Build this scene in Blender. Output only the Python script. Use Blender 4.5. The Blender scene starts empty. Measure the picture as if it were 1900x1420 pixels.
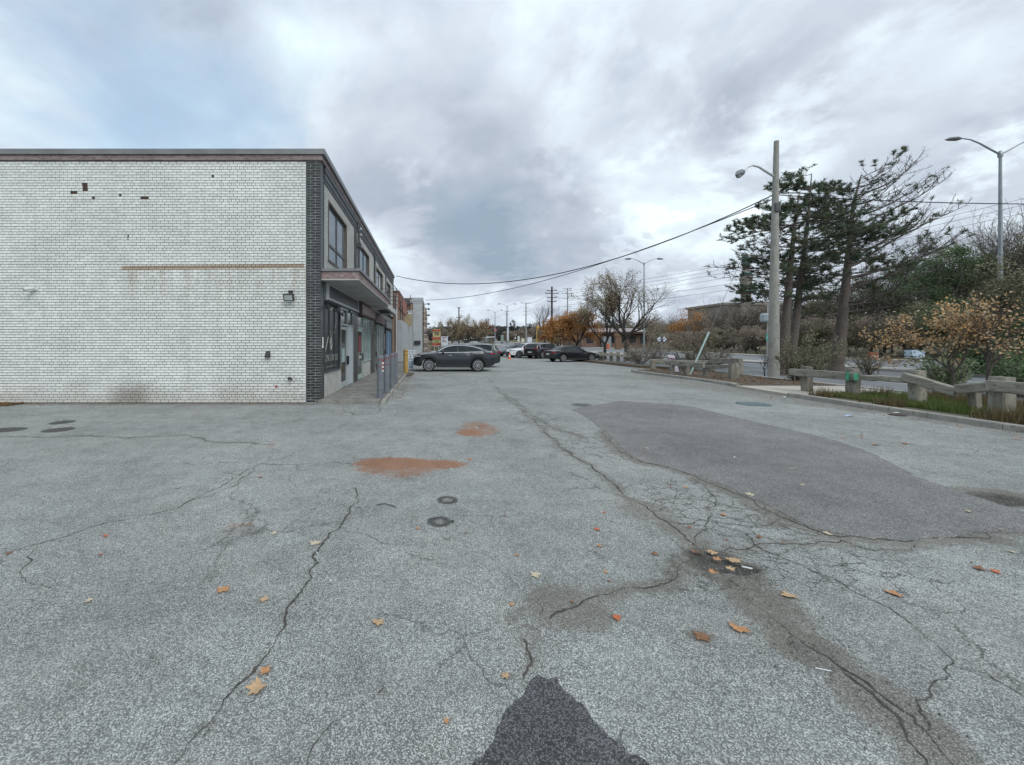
import bpy, math, random
import numpy as np
from mathutils import Vector, Matrix

# ------------------------------------------------------------------ camera, sky, sun, exposure
SC = bpy.context.scene
COL = SC.collection
F, CX, HY, EYE = 740.0, 800.0, 636.0, 1.7      # measured on the photograph (1900x1420)
R = math.radians

cam_d = bpy.data.cameras.new('camera')
cam = bpy.data.objects.new('camera', cam_d)
COL.objects.link(cam)
cam.location = (0, 0, EYE)
cam.rotation_euler = (R(90), 0, 0)
cam_d.sensor_width = 36
cam_d.lens = F / 1900 * 36
cam_d.shift_x = (950 - CX) / 1900
cam_d.shift_y = -(710 - HY) / 1900
cam_d.clip_end = 3000
SC.camera = cam

SUN_EL, SUN_AZ = R(44), R(152)                 # azimuth measured clockwise from +Y (view direction)
world = bpy.data.worlds.new('World')
SC.world = world
world.use_nodes = True

sun_d = bpy.data.lights.new('sun', 'SUN')
sun_d.energy = 1.2
sun_d.angle = R(30)
sun_d.color = (1.0, 0.96, 0.9)
sun = bpy.data.objects.new('sun', sun_d)
COL.objects.link(sun)
_dir = Vector((math.sin(SUN_AZ) * math.cos(SUN_EL), math.cos(SUN_AZ) * math.cos(SUN_EL), math.sin(SUN_EL)))
sun.rotation_euler = _dir.to_track_quat('Z', 'Y').to_euler()

SC.view_settings.view_transform = 'Standard'
SC.view_settings.look = 'None'
SC.view_settings.exposure = 0.48
SC.view_settings.gamma = 1.0
SC.view_settings.use_curve_mapping = False
SC.render.engine = 'CYCLES'
SC.cycles.max_bounces = 6
SC.cycles.transparent_max_bounces = 6


class NT:
    """small helper for node trees"""
    def __init__(s, tree):
        s.t = tree
        s.n = tree.nodes
        s.l = tree.links
        s.n.clear()

    def new(s, typ, **kw):
        n = s.n.new(typ)
        for k, v in kw.items():
            if k.startswith('i_'):
                s.put(n.inputs[k[2:].replace('_', ' ')], v)
            else:
                setattr(n, k, v)
        return n

    def put(s, sock, v):
        if v is None:
            return
        if isinstance(v, bpy.types.NodeSocket):
            s.l.new(v, sock)
        elif isinstance(v, (tuple, list)) and sock.type == 'RGBA' and len(v) == 3:
            sock.default_value = (*v, 1)
        else:
            sock.default_value = v

    def math(s, op, a, b=None, c=None, clamp=False):
        n = s.n.new('ShaderNodeMath')
        n.operation = op
        n.use_clamp = clamp
        s.put(n.inputs[0], a)
        s.put(n.inputs[1], b)
        s.put(n.inputs[2], c)
        return n.outputs[0]

    def vmath(s, op, a, b=None, scale=None, out=0):
        n = s.n.new('ShaderNodeVectorMath')
        n.operation = op
        s.put(n.inputs[0], a)
        s.put(n.inputs[1], b)
        if scale is not None:
            s.put(n.inputs['Scale'], scale)
        return n.outputs[out]

    def mix(s, fac, a, b, blend='MIX'):
        n = s.n.new('ShaderNodeMix')
        n.data_type = 'RGBA'
        n.blend_type = blend
        s.put(n.inputs[0], fac)
        s.put(n.inputs[6], a)
        s.put(n.inputs[7], b)
        return n.outputs[2]

    def ramp(s, fac, stops, interp='LINEAR'):
        n = s.n.new('ShaderNodeValToRGB')
        n.color_ramp.interpolation = interp
        e = n.color_ramp.elements
        while len(e) < len(stops):
            e.new(0.5)
        for el, (p, c) in zip(e, stops):
            el.position = p
            el.color = (*c, 1) if not isinstance(c, (int, float)) else (c, c, c, 1)
        s.put(n.inputs[0], fac)
        return n.outputs[0]

    def noise(s, vec, scale, detail=3, rough=.5, dist=0, out=0, lac=2.0):
        n = s.n.new('ShaderNodeTexNoise')
        s.put(n.inputs['Vector'], vec)
        n.inputs['Scale'].default_value = scale
        n.inputs['Detail'].default_value = detail
        n.inputs['Roughness'].default_value = rough
        n.inputs['Distortion'].default_value = dist
        n.inputs['Lacunarity'].default_value = lac
        return n.outputs[out]

    def smooth(s, v, lo, hi, a=0.0, b=1.0):
        n = s.n.new('ShaderNodeMapRange')
        n.interpolation_type = 'SMOOTHSTEP'
        s.put(n.inputs[0], v)
        n.inputs[1].default_value = lo
        n.inputs[2].default_value = hi
        n.inputs[3].default_value = a
        n.inputs[4].default_value = b
        return n.outputs[0]


def pxdir(px, py):
    v = Vector(((px - CX) / F, 1.0, (HY - py) / F))
    return v.normalized()


def build_world():
    w = NT(world.node_tree)
    sky = w.new('ShaderNodeTexSky', sky_type='NISHITA', sun_disc=False, sun_elevation=SUN_EL,
                sun_rotation=SUN_AZ, altitude=100, air_density=1.0, dust_density=1.5, ozone_density=1.0)
    tc = w.new('ShaderNodeTexCoord')
    n = w.vmath('NORMALIZE', tc.outputs['Generated'])
    sep = w.new('ShaderNodeSeparateXYZ')
    w.put(sep.inputs[0], n)
    z = w.math('MAXIMUM', sep.outputs[2], 0.0)
    inv = w.math('DIVIDE', 1.25, w.math('ADD', z, 0.36))
    cmb = w.new('ShaderNodeCombineXYZ')
    w.put(cmb.inputs[0], w.math('MULTIPLY', sep.outputs[0], inv))
    w.put(cmb.inputs[1], w.math('MULTIPLY', sep.outputs[1], inv))
    cmb.inputs[2].default_value = 3.7
    p = cmb.outputs[0]
    warp = w.noise(p, .8, 2, .5, out=1)
    pw = w.vmath('ADD', p, w.vmath('SCALE', warp, scale=.55))
    big = w.noise(pw, 1.5, 7, .50)
    fine = w.noise(pw, 5.5, 8, .56)
    wisp = w.noise(w.vmath('MULTIPLY', pw, (1.0, .8, 1.0)), 2.8, 6, .55)
    val = w.math('ADD', w.math('MULTIPLY', big, .62), w.math('MULTIPLY', fine, .30))
    val = w.math('ADD', w.math('SUBTRACT', val, .045), w.math('MULTIPLY', wisp, .22))      # about .53 on average
    # where the cloud deck is thick (dark) and where it is thin, as directions in the sky
    def lobe(px, py, r0, r1, amt, acc):
        d = w.vmath('DOT_PRODUCT', n, tuple(pxdir(px, py)), out=1)
        # distort the edge
        d = w.math('ADD', d, w.math('MULTIPLY', w.math('SUBTRACT', fine, .5), .05))
        m = w.smooth(d, math.cos(R(r1)), math.cos(R(r0)), 0.0, amt)
        return w.math('ADD', acc, m)
    for px, py, r0, r1, a in [(820, 330, 2, 18, -.17), (640, 300, 1, 10, -.06), (1010, 440, 1, 11, -.14), (1150, 300, 2, 9, -.07),
                              (880, 480, 1, 9, -.05), (1640, 110, 3, 22, -.09), (1330, 120, 2, 14, -.05), (1850, 300, 1, 12, -.09),
                              (1230, 560, 1, 8, -.13), (950, 590, 1, 7, -.06), (720, 560, 1, 7, -.06), (1500, 520, 2, 12, -.03),
                              (700, 150, 4, 20, .03), (1130, 210, 2, 10, .05), (1270, 380, 1, 12, .10), (1180, 470, 1, 5, .06),
                              (1650, 230, 1, 10, .08), (730, 430, 0, 8, .08), (950, 400, 1, 3, .03), (1850, 400, 1, 6, .10),
                              (130, 150, 3, 18, .03), (1400, 270, 1, 8, .06)]:
        val = lobe(px, py, r0, r1, a, val)
    # cover of the blue: an opening at the upper left
    op = lobe(330, 130, 3, 22, .34, w.math('MULTIPLY', w.math('SUBTRACT', .5, wisp), .9))
    op = lobe(420, 250, 1, 12, .20, op)
    op = lobe(60, 40, 1, 14, .16, op)
    op = w.smooth(op, .04, .68, 0, .72)
    cloud = w.ramp(val, [(.20, (.235, .305, .375)), (.36, (.35, .395, .465)), (.49, (.485, .54, .61)), (.60, (.61, .70, .745)),
                         (.72, (.76, .85, .88))])
    # the deck gets a little brighter towards the zenith
    zen = w.smooth(sep.outputs[2], .45, 1.0, 1.0, 1.25)
    cloud = w.vmath('SCALE', cloud, scale=w.math('MULTIPLY', zen, 10.2))
    blue = w.mix(.60, sky.outputs[0], (3.6, 5.3, 6.9))
    blue = w.vmath('SCALE', blue, scale=1.0)
    col = w.mix(op, cloud, blue)
    # below the horizon: dull ground light
    low = w.smooth(sep.outputs[2], -.06, 0.0)
    col = w.mix(low, (1.6, 1.7, 1.75), col)
    bg = w.new('ShaderNodeBackground')
    w.put(bg.inputs[0], col)
    bg.inputs[1].default_value = 0.1
    out = w.new('ShaderNodeOutputWorld')
    w.l.new(bg.outputs[0], out.inputs[0])


build_world()

# ------------------------------------------------------------------ geometry helpers
RNG = np.random.default_rng(7)
random.seed(11)


def T(y):
    """height of the ground: level near the shops, rising gently far away"""
    y = np.maximum(0, np.asarray(y, dtype=float) - 45)
    y = np.minimum(y, 230)
    return .0135 * y * (y / (y + 12))


def P(px, py, D):
    return Vector(((px - CX) * D / F, D, EYE - (py - HY) * D / F))


def G(px, py, z=0.0):
    D = (EYE - z) * F / (py - HY)
    return ((px - CX) * D / F, D)


def base(px, D):
    """point on the ground at depth D under pixel column px"""
    return Vector(((px - CX) * D / F, D, float(T(D))))


def set_props(o, label=None, cat=None, group=None, kind=None):
    if label: o['label'] = label
    if cat: o['category'] = cat
    if group: o['group'] = group
    if kind: o['kind'] = kind
    return o


def thing(name, label, cat, loc=(0, 0, 0), rz=0, group=None):
    o = bpy.data.objects.new(name, None)
    o.empty_display_size = .2
    COL.objects.link(o)
    o.location = loc
    o.rotation_euler = (0, 0, rz)
    return set_props(o, label, cat, group)


def mesh_np(name, V, faces, mat, smooth=False):
    """V (n,3); faces: list of (m,k) index arrays"""
    me = bpy.data.meshes.new(name)
    V = np.asarray(V, dtype=np.float32)
    fl = [np.asarray(f, dtype=np.int32) for f in faces if len(f)]
    nl = sum(f.size for f in fl)
    npoly = sum(f.shape[0] for f in fl)
    me.vertices.add(len(V))
    me.vertices.foreach_set('co', V.ravel())
    me.loops.add(nl)
    me.loops.foreach_set('vertex_index', np.concatenate([f.ravel() for f in fl]))
    me.polygons.add(npoly)
    st = np.concatenate([np.full(f.shape[0], f.shape[1], dtype=np.int32) for f in fl])
    starts = np.concatenate([[0], np.cumsum(st)[:-1]]).astype(np.int32)
    me.polygons.foreach_set('loop_start', starts)
    if smooth:
        me.polygons.foreach_set('use_smooth', np.ones(npoly, dtype=bool))
    me.update(calc_edges=True)
    for m in (mat if isinstance(mat, (list, tuple)) else [mat]):
        me.materials.append(m)
    return me


def link(name, me, parent=None, loc=None):
    o = bpy.data.objects.new(name, me)
    COL.objects.link(o)
    if parent is not None:
        o.parent = parent
    if loc is not None:
        o.location = loc
    return o


class MB:
    """collects shapes into one mesh; coordinates are world coordinates unless the parent is at the origin"""
    def __init__(s):
        s.v, s.f, s.m = [], [], []
        s.mi = 0

    def add(s, vs, fs):
        b = len(s.v)
        s.v.extend([tuple(v) for v in vs])
        for f in fs:
            s.f.append([b + i for i in f])
            s.m.append(s.mi)

    def box(s, x0, x1, y0, y1, z0, z1):
        if x0 > x1: x0, x1 = x1, x0
        if y0 > y1: y0, y1 = y1, y0
        if z0 > z1: z0, z1 = z1, z0
        s.add([(x0, y0, z0), (x1, y0, z0), (x1, y1, z0), (x0, y1, z0), (x0, y0, z1), (x1, y0, z1), (x1, y1, z1), (x0, y1, z1)],
              [(0, 3, 2, 1), (4, 5, 6, 7), (0, 1, 5, 4), (1, 2, 6, 5), (2, 3, 7, 6), (3, 0, 4, 7)])

    def mbox(s, M, sx, sy, sz):
        """box of full size sx,sy,sz centred on M's origin"""
        pts = [M @ Vector((x * sx / 2, y * sy / 2, z * sz / 2)) for z in (-1, 1) for x, y in ((-1, -1), (1, -1), (1, 1), (-1, 1))]
        s.add(pts, [(0, 3, 2, 1), (4, 5, 6, 7), (0, 1, 5, 4), (1, 2, 6, 5), (2, 3, 7, 6), (3, 0, 4, 7)])

    def tube(s, pts, rad, n=8, cap=True):
        pts = [Vector(p) for p in pts]
        if not hasattr(rad, '__len__'):
            rad = [rad] * len(pts)
        b = len(s.v)
        up = None
        for i, p in enumerate(pts):
            d = (pts[min(i + 1, len(pts) - 1)] - pts[max(i - 1, 0)]).normalized()
            if up is None:
                up = Vector((1, 0, 0)) if abs(d.x) < .9 else Vector((0, 1, 0))
            u = d.cross(up).normalized()
            w = u.cross(d).normalized()
            up = w
            for k in range(n):
                a = 2 * math.pi * k / n
                s.v.append(tuple(p + (u * math.cos(a) + w * math.sin(a)) * rad[i]))
        for i in range(len(pts) - 1):
            for k in range(n):
                k2 = (k + 1) % n
                s.f.append([b + i * n + k, b + i * n + k2, b + (i + 1) * n + k2, b + (i + 1) * n + k])
                s.m.append(s.mi)
        if cap:
            s.f.append([b + k for k in range(n)][::-1]); s.m.append(s.mi)
            s.f.append([b + (len(pts) - 1) * n + k for k in range(n)]); s.m.append(s.mi)

    def lathe(s, prof, c, n=16, axis='z'):
        """prof: list of (r, h) around a point c"""
        b = len(s.v)
        for r, h in prof:
            for k in range(n):
                a = 2 * math.pi * k / n
                x, y = r * math.cos(a), r * math.sin(a)
                if axis == 'z': q = (c[0] + x, c[1] + y, c[2] + h)
                elif axis == 'y': q = (c[0] + x, c[1] + h, c[2] + y)
                else: q = (c[0] + h, c[1] + x, c[2] + y)
                s.v.append(q)
        for i in range(len(prof) - 1):
            for k in range(n):
                k2 = (k + 1) % n
                s.f.append([b + i * n + k, b + i * n + k2, b + (i + 1) * n + k2, b + (i + 1) * n + k]); s.m.append(s.mi)
        s.f.append([b + k for k in range(n)][::-1]); s.m.append(s.mi)
        s.f.append([b + (len(prof) - 1) * n + k for k in range(n)]); s.m.append(s.mi)

    def prism(s, poly, z0, z1):
        n = len(poly)
        s.add([(x, y, z0) for x, y in poly] + [(x, y, z1) for x, y in poly],
              [tuple(range(n))[::-1], tuple(range(n, 2 * n))] + [(i, (i + 1) % n, n + (i + 1) % n, n + i) for i in range(n)])

    def build(s, name, mat, parent=None, smooth=False, world=True):
        me = bpy.data.meshes.new(name)
        vs = s.v
        if parent is not None and world:
            r = parent
            off = Vector(r.location)
            if r.parent: off = off + Vector(r.parent.location)
            vs = [(x - off.x, y - off.y, z - off.z) for x, y, z in vs]
        me.from_pydata(vs, [], s.f)
        mats = mat if isinstance(mat, (list, tuple)) else [mat]
        for m in mats: me.materials.append(m)
        if len(mats) > 1:
            me.polygons.foreach_set('material_index', s.m)
        if smooth:
            me.polygons.foreach_set('use_smooth', [True] * len(me.polygons))
            if hasattr(me, 'set_sharp_from_angle'):
                me.set_sharp_from_angle(angle=R(40))
        me.update()
        return link(name, me, parent)


def copy_tree(o, parent=None):
    c = o.copy()
    COL.objects.link(c)
    if parent is not None: c.parent = parent
    for ch in [x for x in o.children]:
        copy_tree(ch, c)
    return c


def text_mesh(txt, size, font=None, ext=.004, spacing=1.0, align='CENTER', off=0.0):
    cu = bpy.data.curves.new('lettering', 'FONT')
    cu.body = txt
    cu.size = size
    cu.extrude = ext
    cu.offset = off
    cu.align_x = align
    cu.align_y = 'CENTER'
    cu.space_character = spacing
    cu.resolution_u = 3
    o = bpy.data.objects.new('lettering', cu)
    COL.objects.link(o)
    dg = bpy.context.evaluated_depsgraph_get()
    me = bpy.data.meshes.new_from_object(o.evaluated_get(dg))
    bpy.data.objects.remove(o)
    return me


def lettering(txt, size, M, mat, parent=None, name='lettering', world=True, **kw):
    """M maps text plane (x right, y up, z out) into the world"""
    me = text_mesh(txt, size, **kw)
    M = M.copy()
    if parent is not None and world:
        off = Vector(parent.location)
        if parent.parent: off = off + Vector(parent.parent.location)
        M.translation = M.translation - off
    me.transform(M)
    me.materials.clear()
    me.materials.append(mat)
    return link(name, me, parent)


def frame(o, xdir, ydir):
    x = Vector(xdir).normalized(); y = Vector(ydir).normalized(); z = x.cross(y)
    M = Matrix((x, y, z)).transposed().to_4x4()
    M.translation = Vector(o)
    return M


# ------------------------------------------------------------------ materials
MATS = {}


def pmat(name, c1, c2=None, scale=4.0, rough=.75, bump=0.0, bscale=40.0, metal=0.0, island=0.0, spec=.5, detail=4,
         c3=None, streak=None, coat=0.0, stretch=None, obj_rand=0.0):
    if name in MATS: return MATS[name]
    m = bpy.data.materials.new(name)
    m.use_nodes = True
    w = NT(m.node_tree)
    geo = w.new('ShaderNodeNewGeometry')
    pos = geo.outputs['Position']
    if stretch: pos = w.vmath('MULTIPLY', pos, stretch)
    col = None
    if c2 is not None:
        f = w.noise(pos, scale, detail, .6)
        f = w.smooth(f, .32, .68)
        col = w.mix(f, c1, c2)
        if c3 is not None:
            g = w.smooth(w.noise(w.vmath('ADD', pos, (7.3, 2.1, 4.4)), scale * 2.3, detail, .65), .52, .68)
            col = w.mix(g, col, c3)
    else:
        col = w.mix(0.0, c1, c1)
    if island:
        v = w.math('MULTIPLY_ADD', geo.outputs['Random Per Island'], 2 * island, 1 - island)
        col = w.vmath('SCALE', col, scale=v)
    if obj_rand:
        oi = w.new('ShaderNodeObjectInfo')
        v = w.math('MULTIPLY_ADD', oi.outputs['Random'], 2 * obj_rand, 1 - obj_rand)
        col = w.vmath('SCALE', col, scale=v)
    b = w.new('ShaderNodeBsdfPrincipled')
    w.put(b.inputs['Base Color'], col)
    b.inputs['Roughness'].default_value = rough
    b.inputs['Metallic'].default_value = metal
    b.inputs['Specular IOR Level'].default_value = spec
    b.inputs['Coat Weight'].default_value = coat
    b.inputs['Coat Roughness'].default_value = .08
    if bump:
        bn = w.new('ShaderNodeBump')
        bn.inputs['Strength'].default_value = bump
        bn.inputs['Distance'].default_value = .02
        w.put(bn.inputs['Height'], w.noise(pos, bscale, 5, .6))
        w.l.new(bn.outputs[0], b.inputs['Normal'])
    o = w.new('ShaderNodeOutputMaterial')
    w.l.new(b.outputs[0], o.inputs[0])
    MATS[name] = m
    return m


def foliage_mat(name, cols, rough=.7, trans=.25, scale=.8):
    """leaf colours: random per leaf with soft clumps"""
    m = bpy.data.materials.new(name)
    m.use_nodes = True
    w = NT(m.node_tree)
    geo = w.new('ShaderNodeNewGeometry')
    n = w.noise(geo.outputs['Position'], scale, 3, .6)
    f = w.math('ADD', w.math('MULTIPLY', geo.outputs['Random Per Island'], .6), w.math('MULTIPLY', w.math('SUBTRACT', n, .5), 1.4))
    f = w.math('ADD', f, .2, clamp=True)
    k = len(cols)
    col = w.ramp(f, [((i + .5) / k, c) for i, c in enumerate(cols)])
    d = w.new('ShaderNodeBsdfDiffuse'); w.put(d.inputs[0], col)
    t = w.new('ShaderNodeBsdfTranslucent'); w.put(t.inputs[0], col)
    mx = w.new('ShaderNodeMixShader'); mx.inputs[0].default_value = trans
    w.l.new(d.outputs[0], mx.inputs[1]); w.l.new(t.outputs[0], mx.inputs[2])
    o = w.new('ShaderNodeOutputMaterial')
    w.l.new(mx.outputs[0], o.inputs[0])
    return m


M_conc = pmat('concrete', (.30, .29, .27), (.38, .37, .34), 3, .9, .35, 60, c3=(.25, .24, .22))
M_metal_grey = pmat('grey_metal', (.22, .24, .25), (.27, .29, .30), 2, .5, metal=.3)
M_black = pmat('black_metal', (.02, .022, .024), (.03, .03, .032), 5, .5)
M_white = pmat('white_paint', (.62, .64, .64), (.70, .71, .70), 3, .6, c3=(.5, .5, .48))
M_glass_dark = pmat('shop_glass', (.022, .027, .03), (.04, .045, .05), 1.2, .08, spec=.6)
M_glass_up = pmat('window_glass', (.10, .13, .15), (.16, .19, .21), .9, .04, spec=1.0)
M_alu = pmat('aluminium', (.42, .45, .46), (.5, .52, .53), 4, .45, metal=.4)
# ------------------------------------------------------------------ ground
def value_noise(x, y, s, seed=0):
    rng = np.random.default_rng(seed)
    tab = rng.random((256, 256))
    X, Y = x * s + 1000.3, y * s + 1000.7
    xi, yi = np.floor(X).astype(int), np.floor(Y).astype(int)
    fx, fy = X - xi, Y - yi
    fx = fx * fx * (3 - 2 * fx); fy = fy * fy * (3 - 2 * fy)
    a = tab[xi % 256, yi % 256]; b = tab[(xi + 1) % 256, yi % 256]
    c = tab[xi % 256, (yi + 1) % 256]; d = tab[(xi + 1) % 256, (yi + 1) % 256]
    return (a * (1 - fx) + b * fx) * (1 - fy) + (c * (1 - fx) + d * fx) * fy


def fbm(x, y, s, seed=0, o=4):
    r = 0; a = .5
    for i in range(o):
        r = r + a * value_noise(x, y, s * 2 ** i, seed + i); a *= .5
    return r


def pnoise(v, rng):  # jagged polyline by midpoint displacement
    pts = [np.array(p, float) for p in v]
    for it in range(4):
        out = [pts[0]]
        for a, b in zip(pts[:-1], pts[1:]):
            L = np.linalg.norm(b - a)
            if L > .035:
                m = (a + b) / 2 + rng.normal(0, .085 * min(L, .5), 2)
                out.append(m)
            out.append(b)
        pts = out
    return np.array(pts)


CRACKS_PX = [  # (width m, dirt, pixel polyline)
    (.020, .28, [(660, 905), (648, 945), (625, 985), (597, 1012), (590, 1045), (560, 1095), (532, 1128), (530, 1160), (510, 1195), (485, 1230),
           (450, 1265), (415, 1300), (395, 1335), (345, 1385), (310, 1430)]),
    (.020, .3, [(712, 1272), (690, 1302), (650, 1325), (600, 1360), (570, 1430)]),
    (.012, .2, [(-40, 1036), (0, 1028), (70, 1010), (180, 975), (260, 958), (330, 943), (400, 915), (470, 870), (560, 835), (640, 815)]),
    (.012, .3, [(66, 1012), (60, 1040), (40, 1068), (95, 1092)]),
    (.030, .5, [(-60, 812), (60, 811), (130, 809), (240, 813), (350, 809), (420, 822), (500, 826)]),
    (.012, .1, [(280, 862), (400, 860), (520, 862), (620, 858), (700, 862)]),
    (.010, .1, [(200, 777), (300, 776), (420, 779), (500, 775), (600, 763)]),
    (.025, .4, [(550, 765), (600, 757), (660, 770), (700, 768), (706, 752)]),
    (.010, .2, [(340, 935), (420, 898), (500, 845), (530, 828)]),
    (.030, .6, [(905, 700), (925, 730), (960, 755), (1000, 790), (1040, 830), (1100, 870), (1150, 910), (1200, 940), (1240, 970), (1290, 1012)]),
    (.022, .6, [(940, 735), (985, 770), (1040, 800), (1080, 812)]),
    (.014, .8, [(1290, 1012), (1310, 1040), (1345, 1070), (1400, 1122), (1470, 1180), (1540, 1222), (1600, 1262), (1660, 1310), (1720, 1360), (1790, 1440)]),
    (.016, .6, [(1560, 1240), (1630, 1300), (1690, 1380), (1720, 1430)]),
    (.014, .6, [(1290, 1022), (1262, 1050), (1255, 1072), (1225, 1084), (1150, 1094), (1100, 1108), (1055, 1130), (1020, 1150)]),
    (.016, .5, [(972, 1185), (982, 1212), (978, 1240), (972, 1262)]),
    (.014, .3, [(1500, 1058), (1545, 1072), (1600, 1105), (1650, 1128), (1700, 1165), (1745, 1205), (1762, 1235), (1740, 1262), (1700, 1300), (1712, 1360)]),
    (.012, .3, [(1762, 1235), (1830, 1250), (1910, 1300)]),
    (.022, .8, [(1120, 800), (1150, 838), (1190, 858), (1250, 870), (1300, 890), (1370, 918), (1430, 950), (1500, 980), (1560, 997), (1680, 1006), (1760, 997), (1905, 985)]),
    (.010, .2, [(640, 985), (690, 998), (740, 1012), (780, 1035), (805, 1040)]),
    (.012, .5, [(1345, 1022), (1400, 1012), (1480, 1010), (1560, 1003), (1620, 1022), (1700, 1010)]),
    (.010, .3, [(1350, 1022), (1420, 1040), (1500, 1050), (1600, 1045)]),
    (.010, .4, [(1310, 890), (1330, 930), (1315, 965), (1290, 1012)]),
    (.010, .4, [(1200, 940), (1260, 925), (1340, 935), (1430, 950)]),
    (.010, .3, [(1240, 970), (1300, 965), (1370, 975), (1440, 968), (1500, 985)]),
    (.008, .3, [(1150, 910), (1190, 890), (1240, 900), (1300, 890)]),
    (.010, .3, [(1385, 990), (1400, 1012), (1440, 1030), (1530, 1075)]),
    (.006, .1, [(1000, 860), (1040, 835), (1090, 850)]),
    (.006, .15, [(810, 985), (870, 1010), (930, 1060), (960, 1085), (1000, 1140)]),
    (.006, .15, [(660, 905), (620, 915), (560, 905)]),
    (.006, .15, [(1000, 790), (1040, 780), (1110, 790)]),
    (.022, .3, [(1100, 690), (1180, 720), (1250, 735), (1330, 745)]),
    (.016, .1, [(1120, 745), (1060, 755), (1020, 750)]),
]
_cr = np.random.default_rng(3)
CRACKS = [(w, d, pnoise([G(*p) for p in pl], _cr)) for w, d, pl in CRACKS_PX]

PATCH_MAIN = [(1060, 760), (1105, 752), (1150, 744), (1215, 748), (1290, 756), (1345, 770), (1400, 783), (1500, 805), (1560, 820), (1610, 838),
              (1660, 862), (1700, 884), (1752, 903), (1800, 918), (1860, 938), (1990, 975), (2090, 1010), (1990, 1012), (1900, 990), (1820, 988), (1752, 998),
              (1680, 1003), (1600, 998), (1545, 990), (1500, 976), (1455, 955), (1420, 935), (1375, 915), (1330, 895), (1290, 882), (1240, 868), (1190, 856),
              (1160, 838), (1140, 815), (1115, 795), (1090, 775)]
PATCH_NEAR = [(998, 1252), (1030, 1260), (1046, 1282), (1080, 1308), (1108, 1348), (1150, 1384), (1210, 1425), (1230, 1500), (1250, 1700), (860, 1700),
              (862, 1500), (875, 1425), (900, 1392), (925, 1352), (945, 1320), (972, 1290), (980, 1268)]


def polyworld(poly, jit=.012, seed=0, step=.06):
    rng = np.random.default_rng(seed)
    pts = [np.array(G(*p)) for p in poly]
    out = []
    for a, b in zip(pts, pts[1:] + pts[:1]):
        n = max(1, int(np.linalg.norm(b - a) / step))
        for k in range(n):
            q = a + (b - a) * k / n
            out.append(q + rng.normal(0, jit, 2))
    return np.array(out)


def inpoly(x, y, poly):
    r = np.zeros(x.shape, bool)
    n = len(poly); j = n - 1
    for i in range(n):
        xi, yi = poly[i]; xj, yj = poly[j]
        c = ((yi > y) != (yj > y)) & (x < (xj - xi) * (y - yi) / (yj - yi + 1e-12) + xi)
        r ^= c; j = i
    return r


def edges(lo, hi, fine_lo, fine_hi, step, coarse=1.0):
    a = np.arange(lo, fine_lo, coarse); b = np.arange(fine_lo, fine_hi, step); c = np.arange(fine_hi, hi, coarse)
    return np.unique(np.concatenate([a, b, c, [hi]]))


LOT_X0, LOT_X1, LOT_Y0, LOT_Y1 = -30.0, 15.0, -14.0, 59.0
gx = edges(LOT_X0, LOT_X1, -10.5, 11.2, .04)
gy = edges(LOT_Y0, LOT_Y1, 1.4, 12.0, .035)
XX, YY = np.meshgrid(gx, gy, indexing='ij')
dirt = np.zeros(XX.shape); rust = np.zeros(XX.shape); dark = np.zeros(XX.shape); craze = np.zeros(XX.shape)
ZZ = T(YY)


def blob(arr, px, py, rx_px, ry_px, amt, soft=1.0, rot=0):
    cx, cy = G(px, py)
    x1, _ = G(px + rx_px, py)
    _, y0 = G(px, py - ry_px); _, y1 = G(px, py + ry_px)
    rx = abs(x1 - cx); ry = abs(y0 - y1) / 2; cy = (y0 + y1) / 2
    u, v = (XX - cx) / rx, (YY - cy) / ry
    if rot:
        c, s_ = math.cos(rot), math.sin(rot); u, v = u * c - v * s_, u * s_ + v * c
    d = np.sqrt(u * u + v * v)
    m = np.clip((1 + soft * .5 - d) / soft, 0, 1)
    np.maximum(arr, m * m * (3 - 2 * m) * amt, out=arr)


# rust, oil, mud, worn places
blob(rust, 730, 860, 72, 11, 1.1, .8); blob(rust, 805, 862, 62, 9, .9, .9); blob(rust, 750, 872, 66, 17, .62, 1.0); blob(rust, 700, 868, 40, 12, .7, 1.0); blob(rust, 890, 796, 36, 15, .62, .9); blob(rust, 872, 803, 26, 7, .95)
blob(rust, 880, 805, 22, 6, .8); blob(rust, 445, 975, 28, 8, .45); blob(rust, 505, 825, 16, 7, .38)
blob(dark, 108, 798, 24, 5, 1.1, .5); blob(dark, 115, 784, 19, 4, .9, .5); blob(dark, 10, 798, 34, 5, 1.1, .5)
blob(dark, 1560, 960, 16, 4, .6); blob(dark, 1080, 752, 22, 4, .6)
blob(dark, 845, 833, 25, 5, .3); blob(dark, 640, 905, 30, 14, .28)
blob(dirt, 1050, 1130, 95, 55, .75, 1.1); blob(dirt, 980, 1150, 80, 60, .5, 1.1)
blob(dirt, 1500, 1205, 62, 40, 1.15, .7, .5); blob(dark, 1505, 1208, 50, 30, .40, .9, .5); blob(dirt, 1430, 1120, 60, 50, .8, 1.0); blob(dirt, 1640, 1310, 90, 60, .75, 1.1); blob(dirt, 1200, 950, 60, 30, .6, 1.1); blob(dirt, 1060, 1130, 45, 40, .9, 1.0); blob(dark, 1330, 1040, 55, 26, .55, .8, .5); blob(dark, 1840, 925, 70, 14, .6, .8)
blob(dirt, 1345, 1052, 70, 34, 1.0, .6, .5); blob(dirt, 1300, 1180, 28, 14, .8)
blob(dirt, 1850, 925, 95, 22, 1.0, .8); blob(dirt, 1890, 985, 60, 12, .8, 1.0)
blob(dirt, 1470, 970, 90, 14, .6, 1.0); blob(dirt, 120, 1110, 110, 80, .25, 1.4)
blob(dirt, 1230, 960, 70, 45, .35, 1.4); blob(dirt, 1100, 860, 60, 22, .3, 1.2); blob(dirt, 440, 985, 40, 10, .5)
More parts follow.
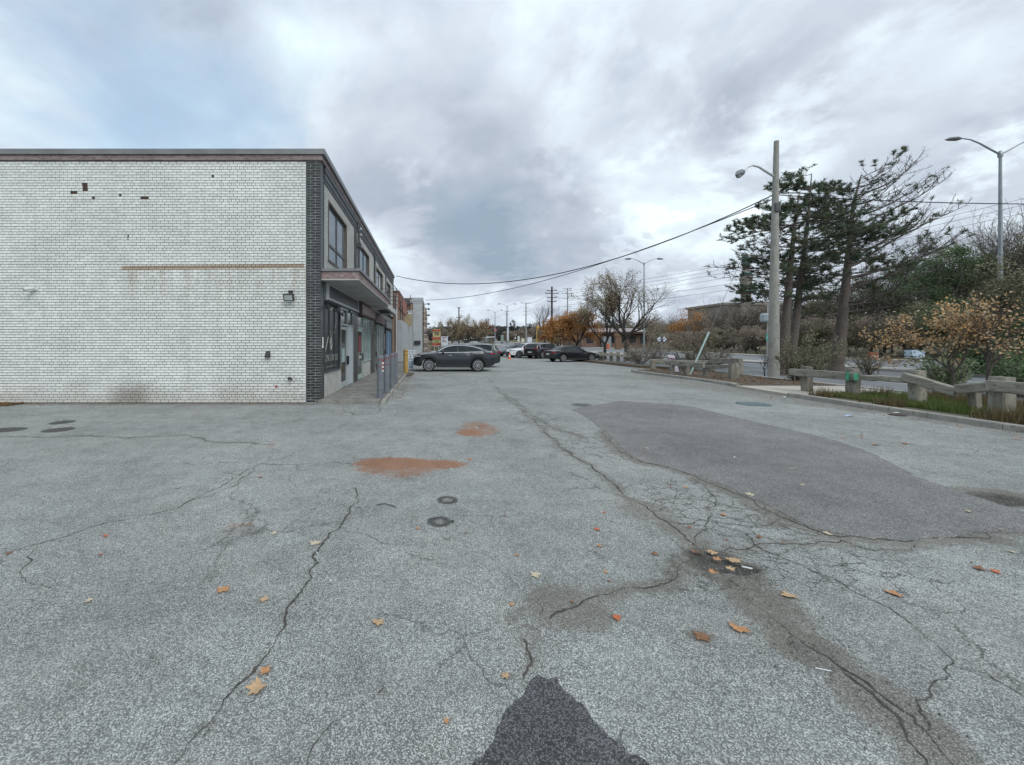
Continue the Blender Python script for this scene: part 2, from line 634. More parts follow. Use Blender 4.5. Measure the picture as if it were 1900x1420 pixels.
for q in range(26):
    blob(dirt, 1180 + 30 * q + RNG.normal(0, 12), 700 + 4.2 * q + RNG.normal(0, 3), 60, 7, .55, 1.2)
blob(craze, 1350, 950, 130, 60, 1.0, .8, .4); blob(craze, 1120, 830, 80, 28, .8, .9); blob(craze, 1000, 780, 50, 20, .7, .9); blob(craze, 1560, 1060, 240, 50, .6, .9)
blob(craze, 1320, 1080, 120, 40, .6, .9); blob(craze, 640, 920, 90, 40, .35, 1.); blob(craze, 650, 760, 70, 12, .6)
# along the wall base
for q in range(40):
    blob(dirt, 1230 + 13 * q + RNG.normal(0, 10), 960 + 11.5 * q + RNG.normal(0, 8), 30, 14, .65, 1.3)
wall_d = np.abs(YY - 11.1) + np.where(XX > -3.2, 9, 0)
dirt = np.maximum(dirt, np.clip(1 - wall_d / .7, 0, 1) * .75)
dirt = np.maximum(dirt, np.clip(1 - np.abs(XX - 11.2) / .9, 0, 1) * .7 * (YY < 24))
# dirt gathered along the cracks
for w, dd, pl in CRACKS:
    if dd < .15: continue
    rad = .06 + .20 * dd
    for (ax, ay) in pl[::2]:
        i0, i1 = np.searchsorted(gx, [ax - rad, ax + rad]); j0, j1 = np.searchsorted(gy, [ay - rad, ay + rad])
        if i1 <= i0 or j1 <= j0: continue
        sub = np.s_[i0:i1, j0:j1]
        d = np.sqrt((XX[sub] - ax) ** 2 + (YY[sub] - ay) ** 2) / rad
        dirt[sub] = np.maximum(dirt[sub], np.clip(1.15 - d, 0, 1) * min(1, dd * 1.15))
# two scuffed rings
for px, py in ((830, 928), (815, 968)):
    cx, cy = G(px, py)
    d = np.sqrt((XX - cx) ** 2 + (YY - cy) ** 2)
    dark = np.maximum(dark, np.clip(1 - np.abs(d - .085) / .06, 0, 1) * 1.0); dark = np.maximum(dark, (d < .09) * .42)
# pot holes are real dents
POT = [(1340, 1046, .27, .13, .04), (1840, 926, .33, .20, .035), (1300, 1020, .13, .09, .025)]
for px, py, rx, ry, dep in POT:
    cx, cy = G(px, py)
    d = np.sqrt(((XX - cx) / rx) ** 2 + ((YY - cy) / ry) ** 2) + (fbm(XX, YY, 6, 9) - .45) * .7
    m = np.clip((1.05 - d) / .22, 0, 1)
    ZZ = ZZ - dep * m
    dark = np.maximum(dark, m * .8 * (fbm(XX, YY, 8, 4) + .15))
    dirt = np.maximum(dirt, m)

nx, ny = XX.shape
V = np.stack([XX.ravel(), YY.ravel(), ZZ.ravel()], 1)
idx = np.arange(nx * ny).reshape(nx, ny)
quads = np.stack([idx[:-1, :-1].ravel(), idx[1:, :-1].ravel(), idx[1:, 1:].ravel(), idx[:-1, 1:].ravel()], 1)


def asphalt(name, stone1, stone2, matrix, scale=105.0, patchy=True, attrs=True, aggregate=1.0):
    m = bpy.data.materials.new(name)
    m.use_nodes = True
    w = NT(m.node_tree)
    geo = w.new('ShaderNodeNewGeometry')
    pos = geo.outputs['Position']
    wob = w.vmath('ADD', pos, w.vmath('SCALE', w.noise(pos, 60, 2, .5, out=1), scale=.012))
    v = w.new('ShaderNodeTexVoronoi'); v.feature = 'F1'
    w.put(v.inputs['Vector'], wob); v.inputs['Scale'].default_value = scale; v.inputs['Randomness'].default_value = 1.0
    sepc = w.new('ShaderNodeSeparateColor'); w.put(sepc.inputs[0], v.outputs['Color'])
    v2 = w.new('ShaderNodeTexVoronoi'); v2.feature = 'F1'
    w.put(v2.inputs['Vector'], wob); v2.inputs['Scale'].default_value = scale * .55
    sep2 = w.new('ShaderNodeSeparateColor'); w.put(sep2.inputs[0], v2.outputs['Color'])
    rnd = sepc.outputs[0]
    stone = w.mix(w.smooth(rnd, 0, 1), stone1, stone2)
    stone = w.mix(w.math('MULTIPLY', sepc.outputs[2], .25), stone, (.28, .25, .21))
    mask = w.smooth(v.outputs['Distance'], .42, .62, 1, 0)
    mask = w.math('MULTIPLY', mask, w.smooth(sepc.outputs[1], .10, .28))
    col = w.mix(mask, matrix, stone)
    bigm = w.math('MULTIPLY', w.smooth(v2.outputs['Distance'], .32, .48, 1, 0), w.smooth(sep2.outputs[1], .62, .7))
    col = w.mix(w.math('MULTIPLY', bigm, .8), col, w.mix(sep2.outputs[0], stone1, stone2))
    # worn, smoother places where the stones are bedded in
    wear = w.math('MULTIPLY', w.smooth(w.noise(w.vmath('ADD', pos, (2.2, 5.1, 0)), 1.3, 6, .7), .45, .72), .30 if attrs else .2)
    col = w.mix(wear, col, w.mix(.5, stone1, stone2) if False else tuple((a * .55 + b * .22 + c * .23) for a, b, c in zip(stone1, stone2, matrix)))
    pit = w.smooth(w.noise(pos, 38, 3, .7), .66, .74)
    col = w.mix(w.math('MULTIPLY', pit, .55), col, matrix)
    # broad tone differences
    lf = w.noise(pos, .55, 5, .6)
    mf = w.noise(w.vmath('ADD', pos, (3.1, 9.2, 0)), 3.2, 5, .65)
    tone = w.math('ADD', w.math('MULTIPLY', w.math('SUBTRACT', lf, .5), .95), w.math('MULTIPLY', w.math('SUBTRACT', mf, .5), .75))
    hf = w.noise(w.vmath('ADD', pos, (1.7, 8.8, 0)), 17, 4, .7)
    tone = w.math('ADD', tone, w.math('MULTIPLY', w.math('SUBTRACT', hf, .5), .65))
    col = w.vmath('SCALE', col, scale=w.math('ADD', 1.0, tone))
    tint = w.smooth(w.noise(w.vmath('ADD', pos, (13, 4, 0)), .9, 4, .6), .35, .7)
    col = w.mix(w.math('MULTIPLY', tint, .22), col, w.vmath('MULTIPLY', col, (1.12, 1.0, .94)))
    hgt = w.math('MULTIPLY', w.math('SUBTRACT', 1.0, v.outputs['Distance']), 1.0)
    grain = col
    if attrs:
        def att(nm):
            a = w.new('ShaderNodeAttribute', attribute_name=nm)
            return a.outputs['Fac']
        n1 = w.noise(pos, 22, 4, .7); n2 = w.noise(pos, 7, 4, .65)
        nn = w.math('ADD', w.math('MULTIPLY', n1, .5), w.math('MULTIPLY', n2, .5))
        def mk(a, lo=.0, hi=.5, k=1.7):
            # attribute breaks up into grain at its edge
            return w.smooth(w.math('ADD', a, w.math('MULTIPLY', w.math('SUBTRACT', nn, .52), k)), lo + .22, hi + .22)
        # crazing: a net of fine cracks
        wc = w.vmath('ADD', pos, w.vmath('SCALE', w.noise(pos, 4, 5, .65, out=1), scale=.30))
        vc = w.new('ShaderNodeTexVoronoi'); vc.feature = 'DISTANCE_TO_EDGE'
        w.put(vc.inputs['Vector'], wc); vc.inputs['Scale'].default_value = 5.2
        vd = w.new('ShaderNodeTexVoronoi'); vd.feature = 'DISTANCE_TO_EDGE'
        w.put(vd.inputs['Vector'], w.vmath('ADD', wc, (5, 3, 0))); vd.inputs['Scale'].default_value = 1.1
        line = w.math('MULTIPLY', w.smooth(vc.outputs['Distance'], .008, .045, 1, 0), w.smooth(n1, .30, .5))
        gate = w.smooth(w.math('ADD', att('craze'), w.math('MULTIPLY', w.math('SUBTRACT', n2, .5), 1.2)), .25, .6)
        faint = w.math('MULTIPLY', w.smooth(vd.outputs['Distance'], .003, .012, 1, 0), w.smooth(w.noise(pos, .7, 3, .6), .46, .6))
        cr = w.math('MAXIMUM', w.math('MULTIPLY', line, w.math('MULTIPLY', gate, .70)), w.math('MULTIPLY', faint, .55))
        col = w.mix(cr, col, (.045, .042, .036))
        dm = mk(att('dirt'))
        dcol = w.mix(w.noise(pos, 45, 4, .7), (.055, .047, .036), (.17, .15, .12))
        col = w.mix(w.math('MULTIPLY', dm, .62), col, w.mix(.35, dcol, w.vmath('MULTIPLY', grain, (.62, .55, .45))))
        rg_ = w.smooth(w.noise(pos, 55, 4, .75), .34, .58, .45, 1.0)
        rm = w.math('MULTIPLY', mk(att('rust'), -.05, .6, 2.1), rg_)
        col = w.mix(w.math('MULTIPLY', rm, .92), col, w.mix(.5, w.mix(n1, (.34, .12, .038), (.22, .105, .05)), w.vmath('MULTIPLY', grain, (1.0, .42, .20))))
        km = mk(att('dark'), .0, .5, .7)
        col = w.mix(w.math('MULTIPLY', km, .82), col, (.035, .034, .033))
        hgt = w.math('SUBTRACT', hgt, w.math('MULTIPLY', cr, 1.8))
    b = w.new('ShaderNodeBsdfPrincipled')
    w.put(b.inputs['Base Color'], col)
    b.inputs['Roughness'].default_value = .9
    b.inputs['Specular IOR Level'].default_value = .3
    bn = w.new('ShaderNodeBump'); bn.inputs['Strength'].default_value = .75 * aggregate; bn.inputs['Distance'].default_value = .006
    w.put(bn.inputs['Height'], hgt)
    w.l.new(bn.outputs[0], b.inputs['Normal'])
    o = w.new('ShaderNodeOutputMaterial'); w.l.new(b.outputs[0], o.inputs[0])
    return m


M_lot = asphalt('weathered_asphalt', (.245, .265, .262), (.54, .568, .558), (.14, .15, .147), 150.0)
M_patch = asphalt('smooth_patch_asphalt', (.15, .153, .154), (.31, .313, .31), (.10, .102, .102), 120, attrs=False, aggregate=.5)
M_patch2 = asphalt('new_patch_asphalt', (.072, .076, .082), (.15, .155, .165), (.042, .044, .048), 120, attrs=False)
M_road = asphalt('road_asphalt', (.18, .20, .215), (.26, .28, .30), (.12, .13, .14), 60, attrs=False, aggregate=.3)

me = mesh_np('parking_lot', V, [quads], M_lot)
for nm, arr in (('dirt', dirt), ('rust', rust), ('dark', dark), ('craze', craze)):
    a = me.attributes.new(nm, 'FLOAT', 'POINT')
    a.data.foreach_set('value', arr.ravel().astype(np.float32))
lot = set_props(link('parking_lot', me), 'worn grey asphalt parking lot in front of the shops', kind='structure')


def sheet(name, poly, z, mat, label, thick=.02):
    mb = MB()
    mb.prism([tuple(p) for p in poly], z - thick, z)
    o = mb.build(name, mat)
    return set_props(o, label, kind='structure')


# the patches are laid on the lot; the polygons are ordered clockwise in plan, so flip
sheet('asphalt_patch', polyworld(PATCH_MAIN, .014, 1, .07)[::-1], .004, M_patch, 'long smooth darker grey asphalt patch on the right half of the lot')
sheet('asphalt_patch', polyworld(PATCH_NEAR, .008, 2, .03)[::-1], .004, M_patch2, 'small black asphalt patch at the bottom edge of the lot')

M_crack = pmat('crack_dirt', (.030, .028, .026), (.085, .078, .066), 30, .95)
mb = MB()
cr = np.random.default_rng(5)
for w, dd, pl in CRACKS:
    n = len(pl)
    d = np.gradient(pl, axis=0); d /= np.linalg.norm(d, axis=1)[:, None] + 1e-9
    nrm = np.stack([-d[:, 1], d[:, 0]], 1)
    ww = w * .40 * np.clip(.02 + 1.4 * value_noise(pl[:, 0], pl[:, 1], 5, 77) * cr.uniform(.45, 1.35, n), .12, 2)
    ww[0] = ww[-1] = .001
    a = pl + nrm * ww[:, None] * cr.uniform(.6, 1.3, n)[:, None]
    b = pl - nrm * ww[:, None] * cr.uniform(.6, 1.3, n)[:, None]
    z = .0035
    base_i = len(mb.v)
    for k in range(n):
        zz = z + float(T(pl[k, 1]))
        mb.v.append((a[k, 0], a[k, 1], zz)); mb.v.append((b[k, 0], b[k, 1], zz))
    for k in range(n - 1):
        i = base_i + 2 * k
        mb.f.append([i + 1, i + 3, i + 2, i]); mb.m.append(0)
o = mb.build('asphalt_cracks', M_crack)
set_props(o, 'jagged dark cracks running through the asphalt', kind='stuff')

# big ground sheet with terrain
gx2 = np.unique(np.concatenate([np.arange(-900, -60, 60), np.arange(-60, 120, 10), np.arange(120, 901, 60)]))
gy2 = np.unique(np.concatenate([np.arange(-300, -20, 40), np.arange(-20, 300, 8), np.arange(300, 1501, 80)]))
A, B = np.meshgrid(gx2, gy2, indexing='ij')
Zg = T(B) - .06 + np.maximum(0, A - 50) * .05 * (A < 250) + (A >= 250) * 10
i2 = np.arange(A.size).reshape(A.shape)
q2 = np.stack([i2[:-1, :-1].ravel(), i2[1:, :-1].ravel(), i2[1:, 1:].ravel(), i2[:-1, 1:].ravel()], 1)
M_grass = pmat('dry_grass_ground', (.085, .085, .045), (.15, .125, .075), 1.6, .95, .6, 30, c3=(.06, .075, .03), detail=6)
set_props(link('ground', mesh_np('ground', np.stack([A.ravel(), B.ravel(), Zg.ravel()], 1), [q2], M_grass)), 'brown autumn ground around the lot and road', kind='structure')

# boulevard: median line, carriageways, kerbs, far footpath
MED = np.array([(29, -80), (29, 0), (29, 20), (28.2, 35), (27, 50), (24.7, 70), (22.3, 90), (21, 112), (20.6, 140), (20.6, 190), (20, 300)], float)


def along(poly, step=4.0):
    out = []
    for a, b in zip(poly[:-1], poly[1:]):
        n = max(1, int(np.linalg.norm(b - a) / step))
        for k in range(n): out.append(a + (b - a) * k / n)
    out.append(poly[-1])
    return np.array(out)


medp = along(MED)
md = np.gradient(medp, axis=0); md /= np.linalg.norm(md, axis=1)[:, None]
mn = np.stack([md[:, 1], -md[:, 0]], 1)        # to the right


def strip(name, o0, o1, z, mat, label, thick=.05, kind='structure', seg=None):
    mb = MB()
    p = medp if seg is None else medp[seg[0]:seg[1]]
    nn = mn if seg is None else mn[seg[0]:seg[1]]
    b = 0
    for q, n in zip(p, nn):
        l = q + n * o0; r = q + n * o1; zt = float(T(q[1]))
        mb.v += [(l[0], l[1], zt + z), (r[0], r[1], zt + z), (l[0], l[1], zt + z - thick), (r[0], r[1], zt + z - thick)]
    for k in range(len(p) - 1):
        i = 4 * k; j = i + 4
        for f in ([i, i + 1, j + 1, j], [i + 2, j + 2, j + 3, i + 3], [i, j, j + 2, i + 2], [i + 1, i + 3, j + 3, j + 1]):
            mb.f.append(f); mb.m.append(0)
    o = mb.build(name, mat)
    return set_props(o, label, kind=kind)


strip('road', -13.2, 15.0, -.02, M_road, 'wide pale grey road beyond the guard rails', .1)
strip('median', -1.3, 1.3, .11, M_conc, 'concrete median between the two carriageways', .2)
strip('kerb', -13.5, -13.2, .10, M_conc, 'concrete kerb on the near side of the road', .2)
strip('kerb', 15.0, 15.3, .10, M_conc, 'concrete kerb on the far side of the road', .2)
M_path = pmat('pale_footpath', (.36, .33, .29), (.42, .39, .34), 1, .9, .2)
strip('footpath', 15.9, 18.4, .05, M_path, 'pale footpath along the far side of the road', .15)
M_line = pmat('road_paint', (.55, .56, .55), (.42, .43, .42), 6, .7)
strip('lane_line', -5.4, -5.26, -.014, M_line, 'solid white line on the near carriageway', .004)
strip('lane_line', 5.3, 5.44, -.014, M_line, 'solid white line on the far carriageway', .004)
for k in range(4, 60, 2):
    if k + 1 < len(medp):
        strip('lane_dash', -9.3, -9.18, -.014, M_line, 'short white lane dash on the near carriageway', .004, seg=(k, k + 2))
        strip('lane_dash', 9.6, 9.72, -.014, M_line, 'short white lane dash on the far carriageway', .004, seg=(k, k + 2))

# driveway strip and grass beyond the lot
sheet('driveway', [(-30, 58.6), (12.5, 58.6), (12.5, 63), (-30, 63)], float(T(60)) + .10, M_path, 'pale concrete driveway strip at the far end of the lot', .2)

# raised verge with kerb, concrete walkway through it
VX0, VX1 = 11.15, 15.3
kx = lambda y: 11.05 + .015 * max(y, 0)
M_kerb = pmat('kerb_concrete', (.24, .235, .215), (.33, .32, .29), 2.5, .9, .5, 50, c3=(.16, .155, .14), detail=6)
kpts = [(kx(y), y) for y in np.arange(-9, 12.4, 1.0)]
def kerb_line(name, pts, label, w=.17, z=.12, mat=None):
    """kerb pieces, each about a metre and a half long with a joint between"""
    out = None
    pts = [np.array(p, float) for p in pts]
    root = set_props(bpy.data.objects.new(name, None), label, None, None, 'structure')
    COL.objects.link(root)
    root.location = (pts[0][0], pts[0][1], 0)
    for a, b in zip(pts[:-1], pts[1:]):
        d = b - a; L = np.linalg.norm(d); d = d / L
        c = (a + b) / 2; nrm = np.array([d[1], -d[0]])
        prof = [(0, -.02), (.012, z - .02), (.03, z), (w, z), (w, -.02)]
        mb = MB()
        for t in (-L / 2 + .006, L / 2 - .006):
            for u, h in prof:
                q = c + d * t + nrm * u
                mb.v.append((q[0], q[1], h + float(T(q[1]))))
        n = len(prof)
        for k in range(n - 1):
            mb.f.append([k, k + 1, n + k + 1, n + k]); mb.m.append(0)
        mb.f.append(list(range(n))[::-1]); mb.m.append(0); mb.f.append(list(range(n, 2 * n))); mb.m.append(0)
        mb.build('kerb_stone', mat or M_kerb, root)
    return root


kerb_line('kerb', [(kx(y), y) for y in np.arange(-9, 12.6, 1.2)], 'long concrete kerb between the lot and the grass verge')
k2 = [(11.55, 15.2), (11.78, 15.8), (11.8, 17.0), (11.78, 18.4), (11.7, 19.8), (11.6, 21.2), (11.5, 22.6), (11.65, 23.3), (12.3, 23.6)]
kerb_line('kerb', k2, 'rounded concrete kerb of the mulch island under the leaning pipe')
sheet('verge', [(kx(-9) + .17, -9), (15.2, -9), (15.2, 12.3), (kx(12) + .17, 12.3)], .09, pmat('verge_soil', (.085, .08, .055), (.13, .115, .085), 3, .95, .6, 30, c3=(.07, .085, .035), detail=6),
      'narrow grass verge between the kerb and the road', .12)
sheet('walkway', [(11.3, 12.3), (15.4, 12.3), (15.4, 15.0), (11.55, 15.1)], .075, M_path, 'short pale concrete walkway crossing the verge', .12)
M_mulch = pmat('mulch', (.055, .045, .035), (.12, .10, .08), 5, .95, .8, 30, c3=(.16, .12, .085), detail=6)
sheet('mulch_island', [(11.75, 15.1), (15.3, 15.1), (16.0, 24.4), (12.2, 23.5), (11.7, 22.6), (11.95, 18.5)], .10, M_mulch, 'brown mulch island round the concrete pole', .14)
sheet('verge', [(14.2, 26.5), (15.5, 25.2), (15.0, 36), (13.6, 58), (12.2, 58), (13.6, 34), (14.0, 28)], float(T(58)) + .04, M_mulch, 'leaf strewn verge under the far trees', .3)
# ------------------------------------------------------------------ main building
FX = -3.11            # street facade plane (faces +X)
D0 = 11.23            # end wall plane (faces the camera)
HT = 7.09
END = 32.6
PX0 = -3.52           # left edge of the black brick corner


def white_brick_mat():
    m = bpy.data.materials.new('white_painted_brick')
    m.use_nodes = True
    w = NT(m.node_tree)
    geo = w.new('ShaderNodeNewGeometry'); pos = geo.outputs['Position']
    oi = w.new('ShaderNodeObjectInfo')
    r = w.math('FRACT', w.math('ADD', geo.outputs['Random Per Island'], w.math('MULTIPLY', oi.outputs['Random'], 7.31)))
    n = w.noise(pos, .7, 5, .6); n2 = w.noise(pos, 14, 4, .7)
    col = w.mix(w.smooth(n, .35, .7), (.67, .70, .68), (.76, .785, .765))
    col = w.vmath('SCALE', col, scale=w.math('MULTIPLY_ADD', r, .17, .90))
    # rain streaks and flaked paint
    stv = w.noise(w.vmath('MULTIPLY', pos, (2.2, 2.2, .16)), 2.6, 5, .7)
    col = w.mix(w.smooth(stv, .5, .75, 0, .24), col, (.40, .37, .31))
    col = w.mix(w.math('MULTIPLY', w.smooth(n2, .58, .72), .6), col, (.33, .31, .27))
    sep = w.new('ShaderNodeSeparateXYZ'); w.put(sep.inputs[0], pos)
    x, y, z = sep.outputs
    nn = w.noise(w.vmath('MULTIPLY', pos, (1.2, 1.2, 4)), 3, 5, .7)
    # long rust line left by a removed sign
    on_end = w.math('LESS_THAN', y, D0 + .1)
    zl = w.math('ADD', 3.83, w.math('MULTIPLY', w.math('ADD', x, 6), .012))
    dz = w.math('ABSOLUTE', w.math('SUBTRACT', z, zl))
    band = w.math('MULTIPLY', w.smooth(dz, .03, .085, 1, 0), w.math('MULTIPLY', w.smooth(x, -8.85, -8.6), w.math('LESS_THAN', x, PX0 - .05)))
    band = w.math('MULTIPLY', w.math('MULTIPLY', band, on_end), w.smooth(nn, .2, .5, .65, 1))
    col = w.mix(w.math('MULTIPLY', band, .9), col, w.mix(n2, (.27, .17, .10), (.36, .27, .18)))
    # rain streaks below it, dirt low down
    below = w.math('MULTIPLY', w.smooth(w.math('SUBTRACT', zl, z), 0.02, 1.6, 1, 0), w.math('GREATER_THAN', zl, z))
    below = w.math('MULTIPLY', below, w.math('MULTIPLY', on_end, w.smooth(x, -8.9, -8.4)))
    st = w.noise(w.vmath('MULTIPLY', pos, (1, 1, .08)), 4, 4, .7)
    col = w.mix(w.math('MULTIPLY', w.math('MULTIPLY', below, w.smooth(st, .4, .7)), .5), col, (.42, .36, .29))
    low = w.smooth(w.math('ADD', z, w.math('MULTIPLY', w.math('SUBTRACT', n, .5), 1.2)), .05, .75, 1, 0)
    col = w.mix(w.math('MULTIPLY', low, .42), col, (.36, .32, .27))
    dx = w.math('ABSOLUTE', w.math('ADD', x, 8.5))
    patch = w.math('MULTIPLY', w.smooth(dx, .25, .75, 1, 0), w.smooth(w.math('ADD', z, w.math('MULTIPLY', nn, .3)), .3, .95, 1, 0))
    col = w.mix(w.math('MULTIPLY', w.math('MULTIPLY', patch, on_end), .6), col, (.22, .19, .16))
    b = w.new('ShaderNodeBsdfPrincipled'); w.put(b.inputs['Base Color'], col)
    b.inputs['Roughness'].default_value = .62
    bn = w.new('ShaderNodeBump'); bn.inputs['Strength'].default_value = .25; bn.inputs['Distance'].default_value = .01
    w.put(bn.inputs['Height'], w.noise(pos, 60, 4, .6)); w.l.new(bn.outputs[0], b.inputs['Normal'])
    o = w.new('ShaderNodeOutputMaterial'); w.l.new(b.outputs[0], o.inputs[0])
    return m


M_brick_w = white_brick_mat()
M_mortar = pmat('dark_mortar', (.035, .036, .035), (.17, .17, .155), 1.7, .95, detail=6)
M_brick_k = pmat('black_glazed_brick', (.016, .020, .024), (.035, .042, .048), 6, .30, .15, 50, island=.45, obj_rand=.35)
M_mortar_l = pmat('pale_mortar', (.42, .43, .40), (.20, .20, .18), 2.2, .9)
M_broken = pmat('broken_brick', (.10, .05, .035), (.055, .042, .04), 15, .95, .8, 60)
M_cap = pmat('grey_roof_cap', (.16, .165, .175), (.21, .215, .225), 2, .5, metal=.2)
M_brown = pmat('faded_brown_band', (.17, .125, .125), (.26, .21, .21), 2.5, .8, .2, c3=(.12, .085, .085), stretch=(1, 1, 3))
M_slate = pmat('dark_slate_band', (.035, .042, .048), (.065, .075, .08), 3, .6)
M_soffit = pmat('grey_soffit', (.36, .365, .36), (.44, .445, .44), 1.1, .85, c3=(.29, .29, .28), detail=6)

bld = thing('brick_building', 'two storey shop building with white brick end wall and black brick corner', 'building', (FX, D0, 0))
mb = MB(); mb.box(-17.5, FX - .13, D0 + .02, END, -.3, HT - .12)
mb.build('wall', M_mortar, bld)
mb = MB(); mb.box(PX0, FX - .002, D0 - .006, D0 + .3, -.3, 6.88)
mb.build('corner_pier', M_mortar_l, bld)

# bricks
RH = .0763            # course height
BL = .2277            # stretcher spacing
J = .0155


def brick_v(x0, x1, y0, y1, z0, z1):
    return [(x0, y0, z0), (x1, y0, z0), (x1, y1, z0), (x0, y1, z0), (x0, y0, z1), (x1, y0, z1), (x1, y1, z1), (x0, y1, z1)]


BF = [(0, 1, 5, 4), (1, 2, 6, 5), (3, 0, 4, 7), (4, 5, 6, 7), (0, 3, 2, 1)]


def end_row(k):
    """brick spans along the end wall for course k, from the right to the left"""
    z0 = .02 + k * RH
    x = PX0 - .004
    sp = []
    head = (k % 6 == 2)
    if head:
        first = BL * .75
        L = BL / 2
    else:
        first = BL if k % 2 == 0 else BL / 2
        L = BL
    a = x
    ln = first
    while a > -17.3:
        sp.append((a - ln + J, a))
        a -= ln; ln = L
    return z0, sp


holes = {}            # broken bricks on the end wall from the photograph
def mark(px, py, wpx, hpx):
    x = (px - CX) * D0 / F; z = EYE - (py - HY) * D0 / F
    holes[(x - wpx * D0 / F / 2, x + wpx * D0 / F / 2, z - hpx * D0 / F / 2, z + hpx * D0 / F / 2)] = 1
for q in [(158, 347, 10, 9), (137, 357, 14, 3), (130, 358, 4, 2), (174, 367, 5, 3), (223, 362, 5, 3), (268, 367, 13, 3), (395, 328, 5, 3), (238, 440, 3, 3)]:
    mark(*q)


def is_hole(x0, x1, z0, z1):
    xm, zm = (x0 + x1) / 2, (z0 + z1) / 2
    for (a, b, c, d) in holes:
        if a - .04 < xm < b + .04 and c - .02 < zm < d + .02: return True
    return False


def hole_cut(x0, x1, zm):
    for (a, b, c, d) in holes:
        u, v = max(a, x0), min(b, x1)
        if v - u > .012 and c - .018 < zm < d + .018: return (u, v)
    return None


stuffw = MB(); broken = MB()
single = []
NR = int((6.86 - .02) / RH)
rr = random.Random(4)
for k in range(NR):
    z0, sp = end_row(k)
    for (a, b) in sp:
        bow = rr.uniform(-.002, .0035)
        hw = rr.uniform(-.002, .002)
        cut = hole_cut(a, b, z0 + RH / 2)
        if cut is not None:
            u, v = cut
            broken.add(brick_v(u, v, D0 + .006 + rr.uniform(0, .01), D0 + .05, z0, z0 + RH - .004), BF)
            for (s0, s1) in ((a, u), (v, b)):
                if s1 - s0 > .02: stuffw.add(brick_v(s0, s1, D0 - .006, D0 + .05, z0, z0 + RH - J), BF)
            continue
        # the largest ones in view that fall nearest the corner at eye height become parts of their own
        if a > -4.95 and .45 < z0 < 3.4 and len(single) < 300:
            single.append((a, b, z0, bow)); continue
        stuffw.add(brick_v(a, b, D0 - .006 - bow, D0 + .05, z0, z0 + RH - J + hw * .5), BF)
# street facade, upper storey and sill walls: courses seen edge on
FZ0, FZ1 = 3.78, 6.33
UNITS = [11.55, 16.1, 21.7, 27.0, 32.4]
UPWIN = [(12.05, 14.7), (17.3, 20.0), (22.6, 25.6), (27.9, 30.4)]
UZ0, UZ1 = 4.22, 6.02
k = 0
z = FZ0
while z + RH < FZ1 + .02:
    y = 11.62 + (BL / 2 if k % 2 else 0) - BL
    while y < 32.5:
        y0, y1 = max(y, 11.56), min(y + BL - .008, 32.5)
        segs = [(y0, y1)]
        for (a, b) in UPWIN:
            if z + RH > UZ0 and z < UZ1:
                ns = []
                for (s0, s1) in segs:
                    if s1 <= a or s0 >= b: ns.append((s0, s1))
                    else:
                        if s0 < a: ns.append((s0, a))
                        if s1 > b: ns.append((b, s1))
                segs = ns
        for (s0, s1) in segs:
            if s1 - s0 > .02:
                stuffw.add([(q[1], q[0], q[2]) for q in brick_v(s0, s1, FX - .16, FX + rr.uniform(0, .002), z, z + RH - .007)], [f[::-1] for f in BF])
        y += BL
    z += RH; k += 1
for (a, b) in [(11.62, 13.62), (18.3, 20.4)]:
    z = .13; k = 0
    while z + RH < .80:
        y = a - (BL / 2 if k % 2 else 0)
        while y < b:
            y0, y1 = max(y, a), min(y + BL - J, b)
            if y1 > y0 + .02:
                stuffw.add([(q[1], q[0], q[2]) for q in brick_v(y0, y1, FX - .14, FX + .002, z, z + RH - .008)], [f[::-1] for f in BF])
            y += BL
        z += RH; k += 1
mb = MB()
for (a, b, z0, z1) in [(11.56, 12.05, UZ0, UZ1), (14.7, 17.3, UZ0, UZ1), (20.0, 22.6, UZ0, UZ1), (25.6, 27.9, UZ0, UZ1), (30.4, 32.5, UZ0, UZ1), (11.56, 32.5, FZ0, UZ0), (11.56, 32.5, UZ1, 6.34), (11.6, 13.64, .1, .81), (18.2, 20.42, .1, .81)]:
    mb.box(FX - .15, FX - .0035, a, b, z0, z1)
mb.build('facade_mortar', pmat('facade_mortar', (.34, .34, .33), (.44, .44, .42), 3, .95), bld)
o = stuffw.build('brickwork', M_brick_w, bld); o['kind'] = 'stuff'
broken.build('broken_bricks', M_broken, bld)['kind'] = 'stuff'
sh = {}
for (a, b, z0, bow) in single:
    L = round(b - a, 3)
    if L not in sh:
        me = bpy.data.meshes.new('brick'); me.from_pydata(brick_v(0, L, -.006, .05, 0, RH - J), [], BF); me.materials.append(M_brick_w); sh[L] = me
    o = link('brick', sh[L], bld, (a - FX, 0 - bow, z0))
# black glazed bricks of the corner
shk = {}
for k in range(int(6.8 / RH)):
    z0 = .02 + k * RH
    W = FX - PX0
    spans = [(0, W * .30), (W * .30 + J, W + .004)] if k % 2 else [(0, W * .63), (W * .63 + J, W + .004)]
    for (a, b) in spans:
        L = round(b - a, 3)
        if L not in shk:
            me = bpy.data.meshes.new('black_brick'); me.from_pydata(brick_v(0, L, -.012, .3 if b > W else .05, 0, RH - J), [], BF); me.materials.append(M_brick_k); shk[L] = me
        link('black_brick', shk[L], bld, (PX0 + a - FX, rr.uniform(-.002, .002), z0))

